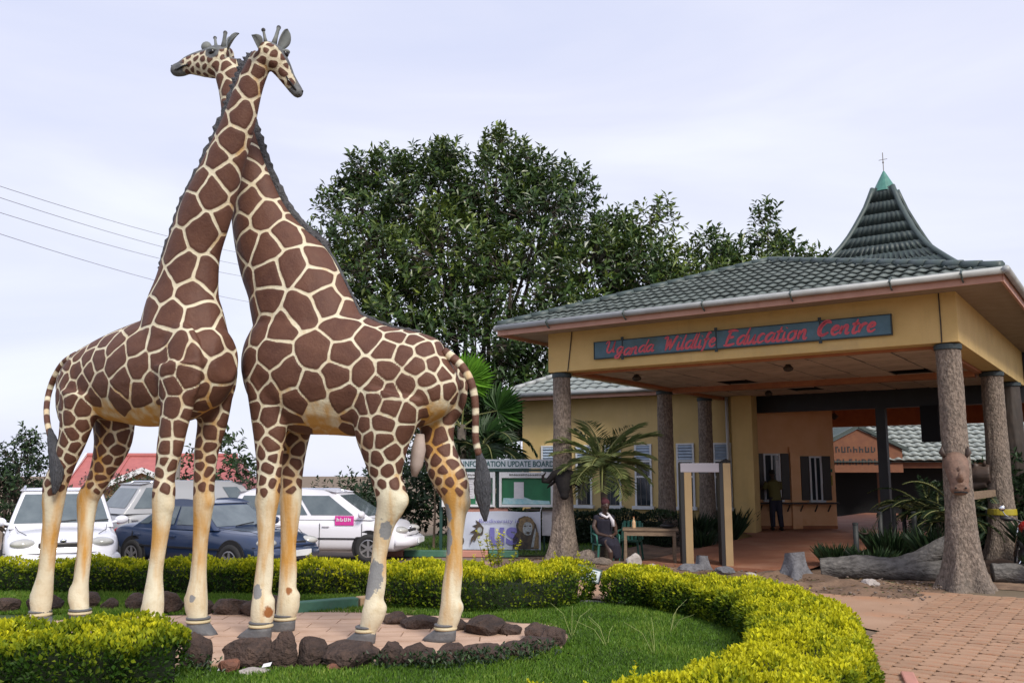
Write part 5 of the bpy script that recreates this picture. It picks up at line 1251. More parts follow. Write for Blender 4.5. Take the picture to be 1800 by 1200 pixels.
# blob centres are relative to each tree's own base
big = [(-5.6, 0, 8.9, 1.9, 2, 1.7, 1), (-4.6, -.5, 11.3, 1.7, 2, 1.5, 1), (-3.6, 0, 13.4, 1.3, 1.6, 1.2, .8), (-3.4, -1.5, 9.4, 2.3, 2.2, 2.0, 1.5), (-1.7, 0, 12.3, 2.0, 2.2, 1.6, 1.3), (-1.9, .4, 14.1, .9, 1.1, .8, .4), (-.9, -2, 9.6, 2.4, 2.4, 2.2, 1.8), (.6, -.4, 12.6, 1.8, 2.0, 1.6, 1.3), (1.0, 0, 14.6, .55, .6, 1.0, .35),
  (2.6, -1, 11.4, 2.0, 2.2, 1.8, 1.4), (3.2, 0, 13.0, 1.4, 1.6, 1.1, .8), (1.6, -2.4, 8.8, 2.3, 2.3, 2.0, 1.7), (4.6, -.6, 9.6, 1.8, 2.0, 1.7, 1.2), (-2.8, -2.2, 7.0, 2.2, 2.2, 1.7, 1.5), (-5.0, -.8, 6.4, 1.8, 1.9, 1.5, 1.1), (.2, -2.6, 6.4, 2.4, 2.2, 1.7, 1.5), (3.6, -2, 6.8, 2.2, 2.2, 1.7, 1.4), (-.3, 1, 10.6, 3.0, 2.4, 2.6, 1.2), (5.8, 0, 7.4, 1.7, 1.8, 1.6, 1.0),
  (-1.0, -1.2, 14.0, .5, .6, .6, .25), (-4.9, 0, 13.0, .6, .6, .6, .25), (2.1, -.5, 13.9, .7, .8, .8, .3), (-6.6, 0, 10.2, .7, .8, .6, .3), (6.4, -.4, 9.6, 1.5, 1.6, 1.4, 1.0), (7.4, 0, 7.6, 1.8, 1.8, 1.6, 1.1), (5.6, .2, 11.2, 1.1, 1.2, 1.0, .6), (6.2, -1, 5.6, 2, 1.8, 1.6, 1.1), (-4.2, -1.6, 4.9, 2, 1.8, 1.5, 1.1), (-1.4, -2.2, 4.6, 2.2, 1.8, 1.5, 1.2), (1.6, -2.2, 4.8, 2.2, 1.8, 1.5, 1.2), (4.4, -1.6, 4.8, 2.0, 1.8, 1.5, 1.1)]
big = [(x*1.05, y, z*1.07, a*1.03, b, c*1.03, k) for x, y, z, a, b, c, k in big]
tree('large_tree', 'large dark rubber fig tree towering behind the annexe', (-1.6, 36.5, -.3), big, .35, .125, L_TREE, 21, 215, 9, (.7, 3.6), .36, inner=.5)
tree('tree', 'lighter loose crowned tree right of the large fig, behind the gate roof', (6.6, 38, 1.5), [(3.6, .2, 8.4, 1.6, 1.6, 1.4, .9), (3.2, 0, 6.4, 1.8, 1.8, 1.5, 1), (-1.6, 0, 9.6, 1.6, 1.8, 1.5, 1), (-.6, 0, 11.2, 1.1, 1.2, .9, .6), (-.5, -.8, 7.6, 2.2, 2, 1.8, 1.3), (1.3, 0, 8.4, 1.5, 1.6, 1.3, .8), (2.6, 0, 7.4, 1.4, 1.5, 1.3, .8), (.4, .4, 9.6, .8, 1, .8, .4)], .36, .13, L_TREE, 22, 110, 8, (.3, 4), .50, 'trees behind the gate roof', inner=.6)
tree('tree', 'bushy tree with an upright tip just above the left slope of the gate roof', (10.9, 38.5, 1.9), [(-3.4, 0, 7.6, 1.6, 1.6, 1.4, 1), (-1.0, .2, 9.4, 1.0, 1.1, .9, .6), (.9, 0, 9.6, .9, 1, .8, .5), (-2.2, 0, 9.4, 1.0, 1.2, 1.1, .6), (-1.6, 0, 8.0, 1.7, 1.8, 1.4, 1), (0, 0, 8.6, 1.4, 1.6, 1.5, .9), (.4, 0, 10.6, .7, .8, 1.1, .45), (1.6, 0, 8.6, 1.4, 1.5, 1.1, .8), (2.6, 0, 9.0, .7, .8, .5, .3), (1.0, -.6, 7.0, 2.4, 2, 1.4, 1.1)], .36, .13, L_TREE, 23, 110, 8, (.3, 4), .38, 'trees behind the gate roof', inner=.6)
# bare twigs above the fig's right shoulder
mb = MB(); rr = random.Random(8)
for i in range(9):
    x = rr.uniform(2.6, 7.2); z = 13.3-(x-2.6)*.85; h_ = rr.uniform(1.4, 2.9); b = rr.uniform(-.5, .5)
    mb.tube([(x, 0, z-2), (x+b*.3, 0, z-.3), (x+b, 0, z-2+h_+1.2)], [.035, .02, .008], 5)
    mb.tube([(x+b*.3, 0, z-.3), (x+b*.3+.35, .1, z+h_*.15)], [.015, .006], 4)
o = mb.build('dead_twigs', mat('dead_wood', (.32, .26, .22), None, .9), loc=(-1.6, 36.5, -.3)); tag(o, 'thin leafless grey twigs rising above the right shoulder of the fig', 'twigs'); o['kind'] = 'stuff'
# dark undergrowth behind the giraffes and the notice board
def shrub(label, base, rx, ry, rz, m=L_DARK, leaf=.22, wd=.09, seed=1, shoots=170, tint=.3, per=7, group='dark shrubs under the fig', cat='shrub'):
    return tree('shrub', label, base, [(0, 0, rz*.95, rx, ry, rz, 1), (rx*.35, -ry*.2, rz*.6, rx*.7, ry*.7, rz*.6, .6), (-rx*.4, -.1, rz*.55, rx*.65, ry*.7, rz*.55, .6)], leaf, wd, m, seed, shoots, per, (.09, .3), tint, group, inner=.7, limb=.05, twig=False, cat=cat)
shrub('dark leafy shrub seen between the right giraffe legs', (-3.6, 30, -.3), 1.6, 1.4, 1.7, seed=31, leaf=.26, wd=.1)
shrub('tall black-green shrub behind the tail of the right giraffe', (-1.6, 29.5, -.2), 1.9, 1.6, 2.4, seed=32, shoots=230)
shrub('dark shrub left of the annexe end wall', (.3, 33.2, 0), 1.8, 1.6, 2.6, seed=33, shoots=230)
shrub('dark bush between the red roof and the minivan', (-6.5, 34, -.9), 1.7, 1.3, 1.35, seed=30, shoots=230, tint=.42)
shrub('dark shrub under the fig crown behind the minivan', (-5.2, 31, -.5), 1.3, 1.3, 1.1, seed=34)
shrub('clipped green bush between the white car and the silver van', (-9.9, 24.5, 0), 1.1, .9, .95, seed=35, leaf=.1, wd=.05, tint=.55, shoots=420, group='bushes behind the parked cars')
shrub('pinkish bush in front of the red roofed house', (-14.6, 33, -.9), 2.2, 1.5, 1.5, L_LILAC, .14, .07, 36, 330, .6, group='bushes behind the parked cars')
shrub('dark leafy bush behind the silver van roof', (-8.4, 33, -.9), 1.6, 1.2, 1.35, L_DARK, .16, .07, 37, 300, .55, group='bushes behind the parked cars')
tree('tree', 'dark conical tree at the left picture edge', (-19.0, 34.5, -.9), [(0, 0, 1.8, 1.5, 1.3, 1.3, 1.2), (.3, 0, 3.0, .9, .9, 1.0, .8), (.5, 0, 3.9, .35, .4, .6, .3), (-1, 0, 2.2, 1.2, 1, 1.1, .8), (1.4, 0, 1.5, 1, 1, .8, .6)], .22, .10, L_DARK, 38, 170, 7, (.12, .6), .5, 'small trees beyond the car park', inner=.7)
tree('tree', 'thin sparse tree showing between the left giraffe front legs', (-12.2, 38, -1), [(-.9, 0, 3.4, .7, .7, .55, .35), (.3, 0, 4.2, .5, .5, .4, .2), (.9, 0, 3.2, .7, .7, .5, .35), (-.2, 0, 2.4, .8, .7, .5, .35), (-1.6, 0, 2.6, .6, .6, .4, .25)], .30, .15, L_DARK, 39, 70, 6, (.07, 1.4), .5, 'small trees beyond the car park', inner=.8, limb=.03)
tree('tree', 'thin sparse tree right of the left giraffe front legs', (-10.2, 33, -.9), [(-.6, 0, 2.6, .6, .6, .5, .35), (.2, 0, 3.3, .5, .5, .5, .25), (.8, 0, 2.5, .6, .6, .5, .35), (1.4, 0, 1.7, .6, .6, .4, .3), (0, 0, 1.6, .9, .7, .5, .5)], .24, .12, L_DARK, 40, 70, 6, (.06, 1.2), .55, 'small trees beyond the car park', inner=.8, limb=.03)
tree('tree', 'low dark tree line beyond the kiosk roof', (21, 56, 0), [(-5, 0, 4.0, 3.4, 2, 2, 1.5), (0, 0, 4.6, 3.6, 2, 2.2, 1.6), (5, 0, 4.2, 3.6, 2, 2.2, 1.6), (9, 0, 4.6, 3, 2, 2, 1.3)], .42, .17, L_TREE, 41, 260, 7, (.4, 2), .5, inner=.6, twig=False)
# slender sapling by the kerb
sap = thing('sapling', 'slim bare sapling stem standing between the minivan and the banner', 'sapling', (-2.0, 23.4, 0))
mb = MB(); mb.tube([(0, 0, -.05), (.03, 0, 1.0), (-.02, 0, 2.3)], [.035, .025, .012], 7); mb.build('stem', M['wood'], sap)
n = 70; a_ = rng.random(n)*6.28; q = rng.random(n)
leaf_obj('leaves', sap, np.stack([rng.normal(size=n)*.12, rng.normal(size=n)*.12, 1.1+1.2*q], 1), np.stack([np.cos(a_), np.sin(a_), .2*np.ones(n)], 1), np.tile((0, 0, 1.), (n, 1)), .16, .06, L_DARK, .7)

# ------------------------------------------------------------------ palms
def frond(mb_rib, P, A, N_, L_, T, base, az, elev, length, n, leaf, droopy, rng, wide=1.0):
    """feather frond: arching rib with leaflets both sides"""
    pts = []; p = Vector(base); e = elev
    k = 14
    for i in range(k+1):
        pts.append(p.copy()); d = Vector((math.cos(az)*math.cos(e), math.sin(az)*math.cos(e), math.sin(e))); p = p+d*(length/k); e -= droopy/k*(1+1.2*i/k)
    mb_rib.tube(pts, [.028*(1-.85*i/k)+.004 for i in range(k+1)], 6)
    for i in range(n):
        f = .10+.90*i/n; x = f*k; a = min(int(x), k-1); c = pts[a].lerp(pts[a+1], x-a); t = (pts[a+1]-pts[a]).normalized()
        s = t.cross(Vector((0, 0, 1))).normalized(); up = s.cross(t)
        ll = leaf*(math.sin(math.pi*min(1, .12+f*.86))**.6)*(.9+.2*rng.random())
        for sg in (1, -1):
            ax = (s*sg*.9*wide + t*.62 + up*(.22-.5*f*droopy*.4) + Vector(rng.normal(size=3))*.07).normalized()
            P.append(c); A.append(ax); N_.append((up+s*sg*-.3).normalized()); L_.append(ll); T.append(.35+.35*f+.15*rng.normal())
def feather_palm(label, base, h, fr, L0, leaf, wd, seed, m=None, group=None, n=34, name='palm_tree', cat='palm', droopy=1.35):
    rng = np.random.default_rng(seed); root = thing(name, label, cat, base, 0, group)
    if h > .1:
        mb = MB(); mb.tube([(0, 0, -.1), (.03, 0, h*.5), (0, 0, h)], [.10, .075, .085], 10); mb.build('trunk', M['trunk'], root, smooth=True)
    for (az, el, lf) in fr:
        rb = MB(); P, A, N_, L_, T = [], [], [], [], []
        frond(rb, P, A, N_, L_, T, (0, 0, h), az, el, L0*lf, n, leaf*lf, droopy, rng)
        fo = leaf_obj('frond', root, np.array(P), np.array(A), np.array(N_), np.array(L_), wd, m or L_PALM, np.clip(np.array(T), 0, 1), fold=.12, rng=rng)
        rb.build('rib', M['frond_rib'], fo, smooth=True)
    return root
M['frond_rib'] = mat('frond_rib', (.15, .16, .05), None, .6)
feather_palm('feather palm in front of the annexe beside the left column', (2.0, 20.0, 0), 2.15, [(.05, .80, 1.15), (.5, 1.05, 1.1), (2.75, 1.05, 1.05), (3.1, .72, 1.05), (-.35, .42, .95), (-1.4, .55, .6), (1.4, .9, .9), (3.5, .15, .9), (-.2, -.05, .95), (.5, .2, .9), (-2.4, -.1, .8), (2.1, 1.3, .95), (-1.0, -.1, .6), (4.0, -.1, .7), (.2, -.5, .75), (-.1, .2, .9), (2.9, -.35, .85), (-.9, -.55, .8), (-2.6, -.5, .8), (-1.7, -.3, .8), (.7, -.35, .85), (3.4, .5, .95), (-1.9, .3, .8), (-.6, .75, .85)], 1.30, .56, .026, 51, droopy=.62, n=24)
feather_palm('drooping feather palm with long fronds behind the notice board', (-.9, 26.6, 0), 2.6, [(0, .7, 1), (.5, .4, 1), (-.5, .2, 1), (3.0, .6, .9), (-1.3, .4, .9), (1.4, .8, .9), (-.9, .9, .9), (2.2, .5, .9)], 2.0, .6, .055, 52, L_DARK)
for i, (a, d, s, l) in enumerate([(6.0, 7.6, 1.35, 'largest cycad at the back of the right bed'), (7.0, 5.6, 1.25, 'tall cycad left of the hippo head plank'), (6.4, 6.6, 1.0, 'cycad with arching fronds on the bed behind the fallen log'), (5.6, 8.2, 1.05, 'cycad beside the queue posts at the back of the porch'), (7.2, 4.2, .8, 'cycad close behind the big right column')]):
    p = pf(a, d, .1); rr = np.random.default_rng(60+i)
    feather_palm(l, p, .75, [(k*2*math.pi/11+rr.normal()*.15, rr.uniform(.25, 1.25), rr.uniform(.8, 1.1)) for k in range(11)], 1.35*s, .26, .03, 60+i, L_DARK, 'cycads on the right bed', 30, 'cycad', 'cycad', 1.1)
# fan palm behind the rump of the right giraffe
fan = thing('fan_palm', 'fan palm with one bright green frond behind the right giraffe rump', 'palm', (-1.55, 27.8, 0))
mb = MB(); mb.tube([(0, 0, -.1), (0, 0, 3.4)], [.16, .13], 10); mb.build('trunk', M['trunk'], fan, smooth=True)
rng = np.random.default_rng(71)
for (cx, cy, cz, az, tilt, rad, tn) in [(.15, -.4, 4.75, 0, 1.2, .95, .85), (1.1, -.4, 3.8, -.5, .5, 1.0, .2), (-.8, -.3, 4.2, 2.6, .7, 1.0, .2), (.7, -.7, 2.9, -.6, .0, 1.0, .15), (-.3, -.8, 3.2, -2.0, .1, 1.0, .15)]:
    o3 = Vector((cx, cy, cz)); d = Vector((math.cos(az)*math.cos(tilt), math.sin(az)*math.cos(tilt), math.sin(tilt))); s = d.cross(Vector((0, -1, .25))).normalized(); nn = s.cross(d)
    A, L_ = [], []
    for k in range(34):
        an = (k/33-.5)*R(230); A.append(d*math.cos(an)+s*math.sin(an)+nn*.05*rng.normal()); L_.append(rad*(.92+.1*rng.random())*(1-.12*abs(k/33-.5)))
    m_ = len(A); P = np.tile(np.array(o3), (m_, 1))
    fo = leaf_obj('frond', fan, P, np.array([tuple(x) for x in A]), np.tile(np.array(nn), (m_, 1))+rng.normal(size=(m_, 3))*.1, np.array(L_), .16, L_FAN, np.clip(tn+.12*rng.normal(size=m_), 0, 1), fold=.25)
    mb = MB(); mb.tube([(0, 0, 3.3), tuple(o3*.5+Vector((0, 0, 1.8))), tuple(o3)], [.03, .02, .012], 6); mb.build('frond_stalk', M['frond_rib'], fo)
# sword-leaved and low plants by the porch
def sword_plant(label, base, n, h, seed, m=L_DARK, group='low plants round the porch', tint=.4, spread=.45, wd=.05):
    rng = np.random.default_rng(seed); root = thing('sword_plant', label, 'plant', base, 0, group)
    a_ = rng.random(n)*6.28; r_ = rng.random(n)**.6*spread*.6
    P = np.stack([np.cos(a_)*r_, np.sin(a_)*r_, np.zeros(n)], 1); A = np.stack([np.cos(a_)*spread, np.sin(a_)*spread, .6+.6*rng.random(n)], 1)
    leaf_obj('leaves', root, P, A, rng.normal(size=(n, 3))+np.stack([-np.cos(a_), -np.sin(a_), .6*np.ones(n)], 1), h*(.6+.5*rng.random(n)), wd, m, np.clip(tint+.2*rng.normal(size=n), 0, 1), rng=rng); return root
for i, (a, d, n, h, l) in enumerate([(.5, 8.6, 160, 1.0, 'dark spiky plant left of the ticket window'), (.9, 7.0, 120, .8, 'dark spiky plant below the third column'), (.2, 6.3, 110, .9, 'dark plant at the foot of the second column'), (1.2, 4.6, 70, .55, 'low dark plant beside the table'), (5.3, 1.9, 130, .5, 'yellow-green tuft behind the fallen log'), (6.1, 1.6, 110, .5, 'green tuft in front of the cycads'), (6.0, 3.4, 160, .8, 'dark grassy clump among the cycads'), (7.2, 2.4, 160, .9, 'dark clump behind the big right column'), (8.9, 3.9, 190, 1.1, 'dark bush right of the rear right column'), (9.3, 2.4, 190, 1.0, 'dark bush behind the motorbike'), (9.15, 1.35, 120, .5, 'dark low plant in front of the motorbike wheels')]):
    p = pf(a, d, .05); sword_plant(l, p, n*2, h, 80+i, tint=.6 if 'green' in l else .35)
shrub('dark shrub right behind the rear right column', pf(8.9, 7.0, 0), 1.1, 1.0, 1.25, seed=76, shoots=240, leaf=.2, group='dark shrubs right of the porch')
shrub('dark low shrub beside the motorbike', pf(9.6, 3.6, 0), .9, .8, .85, seed=75, shoots=220, leaf=.16, group='dark shrubs right of the porch')
shrub('dark leafy shrub filling the gap right of the porch', pf(10.2, 7.5, 0), 1.7, 1.5, 1.7, seed=77, shoots=240, group='dark shrubs right of the porch')
shrub('dark broad shrub between the cycads and the rear right column', pf(6.9, 7.6, 0), 1.0, .9, 1.0, seed=78, shoots=200, leaf=.18, group='dark shrubs right of the porch')
shrub('dark low shrub at the back of the right bed', pf(7.6, 9.6, 0), 1.2, .9, 1.0, seed=79, shoots=200, leaf=.18, group='dark shrubs right of the porch')

# litter and pebbles on the bare earth in front of the porch
rng = np.random.default_rng(120); n = 1700
a_, d_ = rng.uniform(-.9, 7.6, n), rng.uniform(-2.2, .35, n); q = np.array([pf(a, d) for a, d in zip(a_, d_)])
P = q + np.stack([np.zeros(n), np.zeros(n), .015+.10*rng.random(n)*np.clip(1-np.abs(d_+.9)/1.2, 0, 1)], 1)
t_ = rng.random(n)*6.28
L_LITTER = leaf_mat('leaf_litter', (.05, .028, .016), (.14, .08, .04), (.06, .09, .03), .8, 0)
o = leaf_obj('leaf_litter', None, P, np.stack([np.cos(t_), np.sin(t_), .15*rng.normal(size=n)], 1), rng.normal(size=(n, 3))*.35+np.array([0, 0, 1.]), .05+.06*rng.random(n), .03, L_LITTER, rng.random(n)); tag(o, kind='stuff')
mb = MB(); rr = random.Random(6)
for _ in range(420):
    p = pf(rr.uniform(-.9, 7.7), rr.uniform(-2.2, .35)); s_ = rr.uniform(.010, .030)
    mb.ball((p[0], p[1], s_*.5+.04*rr.random()), (s_*rr.uniform(.8, 1.4), s_, s_*.7), 6, 4)
tag(mb.build('pebbles', M['pebble'], None, smooth=True), kind='stuff')
n = 240; x_, y_ = rng.uniform(3.6, 9, n), rng.uniform(6.5, 14.5, n); t_ = rng.random(n)*6.28
k = in_poly(x_, y_, [(3.6, 8.4), (9, 6.5), (9, 14), (6, 14.5), (4.3, 12)]); n = int(k.sum()); x_, y_, t_ = x_[k], y_[k], t_[k]
o = leaf_obj('leaf_litter', None, np.stack([x_, y_, np.full(n, .02)], 1), np.stack([np.cos(t_), np.sin(t_), .1*rng.normal(size=n)], 1), rng.normal(size=(n, 3))*.25+np.array([0, 0, 1.]), .035+.04*rng.random(n), .02, L_LITTER, rng.random(n)); tag(o, kind='stuff')
# ------------------------------------------------------------------ parked cars
def car(name, label, loc, heading, L, W, H, paint, q, parts=(), group='parked cars'):
    root = thing(name, label, 'car', (*loc, -.008), heading, group)
    hw = W/2; h = L/2
    belt, hood, trunk = q['belt'], q['hood'], q['trunk']; wf, wt, rt, rb = q['wf'], q['wt'], q['rt'], q['rb']
    st = [(-h, .36, trunk*.70, .84), (-h+.05, .28, trunk*.93, .93), (-h+.35, .22, trunk, .985), (rb+.05 if rb > -h+.45 else -h+.6, .2, max(trunk, belt), 1.0), ((wf+rb)/2, .2, belt, 1.0), (wf-.15, .2, belt, 1.0), (wf+.12, .2, max(hood, belt-.06), .995), ((wf+h)/2+.1, .2, hood-.02, .98), (h-.30, .22, hood-.085, .94), (h-.08, .26, hood-.20, .86), (h, .34, .56, .76)]
    V = []; F = []
    for x, zb, zt, k in st:
        w = hw*k; s_ = []
        for yy, zz in ((w*.80, zb), (w*.97, zb+.10), (w, (zb+zt)*.5), (w*.985, zt-.13), (w*.90, zt-.015), (w*.45, zt+.018)): s_.append((x, yy, zz))
        V += s_ + [(x, 0, zt+.024)] + [(a, -b, c) for a, b, c in reversed(s_)]
    m_ = 13
    for i in range(len(st)-1):
        for j in range(m_-1): F.append((i*m_+j, (i+1)*m_+j, (i+1)*m_+j+1, i*m_+j+1))
        F.append((i*m_+m_-1, (i+1)*m_+m_-1, (i+1)*m_, i*m_))
    F += [tuple(range(m_)), tuple(reversed(range((len(st)-1)*m_, len(st)*m_)))]
    mb = MB(); mb.add(V, F); body = mb.build('body', paint, root, smooth=True, sub=2)
    # cabin
    yb, yt = hw*.93, hw*.72; zb_, zr = belt-.05, H
    mb = MB(); nx = 9; Vc = []; ls = []
    for i in range(5):        # from belt to roof
        f = i/4; y = yb+(yt-yb)*f**1.15; z = zb_+(zr-zb_)*f; xf = wf+(wt-wf)*f**.95; xr = rb+(rt-rb)*f**.9
        row = []
        for j in range(nx):
            u = j/(nx-1); x = xr+(xf-xr)*u; row.append((x, y, z + (.035*math.sin(math.pi*u) if i == 4 else 0)))
        ls.append(row)
    ring = []
    for row in ls: ring.append(row + [(x, -y, z) for x, y, z in reversed(row)])
    k = 2*nx
    for r_ in ring: Vc += r_
    Fc = [(i*k+j, i*k+(j+1) % k, (i+1)*k+(j+1) % k, (i+1)*k+j) for i in range(4) for j in range(k)]
    Fc = [tuple(reversed(f)) for f in Fc]
    o4 = 4*k
    for j in range(nx-1): Fc.append((o4+j, o4+j+1, o4+k-2-j, o4+k-1-j))
    mb.add(Vc, Fc); cab = mb.build('cabin', paint, root, smooth=True, bevel=.05, seg=3)
    def yz(f): return yb+(yt-yb)*f**1.15, zb_+(zr-zb_)*f
    def xf_(f): return wf+(wt-wf)*f**.95
    def xr_(f): return rb+(rt-rb)*f**.9
    def glass(nm, fn, parent, nu=6, nv=4, off=.012):
        Vg = [fn(i/nu, j/nv) for j in range(nv+1) for i in range(nu+1)]
        Fg = [(j*(nu+1)+i, j*(nu+1)+i+1, (j+1)*(nu+1)+i+1, (j+1)*(nu+1)+i) for j in range(nv) for i in range(nu)]
        mb = MB(); mb.add(Vg, Fg); return mb.build(nm, M['carglass'], parent, smooth=True)
    f0, f1 = .18, .88
    for sg in (1, -1):
        segs = q.get('sides', [(.06, .47), (.51, .93)])
        for (a, b) in segs:
            def fn(u, v, a=a, b=b, sg=sg):
                f = f0+(f1-f0)*v; y, z = yz(f); X0, X1 = xr_(f)+.10, xf_(f)-.12; x = X0+(X1-X0)*(a+(b-a)*u); return (x, sg*(y+.014), z)
            glass('side_window', fn, root)
    def fw(u, v):
        f = .14+.76*v; y, z = yz(f); return (xf_(f)+.016, (2*u-1)*(y-.07), z)
    def rw(u, v):
        f = .20+.66*v; y, z = yz(f); return (xr_(f)-.016, (2*u-1)*(y-.08), z)
    ws = glass('windscreen', fw, root, 8, 4); glass('rear_window', rw, root, 8, 4)
    for s_ in (-.28, .30):
        y, z = yz(.13); part('wiper', M['black'], lambda b: b.tube([(xf_(.13)+.03, s_*W*.5, z), (xf_(.16)+.035, s_*W*.5+.25, z+.03), (xf_(.2)+.035, s_*W*.5+.5, z+.05)], .010, 5), ws)
    # wheels
    wr = q.get('wr', .31)
    for x in (h-q.get('fo', .82), -h+q.get('ro', .80)):
        for sg in (1, -1):
            RX = Matrix.Rotation(math.pi/2, 4, 'X')
            part('wheel_arch', M['void'], lambda b: b.lathe([(wr+.055, -.02), (wr+.065, .0), (wr+.055, .012)], 26, c=(x, sg*(hw-.02), wr+.02), M=RX if sg < 0 else RX.inverted()), root)
            ty = part('wheel', M['rubber'], lambda b: b.lathe([(wr*.62, -.1), (wr*.93, -.1), (wr, -.06), (wr, .06), (wr*.93, .10), (wr*.64, .10), (wr*.6, .07)], 26, c=(x, sg*(hw-.075), wr), M=RX if sg < 0 else RX.inverted()), root, smooth=True)
            Mx = Matrix.Translation((x, sg*(hw+.012), wr)) @ (RX if sg < 0 else RX.inverted())
            def rim(b):
                b.lathe([(wr*.60, -.03), (wr*.62, .015), (wr*.56, .017), (wr*.54, -.02), (wr*.12, -.02), (wr*.12, .012)], 22, M=Mx)
                for i in range(6):
                    b.box((0, 0, 0), (.05, wr*.5, .02), M=Mx @ Matrix.Rotation(i*math.pi/3, 4, 'Z') @ Matrix.Translation((0, wr*.30, .0)))
            part('rim', M['rim'], rim, ty)
    # lamps, grille, mirrors, handles, plate
    for sg in (1, -1):
        part('headlight', M['lamp'], lambda b: b.ball((h-.22, sg*hw*.64, hood-.20), (.20, .215, .088), 14, 9, M=Matrix.Rotation(sg*-.50, 4, 'Z')), root, smooth=True)
        part('tail_light', M['lamp_red'], lambda b: b.ball((-h+.10, sg*hw*.74, trunk-.22), (.09, .16, .12), 12, 8), root, smooth=True)
        mi = part('mirror', paint if q.get('mirror_paint', True) else M['black'], lambda b: (b.ball((wf-.22, sg*(hw+.08), belt+.07), (.075, .125, .08), 12, 8), b.tube([(wf-.2, sg*(hw-.1), belt+.02), (wf-.2, sg*(hw+.04), belt+.05)], .03, 6)), root, smooth=True)
        xs_ = q.get('doors', [(wf-.35), (wf+rb)/2-.05, rb+.15])
        for x in xs_: part('door_seam', M['void'], lambda b: b.b2((x-.005, sg*(hw-.01), .32), (x+.005, sg*(hw+.0045), belt-.12)), root)
        for x in xs_[1:]: part('door_handle', M['black'] if not q.get('mirror_paint', True) else paint, lambda b: b.b2((x+.06, sg*(hw-.01), belt-.20), (x+.22, sg*(hw+.022), belt-.165)), root, bevel=.006)
        part('side_strip', M['black'], lambda b: b.b2((-h+1.0, sg*(hw-.005), .50), (h-1.1, sg*(hw+.008), .53)), root)
    part('grille', M['black'], lambda b: b.b2((h-.16, -hw*.40, hood-.30), (h-.045, hw*.40, hood-.185)), root, bevel=.02)
    part('bumper', paint, lambda b: b.tube([(h-.26, -hw*.93, .44), (h-.02, -hw*.62, .44), (h+.045, 0, .44), (h-.02, hw*.62, .44), (h-.26, hw*.93, .44)], [.10, .115, .115, .115, .10], 10), root, smooth=True)
    for sg in (1, -1): part('bonnet_seam', M['void'], lambda b: b.tube([(wf-.05, sg*hw*.80, belt-.005), ((wf+h)/2+.1, sg*hw*.74, hood+.002), (h-.32, sg*hw*.60, hood-.062)], .006, 4), root)
    part('badge', M['chrome'], lambda b: b.ball((h-.10, 0, hood-.155), (.03, .06, .03), 10, 6), root, smooth=True)
    part('bumper_seam', M['void'], lambda b: b.tube([(h-.30, -hw*.95, .57), (h-.04, -hw*.66, .57), (h+.035, 0, .57), (h-.04, hw*.66, .57), (h-.30, hw*.95, .57)], .008, 4), root)
    part('air_intake', M['void'], lambda b: b.b2((h-.02, -hw*.45, .30), (h+.035, hw*.45, .36)), root)
    part('number_plate', M['white'], lambda b: b.b2((h+.135, -.26, .40), (h+.167, .26, .51)), root)
    for pt in parts: pt(root, dict(h=h, hw=hw, yt=yt, H=H, belt=belt, wt=wt, rt=rt))
    return root
def rails(root, d):
    for sg in (1, -1):
        mb = MB(); mb.tube([(d['wt']-.1, sg*d['yt']*.95, d['H']-.01), (d['wt']-.3, sg*d['yt']*.95, d['H']+.06), (d['rt']+.3, sg*d['yt']*.95, d['H']+.06), (d['rt']+.1, sg*d['yt']*.95, d['H']-.01)], .022, 7); mb.build('roof_rail', M['chrome'], root, smooth=True)
def sticker(root, d):
    x0 = d['h']-1.58
    mb = MB(); mb.b2((x0, -d['hw']-.004, .80), (x0+.42, -d['hw']+.01, 1.0)); s = mb.build('door_sticker', M['magenta'], root)
    block_text('mtn', M['white'], s, (x0+.03, -d['hw']-.007, .905), .12, wid=.34) if False else worn_letters(s, x0+.04, .88, .34, .08, 4, -d['hw']-.0045).data.materials.__setitem__(0, M['white'])
car('parked_car', 'white estate car facing the camera at the left picture edge', (-8.68, 17.6), R(-62), 4.4, 1.88, 1.60, M['paint_white'], dict(belt=.98, hood=.93, trunk=.98, wf=.95, wt=.30, rt=-1.75, rb=-2.05, sides=[(.03, .28), (.31, .62), (.66, .97)]), (rails,))
car('parked_car', 'dark navy saloon parked between the white car and the minivan', (-5.95, 18.35), R(-30), 4.35, 1.70, 1.34, M['paint_navy'], dict(belt=.90, hood=.84, trunk=.93, wf=.92, wt=.22, rt=-.75, rb=-1.55, mirror_paint=True, sides=[(.0, .14), (.17, .52), (.56, .93)]))
car('parked_minivan', 'white minivan with roof rails and a magenta sticker on its front door', (-4.30, 20.9), R(-7), 4.25, 1.72, 1.50, M['paint_white'], dict(belt=.96, hood=.88, trunk=.96, wf=1.38, wt=.45, rt=-1.75, rb=-2.05, sides=[(.02, .27), (.30, .60), (.63, .95)], doors=[1.15, .20, -.85]), (rails, sticker))
car('parked_van', 'silver van with a big dark rear window behind the navy saloon', (-8.1, 23.6), R(44), 4.6, 1.75, 1.66, M['paint_silver'], dict(belt=1.02, hood=.98, trunk=1.02, wf=1.5, wt=.85, rt=-1.75, rb=-2.25, sides=[(.02, .16), (.80, .96)]), (rails,))

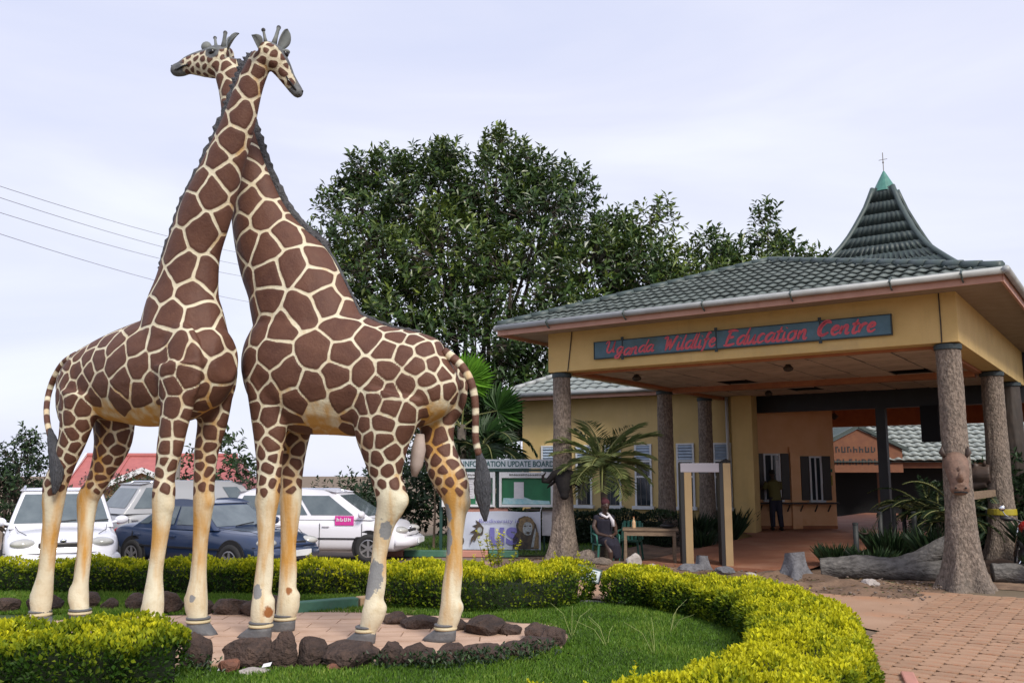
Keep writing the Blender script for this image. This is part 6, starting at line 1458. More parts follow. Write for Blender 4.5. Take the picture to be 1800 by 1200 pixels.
# ------------------------------------------------------------------ houses, pole, wires beyond the car park
hs = thing('red_roof_house', 'house with pink-red tiled roof and white gable boards far behind the cars', 'house', (-17.2, 47, -1.5), R(8))
part('wall', M['house_dark'], lambda b: b.b2((-5.0, 0, 0), (2.6, 6, 2.5)), hs)
part('roof', M['red_roof'], lambda b: b.add([(-5.5, -.8, 2.45), (3.4, -.8, 2.45), (2.4, 3, 4.35), (-5.5, 3, 4.35), (3.4, 6.8, 2.45), (-5.5, 6.8, 2.45), (-5.5, -.8, 2.3), (3.4, -.8, 2.3)], [(0, 1, 2, 3), (3, 2, 4, 5), (1, 4, 2), (0, 3, 5), (6, 7, 1, 0)]), hs)
for i in range(4):
    part('roof_seam', M['red_roof'], lambda b: beam_between(b, (-5.5+2.2*i, -.8, 2.49), (-5.5+2.2*i, 3, 4.39), .05, .05), hs)
part('bargeboard', M['white'], lambda b: beam_between(b, (-5.55, -1.0, 2.3), (-5.55, 3, 4.40), .10, .28), hs)
part('ridge', M['red_roof'], lambda b: b.tube([(-5.5, 3, 4.4), (2.4, 3, 4.4)], .12, 8), hs)
part('window', M['glass'], lambda b: b.b2((-3.5, -.04, .9), (-2.2, -.001, 2.0)), hs)
hs = thing('small_house', 'small yellow house with a white-edged gable in front of the red roof', 'house', (-14.6, 36, -1.1), R(14))
part('wall', M['house_wall'], lambda b: b.add([(-2, 0, 0), (2, 0, 0), (2, 0, 2.2), (0, 0, 3.05), (-2, 0, 2.2), (-2, 4, 0), (2, 4, 0), (2, 4, 2.2), (0, 4, 3.05), (-2, 4, 2.2)], [(0, 1, 2, 3, 4), (9, 8, 7, 6, 5), (1, 6, 7, 2), (5, 0, 4, 9)]), hs)
part('roof', M['red_roof'], lambda b: b.add([(-2.5, -.4, 2.0), (0, -.4, 3.12), (2.5, -.4, 2.0), (-2.5, 4.4, 2.0), (0, 4.4, 3.12), (2.5, 4.4, 2.0)], [(0, 1, 4, 3), (1, 2, 5, 4)]), hs)
part('bargeboard', M['white'], lambda b: (beam_between(b, (-2.55, -.45, 1.98), (.02, -.45, 3.16), .08, .2), beam_between(b, (2.55, -.45, 1.98), (-.02, -.45, 3.16), .08, .2)), hs)
pl = thing('utility_pole', 'grey pole standing behind the silver van', 'pole', (-13.3, 36, -1))
part('shaft', M['pole'], lambda b: b.tube([(0, 0, 0), (0, 0, 4.3)], [.16, .14], 10), pl)
for i, (p, q_) in enumerate([((-18.3, 29, 11.8), (-16.0, 60, 16.4)), ((-18.3, 29, 11.42), (-16.2, 60, 15.6)), ((-18.3, 29, 10.9), (-16.3, 60, 14.9)), ((-18.3, 29, 10.2), (-15.8, 60, 13.1))]):
    p, q_ = Vector(p), Vector(q_); n = 14
    pts = [p.lerp(q_, t/n)-Vector((0, 0, 1.4*4*(t/n)*(1-t/n)*.25)) for t in range(n+1)]
    mb = MB(); mb.tube(pts, .011, 5); o = mb.build('power_line', M['wire']); tag(o, ['topmost of the four power lines at the left', 'second power line from the top at the left', 'third power line from the top at the left', 'lowest of the four power lines at the left'][i], 'power line', 'power lines at the left')

# ------------------------------------------------------------------ kerbs
def kerb(label, p, q_, m, h_=.14, w=.16):
    p, q_ = Vector((*p, h_/2)), Vector((*q_, h_/2)); mb = MB(); d = q_-p; mb.box((0, 0, 0), (d.length-.012, w, h_)); o = mb.build('kerb_stone', M[m], None, bevel=.015, loc=(p+q_)/2, rot=(0, 0, math.atan2(d.y, d.x))); tag(o, label, 'kerb stone', 'painted kerb stones'); return o
kerb('green painted kerb stone between the right giraffe front and hind legs', (-2.98, 12.75), (-2.22, 13.25), 'kerb_green', .16, .18)
kerb('cream painted kerb stone beside the green one', (-2.21, 13.26), (-1.78, 13.55), 'kerb_cream', .16, .18)
for i, (p, q_, m, l) in enumerate([((-2.5, 21.35), (-1.5, 21.3), 'kerb_green', 'green kerb stone right of the minivan front wheel'), ((-1.49, 21.3), (-.55, 21.25), 'kerb_pink', 'pink kerb stone below the banner left end'), ((-.54, 21.25), (.15, 21.2), 'kerb_green', 'green kerb stone below the lion banner'), ((-3.5, 21.5), (-2.51, 21.36), 'kerb_pink', 'pink kerb stone nearest the minivan')]):
    kerb(l, p, q_, m, .15, .15)
kerb('pale kerb stone at the bottom right end of the hedge', (3.55, 8.3), (3.75, 8.9), 'kerb_pink', .05, .12)
kerb('dark path edging beside the small sign', (1.0, 13.75), (1.95, 13.45), 'stump', .05, .10)

# ------------------------------------------------------------------ notice board and banner
nb_ = thing('notice_board', 'roofed white notice board with two glazed poster cases behind the right giraffe tail', 'notice board', (-.25, 22.3, 0), R(-4))
XZ = Matrix(((1, 0, 0, 0), (0, 0, 1, 0), (0, 1, 0, 0), (0, 0, 0, 1)))
part('header', M['board_white'], lambda b: b.b2((-1.55, -.05, 2.03), (1.33, .02, 2.25)), nb_, bevel=.004)
block_text('PUBLIC INFORMATION UPDATE BOARD', M['teal_text'], nb_, (-1.49, -.053, 2.075), .19, wid=2.76, bold=.004)
part('rail', M['frame_green'], lambda b: b.b2((-1.55, -.06, 1.955), (1.33, .03, 2.02)), nb_)
for x in (-1.5, -.1, 1.28): part('post', M['frame_green'], lambda b: b.b2((x-.035, .035, 0), (x+.035, .10, 2.1)), nb_)
for x0, x1, nm in ((-1.47, -.16, 0), (-.06, 1.26, 1)):
    cs = part('poster_case', M['white'], lambda b: (b.b2((x0, -.07, 1.10), (x0+.06, .03, 1.94)), b.b2((x1-.06, -.07, 1.10), (x1, .03, 1.94)), b.b2((x0+.061, -.07, 1.10), (x1-.061, .03, 1.16)), b.b2((x0+.061, -.07, 1.80), (x1-.061, .03, 1.94))), nb_, bevel=.005)
    part('case_back', M['board_green'], lambda b: b.b2((x0+.062, .0, 1.161), (x1-.062, .028, 1.799)), cs)
    worn_letters(cs, x0+.25, 1.85, .8, .045, 14, -.071)
    if nm == 0:
        for a, c, z0, z1 in ((x0+.1, x0+.45, 1.2, 1.78), (x0+.48, x0+.80, 1.30, 1.78), (x0+.83, x1-.10, 1.18, 1.78)):
            sh = part('notice_sheet', M['paper'], lambda b: b.b2((a, -.008, z0), (c, -.001, z1)), cs)
            for r_ in range(7): part('print_line', M['detector_grey'], lambda b: b.b2((a+.03, -.0095, z1-.08-.06*r_), (c-.03-.02*(r_ % 3), -.0082, z1-.065-.06*r_)), sh)
    else:
        part('notice_sheet', M['paper'], lambda b: b.b2((x0+.36, -.012, 1.30), (x0+.60, -.006, 1.70)), cs)
        part('picture', M['cyan_paper'], lambda b: b.prism([(x0+.07, 1.17), (x1-.08, 1.17), (x1-.10, 1.25), (x0+.8, 1.27), (x0+.55, 1.36), (x0+.3, 1.31), (x0+.1, 1.32)], -.005, -.001, M=XZ), cs)
part('lower_sign', M['kerb_pink'], lambda b: b.b2((-.9, .0, .98), (.15, .03, 1.07)), nb_)
part('shelf', M['wood_dark'], lambda b: b.b2((.6, -.08, 1.02), (1.3, .1, 1.06)), nb_)
bn = thing('banner', 'white vinyl banner with violet letters and a lion picture hanging under the notice board', 'banner', (-.28, 22.1, 0), R(-4))
nx_ = 30; V = []; 
for j in range(9):
    for i in range(nx_+1):
        u, v = i/nx_, j/8; sag = .035*math.sin(u*math.pi*3)*v*.6
        V.append((-.98+1.95*u, .018*math.sin(u*19+v*2)+.012*math.sin(v*7+u*5), .10+.90*v-sag*.5))
F = [(j*(nx_+1)+i, j*(nx_+1)+i+1, (j+1)*(nx_+1)+i+1, (j+1)*(nx_+1)+i) for j in range(8) for i in range(nx_)]
mb = MB(); mb.add(V, F); mb.build('sheet', M['banner'], bn, smooth=True)
block_text('us', M['violet'], bn, (-.28, -.045, .245), .80, wid=.68, bold=.02)
block_text('Biodiversity is', M['violet'], bn, (-.52, -.045, .735), .125, wid=.96)
def flat_pic(m, pts, z, parent, nm='picture'):
    mb = MB(); mb.prism(pts, z-.002, z, M=XZ); return mb.build(nm, m, parent)
rr = random.Random(5)
def blob(cx, cy, rx, ry, n, j): return [(cx+rx*math.cos(2*math.pi*i/n)*(1+rr.uniform(-j, j)), cy+ry*math.sin(2*math.pi*i/n)*(1+rr.uniform(-j, j))) for i in range(n)]
flat_pic(M['ink'], [(.30, .12), (.92, .12), (.93, .42), (.86, .70), (.74, .86), (.58, .90), (.44, .84), (.38, .68), (.40, .52), (.30, .36)], -.045, bn)
flat_pic(M['tawny'], blob(.62, .68, .19, .21, 18, .12), -.048, bn); flat_pic(M['pale_print'], blob(.66, .60, .12, .17, 14, .08), -.051, bn)
flat_pic(M['ink'], blob(.60, .66, .03, .02, 8, .1), -.053, bn); flat_pic(M['ink'], blob(.72, .66, .03, .02, 8, .1), -.053, bn); flat_pic(M['ink'], blob(.67, .50, .045, .035, 8, .1), -.053, bn)
flat_pic(M['pale_print'], [(.74, .16), (.9, .18), (.90, .45), (.84, .62), (.80, .45)], -.047, bn); flat_pic(M['tawny'], [(.80, .14), (.93, .14), (.92, .5), (.86, .55)], -.049, bn)
flat_pic(M['ink'], [(-.72, .20), (-.66, .34), (-.60, .30), (-.55, .42), (-.42, .46), (-.40, .62), (-.50, .74), (-.60, .80), (-.56, .70), (-.68, .66), (-.58, .60), (-.74, .50), (-.62, .48), (-.70, .38)], -.045, bn); flat_pic(M['pale_print'], blob(-.50, .56, .06, .07, 10, .15), -.048, bn)
flat_pic(M['ink'], blob(-.93, .30, .06, .09, 10, .25), -.045, bn)
for x in (-.97, .96): part('tie', M['white'], lambda b: b.tube([(x, 0, .98), (x*1.04, .12, 1.12)], .008, 5), bn)
w_ = thing('white_board', 'plain white board hanging between the banner and the left column', 'board', (.93, 22.25, 0), R(-4))
part('panel', M['paper'], lambda b: b.b2((-.2, 0, .42), (.16, .03, 1.02)), w_)
for x in (-.15, .11): part('leg', M['frame_green'], lambda b: b.b2((x-.02, .03, 0), (x+.02, .06, .5)), w_)

# ------------------------------------------------------------------ small sign in the hedge
sg_ = thing('garden_sign', 'small tilted white sign with dark frame on stakes at the hedge end', 'sign', (1.02, 13.95, 0), R(-6))
MX = Matrix.Translation((.14, 0, .40)) @ Matrix.Rotation(R(14), 4, 'Y') @ Matrix.Rotation(R(-18), 4, 'X')
part('board', M['board_white'], lambda b: b.box((0, 0, 0), (.33, .02, .17), M=MX), sg_)
part('frame', M['frame_green'], lambda b: [b.box(c, d, M=MX @ Matrix.Translation(c) if False else MX) if False else b.add([MX @ (Vector(c)+Vector((sx*d[0]/2, sy*d[1]/2, sz*d[2]/2))) for sx, sy, sz in ((-1,-1,-1),(1,-1,-1),(1,1,-1),(-1,1,-1),(-1,-1,1),(1,-1,1),(1,1,1),(-1,1,1))], [(0,3,2,1),(4,5,6,7),(0,1,5,4),(1,2,6,5),(2,3,7,6),(3,0,4,7)]) for c, d in (((0, 0, .098), (.37, .03, .022)), ((0, 0, -.098), (.37, .03, .022)), ((-.176, 0, 0), (.022, .03, .174)), ((.176, 0, 0), (.022, .03, .174)))], sg_)
for i in range(4): part('print_line', M['teal_text'], lambda b: b.add([MX @ Vector(v) for v in ((-.13, -.0115, .05-.034*i), (.12-.04*(i % 2), -.0115, .05-.034*i), (.12-.04*(i % 2), -.0115, .064-.034*i), (-.13, -.0115, .064-.034*i))], [(0, 1, 2, 3)]), sg_)
for x in (0.0, ): part('stake', M['black'], lambda b: b.tube([(x-.06, .02, -.05), (x-.02, .02, .32), (x, .015, .52)], .012, 6), sg_)

# ------------------------------------------------------------------ animal heads on the columns
def head_mount(name, label, a, d, z, rz): return thing(name, label, 'animal head', pf(a, d, z), rz, 'animal heads mounted on the columns')
bf = head_mount('buffalo_head', 'black horned buffalo head mounted on the left front column', -.02+.17, -.22, 1.72, .02)
mb = MB()
mb.tube([(0, .08, .12), (0, -.08, .10), (0, -.20, -.02), (0, -.28, -.18), (0, -.31, -.28)], [.20, .21, .175, .125, .085], 16, flat=1.0); mb.ball((0, -.32, -.29), (.10, .09, .085), 12, 8); mb.ball((0, .02, .14), (.24, .16, .14), 14, 9)
for s in (1, -1): mb.ball((s*.12, -.20, .03), (.05, .05, .05), 8, 6)
me = remesh(mb, .018, 5); me.name = 'head'; me.materials.clear(); me.materials.append(M['buffalo']); me.polygons.foreach_set('use_smooth', [True]*len(me.polygons)); place(bpy.data.objects.new('head', me), bf)
for s in (1, -1):
    part('horn', M['buffalo'], lambda b: b.tube([(s*.04, -.12, .20), (s*.20, -.10, .17), (s*.34, -.08, .02), (s*.44, -.07, .02), (s*.45, -.09, .13), (s*.38, -.11, .21)], [.085, .085, .065, .05, .032, .01], 12), bf, smooth=True)
    part('ear', M['buffalo'], lambda b: b.tube([(s*.17, -.06, .03), (s*.28, -.08, -.05), (s*.36, -.09, -.13)], [.04, .055, .012], 8, flat=.5), bf, smooth=True)
    part('eye', M['eye'], lambda b: b.ball((s*.145, -.235, .035), .022, 8, 6), bf, smooth=True)
rh = head_mount('rhino_head', 'brown rhino head with short horns mounted on the big right column', GW+.03, -.20, 1.92, PHI+.30)
mb = MB()
mb.tube([(0, .12, .22), (0, -.02, .16), (0, -.14, .02), (0, -.22, -.14), (0, -.25, -.24)], [.17, .20, .185, .155, .135], 16); mb.ball((0, -.25, -.26), (.16, .12, .12), 14, 9)
for s in (1, -1): mb.ball((s*.11, -.12, .10), (.06, .06, .06), 8, 6); mb.ball((s*.07, -.34, -.25), (.04, .035, .04), 8, 6)
me = remesh(mb, .018, 4); me.name = 'head'; me.materials.clear(); me.materials.append(M['rhino']); me.polygons.foreach_set('use_smooth', [True]*len(me.polygons)); place(bpy.data.objects.new('head', me), rh)
part('horn', M['rhino'], lambda b: b.tube([(0, -.30, -.14), (0, -.42, -.06), (0, -.45, .04)], [.07, .045, .012], 10), rh, smooth=True)
part('horn', M['rhino'], lambda b: b.tube([(0, -.24, .0), (0, -.32, .05), (0, -.34, .11)], [.05, .03, .01], 10), rh, smooth=True)
part('mouth', M['void'], lambda b: b.tube([(-.10, -.325, -.325), (0, -.36, -.315), (.10, -.325, -.325)], .014, 6), rh)
for s in (1, -1):
    part('ear', M['hippo'], lambda b: b.tube([(s*.14, .0, .24), (s*.21, -.02, .34), (s*.20, -.02, .44)], [.035, .06, .01], 8, flat=.6), rh, smooth=True)
    part('eye', M['eye'], lambda b: b.ball((s*.15, -.155, .09), .024, 8, 6), rh, smooth=True)
    part('nostril', M['void'], lambda b: b.ball((s*.075, -.375, -.25), .016, 8, 6), rh)
hp_ = head_mount('hippo_head', 'dark brown hippo head facing left on the rear right column above a plank', GW-.25, GD2-.1, 1.78, PHI+math.pi)
mb = MB(); mb.tube([(-.1, 0, .12), (.14, 0, .12), (.34, 0, .08), (.52, 0, .02)], [.22, .22, .17, .17], 16); mb.ball((.58, 0, .02), (.14, .19, .16), 14, 9); mb.ball((.18, .1, .30), .06); mb.ball((.18, -.1, .30), .06); mb.tube([(0, 0, -.06), (.5, 0, -.18)], [.14, .10], 12)
me = remesh(mb, .02, 4); me.name = 'head'; me.materials.clear(); me.materials.append(M['hippo']); me.polygons.foreach_set('use_smooth', [True]*len(me.polygons)); place(bpy.data.objects.new('head', me), hp_)
for s in (1, -1): part('ear', M['hippo'], lambda b: b.tube([(0, s*.12, .30), (-.02, s*.16, .40)], [.045, .02], 8), hp_, smooth=True); part('eye', M['eye'], lambda b: b.ball((.22, s*.13, .32), .025, 8, 6), hp_)
pk = thing('plank', 'pale plank spanning between the right columns under the hippo head', 'plank', pf(GW-.1, 2.6, 1.42), PHI+math.pi/2); part('board', M['wood'], lambda b: b.b2((-2.3, -.05, 0), (2.3, .05, .14)), pk)
tp = thing('tape_band', 'yellow tape wrapped round the rear right column', 'tape', pf(GW, GD2, 1.02), 0); part('band', M['tape'], lambda b: b.lathe([(.285, 0), (.29, .01), (.285, .12), (.28, .13)], 26), tp)

# ------------------------------------------------------------------ walk-through detector, table, chairs, people
dt = thing('metal_detector', 'walk-through metal detector with tan posts and grey lintel at the porch entry', 'metal detector', (3.58, 18.95, 0), R(-6))
for x in (0.0, .80):
    ps = part('post', M['detector_tan'], lambda b: b.b2((x-.0, -.05, 0), (x+.155, .50, 2.12)), dt, bevel=.01)
    part('edge_strip', M['black'], lambda b: b.b2((x-.075, -.05, 0), (x-.002, .50, 2.12)), ps)
part('lintel', M['detector_grey'], lambda b: b.b2((-.07, -.055, 1.93), (.722, .45, 2.12)), dt, bevel=.01)
part('status_light', M['black'], lambda b: b.b2((.3, -.06, 1.905), (.5, -.052, 1.93)), dt)
part('cable_bundle', M['black'], lambda b: b.tube([(.8, .2, 2.13), (.9, .2, 2.18), (.98, .22, 2.13)], .04, 6), dt)
tb_ = thing('wooden_table', 'plain worn wooden table beside the seated woman', 'table', (2.95, 19.75, 0), R(-8))
part('tabletop', M['wood'], lambda b: b.b2((-.56, -.32, .70), (.62, .32, .745)), tb_, bevel=.005)
part('apron', M['wood'], lambda b: (b.b2((-.50, -.29, .60), (.56, -.26, .698)), b.b2((-.50, .26, .60), (.56, .29, .698))), tb_)
for x in (-.5, .53):
    for y in (-.27, .27): part('leg', M['wood'], lambda b: b.b2((x-.03, y-.03, 0), (x+.03, y+.03, .699)), tb_)
bt = thing('bottle', 'small orange bottle standing on the wooden table', 'bottle', (2.62, 19.7, .746)); part('flask', M['kerb_cream'], lambda b: b.lathe([(.035, 0), (.04, .01), (.04, .13), (.015, .18), (.015, .22)], 12), bt); part('cap', M['terra'], lambda b: b.lathe([(.017, .221), (.017, .245)], 10), bt)
bg = thing('bag', 'dark soft bag lying on the right end of the table', 'bag', (3.35, 19.72, .746)); part('pouch', M['black'], lambda b: b.ball((0, 0, .05), (.17, .12, .055), 14, 8), bg, smooth=True); part('strap', M['black'], lambda b: b.tube([(-.1, 0, .09), (0, -.02, .14), (.1, 0, .09)], .012, 6), bg)
def plastic_chair(label, loc, rz):
    t = thing('plastic_chair', label, 'chair', loc, rz, 'green plastic chairs by the table')
    part('seat', M['chair_green'], lambda b: b.box((0, 0, .43), (.46, .44, .03)), t, bevel=.012)
    part('backrest', M['chair_green'], lambda b: [b.box((x, .22+.03*abs(x)*-2, .65), (.055, .02, .42), M=Matrix.Rotation(R(-10), 4, 'X')) for x in (-.17, -.085, 0, .085, .17)] + [b.tube([(-.23, .2, .45), (-.22, .27, .80), (0, .30, .86), (.22, .27, .80), (.23, .2, .45)], .022, 7)], t)
    for s in (-1, 1):
        part('armrest', M['chair_green'], lambda b: b.tube([(s*.24, .24, .66), (s*.26, 0, .65), (s*.25, -.2, .62), (s*.235, -.21, .42)], .022, 7), t, smooth=True)
        for y in (-.19, .19): part('leg', M['chair_green'], lambda b: b.tube([(s*.20, y, .42), (s*.24, y*1.15, 0)], [.028, .02], 7), t)
    return t
plastic_chair('green plastic chair under the seated woman', (1.97, 19.42, 0), R(12))
plastic_chair('empty green plastic chair behind the wooden table', (2.62, 20.35, 0), R(-20))

def person_mesh(tubes, voxel=.014, sm=4):
    mb = MB()
    for t in tubes:
        if t[0] == 'b': mb.ball(t[1], t[2], 14, 9)
        else: mb.tube(t[1], t[2], 12, flat=t[3] if len(t) > 3 else None, side=(1, 0, 0) if len(t) > 3 else None)
    return remesh(mb, voxel, sm)
def put(name, me, m, parent):
    me.name = name; me.materials.clear(); me.materials.append(M[m]); me.polygons.foreach_set('use_smooth', [True]*len(me.polygons)); return place(bpy.data.objects.new(name, me), parent)
def hand_tubes(w, d, side, curl=.5):
    w, d = Vector(w), Vector(d).normalized(); s = Vector(side).normalized(); dn = d.cross(s); out = [('t', [w, w+d*.05, w+d*.09], [.024, .034, .03])]
    for i, L_ in enumerate((.065, .075, .07, .055)):
        b0 = w+d*.085+s*(-.028+.019*i); out.append(('t', [b0, b0+d*L_*.5+dn*.004, b0+d*L_*.85+dn*curl*.03], [.0105, .0095, .008]))
    t0 = w+d*.03-s*.028; out.append(('t', [t0, t0-s*.025+d*.03, t0-s*.028+d*.06], [.013, .0115, .009])); return out
# seated woman: faces the viewer and a little to the left, head bowed over her hands
wm = thing('person', 'seated woman in dark dress with maroon headwrap and white scarf beside the table', 'person', (1.97, 19.40, 0), R(14))
skin = [('t', [(0, .05, 1.02), (0, .0, 1.12), (0, -.03, 1.18)], [.055, .05, .05]), ('b', (0, -.06, 1.24), (.075, .092, .108)), ('b', (0, -.155, 1.215), (.016, .02, .022)), ('b', (.078, -.04, 1.23), (.014, .022, .03)), ('b', (-.078, -.04, 1.23), (.014, .022, .03)), ('b', (0, -.135, 1.165), (.03, .02, .015)),
  ('t', [(.17, .05, .98), (.235, .02, .80), (.20, -.12, .66), (.07, -.27, .63)], [.05, .045, .038, .028]), ('t', [(-.17, .05, .98), (-.245, .02, .80), (-.20, -.12, .66), (-.05, -.28, .62)], [.05, .045, .038, .028]),
  ('t', [(0, .1, .45), (0, .08, .7), (0, .05, 1.0)], [.14, .13, .15], 1.15),
  ('t', [(.09, .05, .48), (.10, -.32, .50), (.12, -.38, .30), (.13, -.33, .07)], [.085, .07, .058, .038]), ('t', [(-.09, .05, .48), (-.08, -.34, .50), (-.04, -.42, .30), (-.02, -.38, .07)], [.085, .07, .058, .038]),
  ('t', [(.13, -.31, .04), (.14, -.43, .03), (.14, -.50, .025)], [.04, .04, .025]), ('t', [(-.02, -.36, .04), (-.02, -.48, .03), (-.02, -.55, .025)], [.04, .04, .025])]
skin += hand_tubes((.07, -.27, .63), (-.8, -.5, -.1), (.2, -.3, .9)) + hand_tubes((-.05, -.28, .62), (.8, -.5, -.1), (-.2, .3, .9))
put('body', person_mesh(skin, .011, 2), 'skin', wm)
put('dress', person_mesh([('t', [(0, .1, .40), (0, .09, .7), (0, .05, .95), (0, .04, 1.03)], [.175, .16, .17, .09], 1.2), ('t', [(.06, .08, .48), (.08, -.30, .50), (.10, -.37, .42), (.12, -.34, .18)], [.12, .11, .10, .10]), ('t', [(-.06, .08, .48), (-.05, -.32, .50), (-.0, -.40, .44), (.04, -.36, .24)], [.12, .11, .09, .08]), ('b', (.17, .05, .97), (.07, .075, .075)), ('b', (-.17, .05, .97), (.07, .075, .075))], .014, 4), 'navy_cloth', wm)
part('scarf', M['white_cloth'], lambda b: (b.tube([(-.085, .06, 1.06), (-.07, -.07, 1.03), (0, -.125, .99), (.07, -.09, 1.03), (.085, .05, 1.06), (0, .10, 1.07), (-.085, .06, 1.06)], .028, 8), b.tube([(.07, -.10, 1.02), (.12, -.13, .92), (.13, -.14, .80)], [.03, .045, .035], 8, flat=.5)), wm, smooth=True)
hw_ = MB(); hw_.ball((0, -.035, 1.30), (.094, .112, .085), 14, 9); hw_.ball((0, .04, 1.36), (.055, .06, .05), 10, 7); me = remesh(hw_, .012, 3); put('headwrap', me, 'red_cloth', wm)
for s in (1, -1): part('eye', M['eye'], lambda b: b.ball((s*.030, -.138, 1.245), (.012, .010, .008), 8, 6), wm); part('sandal', M['black'], lambda b: b.box((.135 if s > 0 else -.02, -.41 if s > 0 else -.46, .012), (.085, .24, .02)), wm, bevel=.008)
# man at the ticket window
mw = Matrix.Translation((P0[0], P0[1], 0)) @ Matrix.Rotation(PHI, 4, 'Z') @ Matrix.Translation((TO[0], TO[1], 0)) @ Matrix.Rotation(TR, 4, 'Z') @ Vector((.38, -.78, floor_z(10))); mp_ = tuple(mw); mn = thing('person', 'man in olive shirt and dark trousers leaning on the ticket counter', 'person', mp_, .12)
# local +y points to the wall (gate -a), x along it
tor = [('t', [(0, 0, .92), (0, .05, 1.15), (0, .12, 1.38), (0, .15, 1.48)], [.14, .135, .16, .07], 1.15)]
arms = [('t', [(.20, .12, 1.42), (.25, .22, 1.22), (.20, .48, 1.22)], [.058, .048, .04]), ('t', [(-.20, .12, 1.42), (-.25, .22, 1.22), (-.20, .48, 1.22)], [.058, .048, .04])]
legs = [('t', [(.09, 0, .95), (.10, -.03, .5), (.10, -.14, .09)], [.095, .07, .045]), ('t', [(-.09, 0, .95), (-.11, .02, .5), (-.12, -.02, .09)], [.095, .07, .045])]
sk = tor + arms + legs + [('t', [(0, .14, 1.42), (0, .17, 1.56)], [.056, .052]), ('b', (0, .20, 1.66), (.075, .095, .115)), ('b', (0, .30, 1.645), (.014, .02, .024)), ('b', (.078, .19, 1.655), (.013, .022, .032)), ('b', (-.078, .19, 1.655), (.013, .022, .032))] + hand_tubes((.20, .48, 1.215), (0, 1, .0), (1, 0, 0)) + hand_tubes((-.20, .48, 1.215), (0, 1, 0), (-1, 0, 0))
put('body', person_mesh(sk, .012, 3), 'skin', mn)
put('shirt', person_mesh([('t', [(0, 0, .86), (0, .05, 1.15), (0, .12, 1.38), (0, .145, 1.46)], [.165, .155, .18, .10], 1.15), ('t', [(.19, .12, 1.41), (.245, .20, 1.24), (.235, .30, 1.22)], [.08, .068, .058]), ('t', [(-.19, .12, 1.41), (-.245, .20, 1.24), (-.235, .30, 1.22)], [.08, .068, .058])], .014, 3), 'olive_cloth', mn)
put('trousers', person_mesh([('t', [(.08, 0, .97), (.10, -.03, .5), (.10, -.13, .10)], [.115, .088, .07]), ('t', [(-.08, 0, .97), (-.11, .02, .5), (-.12, -.02, .10)], [.115, .088, .07])], .014, 3), 'jean', mn)
hr = MB(); hr.ball((0, .185, 1.70), (.082, .10, .09), 12, 8); put('hair', remesh(hr, .012, 2), 'void', mn)
for x, y in ((.10, -.10), (-.12, .02)): part('shoe', M['black'], lambda b: b.ball((x, y, .045), (.05, .14, .05), 12, 8), mn, smooth=True)

# ------------------------------------------------------------------ queue posts, stumps, fallen log
qp = [(5.75, 1.75, .86, 'first queue post in front of the fallen log'), (5.55, 4.6, .9, 'second queue post behind the first'), (5.45, 6.4, .9, 'third queue post, in the middle of the row'), (6.35, 4.2, .95, 'queue post right of the second one'), (5.25, 8.4, .9, 'rear queue post below the ticket windows'), (7.4, 7.0, .9, 'queue post among the cycads')]
for a, d, h_, l in qp:
    t = thing('queue_post', l, 'post', pf(a, d, floor_z(d)-.02), PHI, 'queue posts in the porch')
    part('shaft', M['rail'], lambda b: b.tube([(0, 0, 0), (0, 0, h_)], .052, 10), t, smooth=True); part('cap', M['rail'], lambda b: b.lathe([(.06, h_), (.06, h_+.03), (.03, h_+.045)], 10), t)
qr = thing('queue_rope', 'dark sagging rope between the first two queue posts', 'rope', pf(5.75, 1.75, .8), PHI); part('rope', M['wood_dark'], lambda b: b.tube([(-.2*t*1.0, 2.85*t, .0-.22*math.sin(math.pi*t)+.18*t) for t in np.linspace(0, 1, 12)], .018, 6), qr, smooth=True)
qt = thing('queue_rail', 'dark top rail running back over the queue posts', 'rail', pf(5.5, 5.5, 1.1), PHI); part('bar', M['rail'], lambda b: b.tube([(.05, -.9, .02), (-.25, 2.9, .1)], .022, 6), qt)
def stump(label, a, d, r, h_, seed):
    ns, nz = 26, 9; V = []
    for i in range(nz):
        z = h_*i/(nz-1)
        for j in range(ns):
            th = 2*math.pi*j/ns; rr_ = r*(.62+.9*math.exp(-z/(h_*.34))*(.6+.5*math.cos(4*th+seed)))*(1+.08*mnoise.noise(Vector((math.cos(th)*3+seed, math.sin(th)*3, z*6))))
            V.append((rr_*math.cos(th), rr_*math.sin(th), z*(1+.05*math.cos(th+seed))))
    F = [(i*ns+j, i*ns+(j+1) % ns, (i+1)*ns+(j+1) % ns, (i+1)*ns+j) for i in range(nz-1) for j in range(ns)]
    mb = MB(); mb.add(V, F); t = thing('tree_stump', label, 'stump', pf(a, d, .02), 0, 'grey concrete tree stumps'); mb.build('bole', M['stump'], t, smooth=True)
    mb = MB(); mb.add([(V[(nz-1)*ns+j][0]*.985, V[(nz-1)*ns+j][1]*.985, V[(nz-1)*ns+j][2]+.004) for j in range(ns)], [tuple(range(ns))]); mb.build('cut_face', M['rock_pale'], t)
stump('grey stump right of the porch floor, larger of the two', 5.2, -.35, .26, .46, 1); stump('smaller grey stump in front of the metal detector', 3.35, -.25, .17, .30, 2)
def log(label, pts, rad, seed):
    rs = resample([(*p, r) for p, r in zip(pts, rad)], 50); mb = MB(); ns = 22; P = [Vector(r[:3]) for r in rs]
    mb.tube(P, [r[3] for r in rs], ns)
    for i in range(len(mb.v)):
        v = Vector(mb.v[i]); c = P[min(i//ns, 49)]; d = v-c; mb.v[i] = tuple(c+d*(1+.16*mnoise.noise(v*3.0+Vector((seed, 0, 0)))+.07*mnoise.noise(v*9)))
    return mb.build('log_part', M['bark_grey'], None, smooth=True)
t = thing('fallen_log', 'long grey concrete log with a raised branch lying left of the big column', 'log', (0, 0, 0))
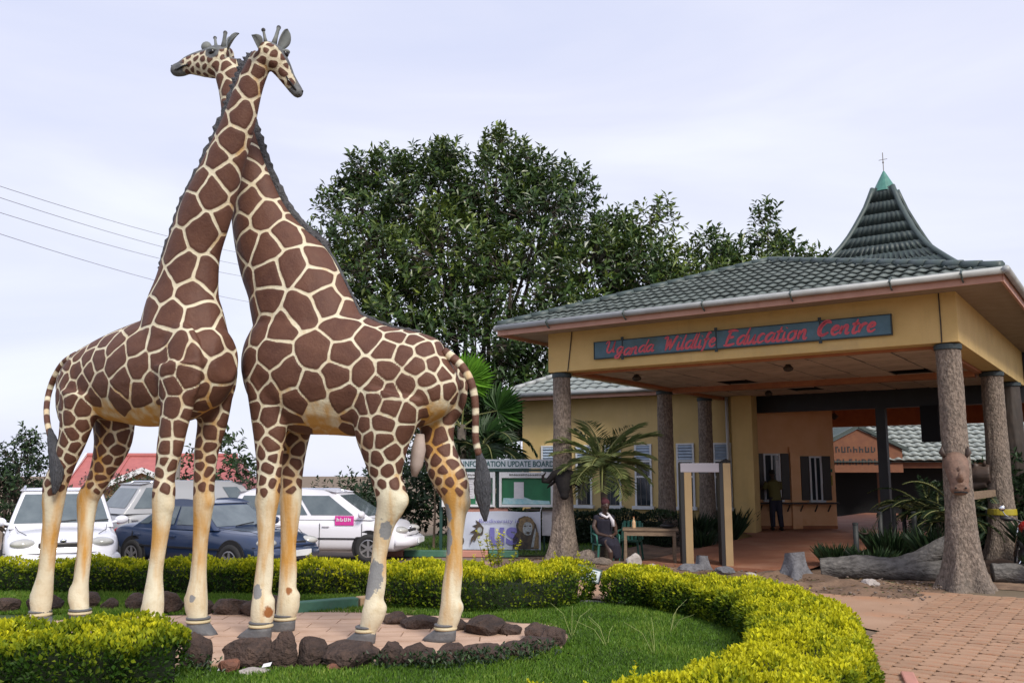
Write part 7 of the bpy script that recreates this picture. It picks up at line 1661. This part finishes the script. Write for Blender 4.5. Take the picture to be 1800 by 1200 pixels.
o = log('', [pf(5.45, .35, .16), pf(6.2, .55, .20), pf(7.2, .75, .19), pf(8.0, .95, .17)], [.19, .21, .20, .17], 3); o.name = 'trunk'; o.parent = t
o = log('', [pf(6.6, .68, .20), pf(7.0, .75, .32), pf(7.5, .85, .62), pf(7.9, .95, .86)], [.16, .17, .16, .14], 5); o.name = 'branch'; o.parent = t
t = thing('fallen_log', 'short straight grey log lying right of the big column', 'log', (0, 0, 0))
o = log('', [pf(8.2, 1.2, .16), pf(8.8, 1.4, .17), pf(9.5, 1.65, .16)], [.17, .18, .17], 8); o.name = 'trunk'; o.parent = t
blu = thing('blue_drum', 'blue cloth-covered bin among the queue posts', 'bin', pf(5.2, 16.5, .2), 0); part('drum', M['blue_cloth'], lambda b: b.lathe([(.24, .7), (.26, .72), (.27, 1.25), (.2, 1.3)], 14), blu); part('stand', M['black'], lambda b: b.lathe([(.2, 0), (.2, .69)], 10), blu)

# ------------------------------------------------------------------ motorbike at the right edge, seen from behind
bk = thing('motorbike', 'parked motorbike with round mirror and blue number plate at the right picture edge', 'motorbike', (9.30, 16.55, 0), R(-20))
bk.rotation_euler = (0, R(8), R(-20))
RY = Matrix.Rotation(math.pi/2, 4, 'Y')
for y, nm in ((0, 'rear'), (1.28, 'front')):
    ty = part('wheel', M['rubber'], lambda b: [b.tube([(0, y+.27*math.cos(t), .32+.27*math.sin(t)) for t in np.linspace(0, 2*math.pi, 25)], .05, 8, cap=False)], bk, smooth=True)
    part('rim', M['rim'], lambda b: [b.tube([(0, y+.21*math.cos(t), .32+.21*math.sin(t)) for t in np.linspace(0, 2*math.pi, 25)], .018, 6, cap=False)] + [b.tube([(0, y, .32), (0, y+.21*math.cos(t), .32+.21*math.sin(t))], .006, 4) for t in np.linspace(0, 2*math.pi, 13)], ty)
part('frame', M['black'], lambda b: (b.tube([(0, 0, .34), (0, .35, .55), (0, .85, .80), (0, 1.05, .95)], .035, 8), b.tube([(0, .3, .5), (0, .75, .32), (0, 1.0, .85)], .03, 8), b.ball((0, .62, .42), (.14, .2, .17), 12, 8)), bk, smooth=True)
part('fuel_tank', M['lamp_red'], lambda b: b.ball((0, .78, .90), (.14, .27, .14), 16, 10), bk, smooth=True)
part('seat', M['black'], lambda b: b.tube([(0, -.22, .86), (0, .1, .83), (0, .55, .84)], [.09, .11, .10], 12, flat=1.3), bk, smooth=True)
part('fork', M['chrome'], lambda b: [b.tube([(s*.09, 1.28, .32), (s*.09, 1.02, 1.0)], .022, 8) for s in (1, -1)], bk, smooth=True)
part('handlebar', M['black'], lambda b: (b.tube([(-.40, .86, 1.02), (-.22, .95, 1.03), (0, 1.0, .99), (.22, .95, 1.03), (.40, .86, 1.02)], .016, 8), b.ball((-.33, .89, 1.02), (.12, .05, .05), 10, 7), b.ball((.33, .89, 1.02), (.12, .05, .05), 10, 7)), bk, smooth=True)
for s in (1, -1):
    mi = part('mirror', M['chrome'], lambda b: b.ball((s*.42, .9, 1.20), (.055, .018, .055), 14, 9), bk, smooth=True)
    part('mirror_stem', M['chrome'], lambda b: b.tube([(s*.42, .91, 1.17), (s*.36, .91, 1.09), (s*.25, .93, 1.04)], .008, 6), mi)
part('mudguard', M['paint_white'], lambda b: b.tube([(0, -.12+.34*math.cos(t)*1.0, .34+.36*math.sin(t)) for t in np.linspace(.6, 2.9, 14)], .085, 10, flat=.3, side=(0, 0, 1)) if False else b.tube([(-.11, -.30, .74), (-.09, -.34, .80), (0, -.36, .835), (.09, -.34, .80), (.11, -.30, .74)], .028, 8), bk, smooth=True)
part('tail_light', M['lamp_red'], lambda b: b.ball((0, -.33, .745), (.075, .04, .04), 12, 8), bk, smooth=True)
pt = part('number_plate', M['plate_blue'], lambda b: b.b2((-.115, -.385, .56), (.115, -.372, .69)), bk)
worn_letters(pt, -.09, .60, .18, .055, 6, -.3855).data.materials[0] = M['white']
part('indicator', M['kerb_cream'], lambda b: [b.ball((s*.17, -.3, .72), (.03, .03, .03), 8, 6) for s in (1, -1)], bk)
part('kickstand', M['chrome'], lambda b: b.tube([(-.08, .6, .3), (-.22, .55, .0)], .012, 6), bk)
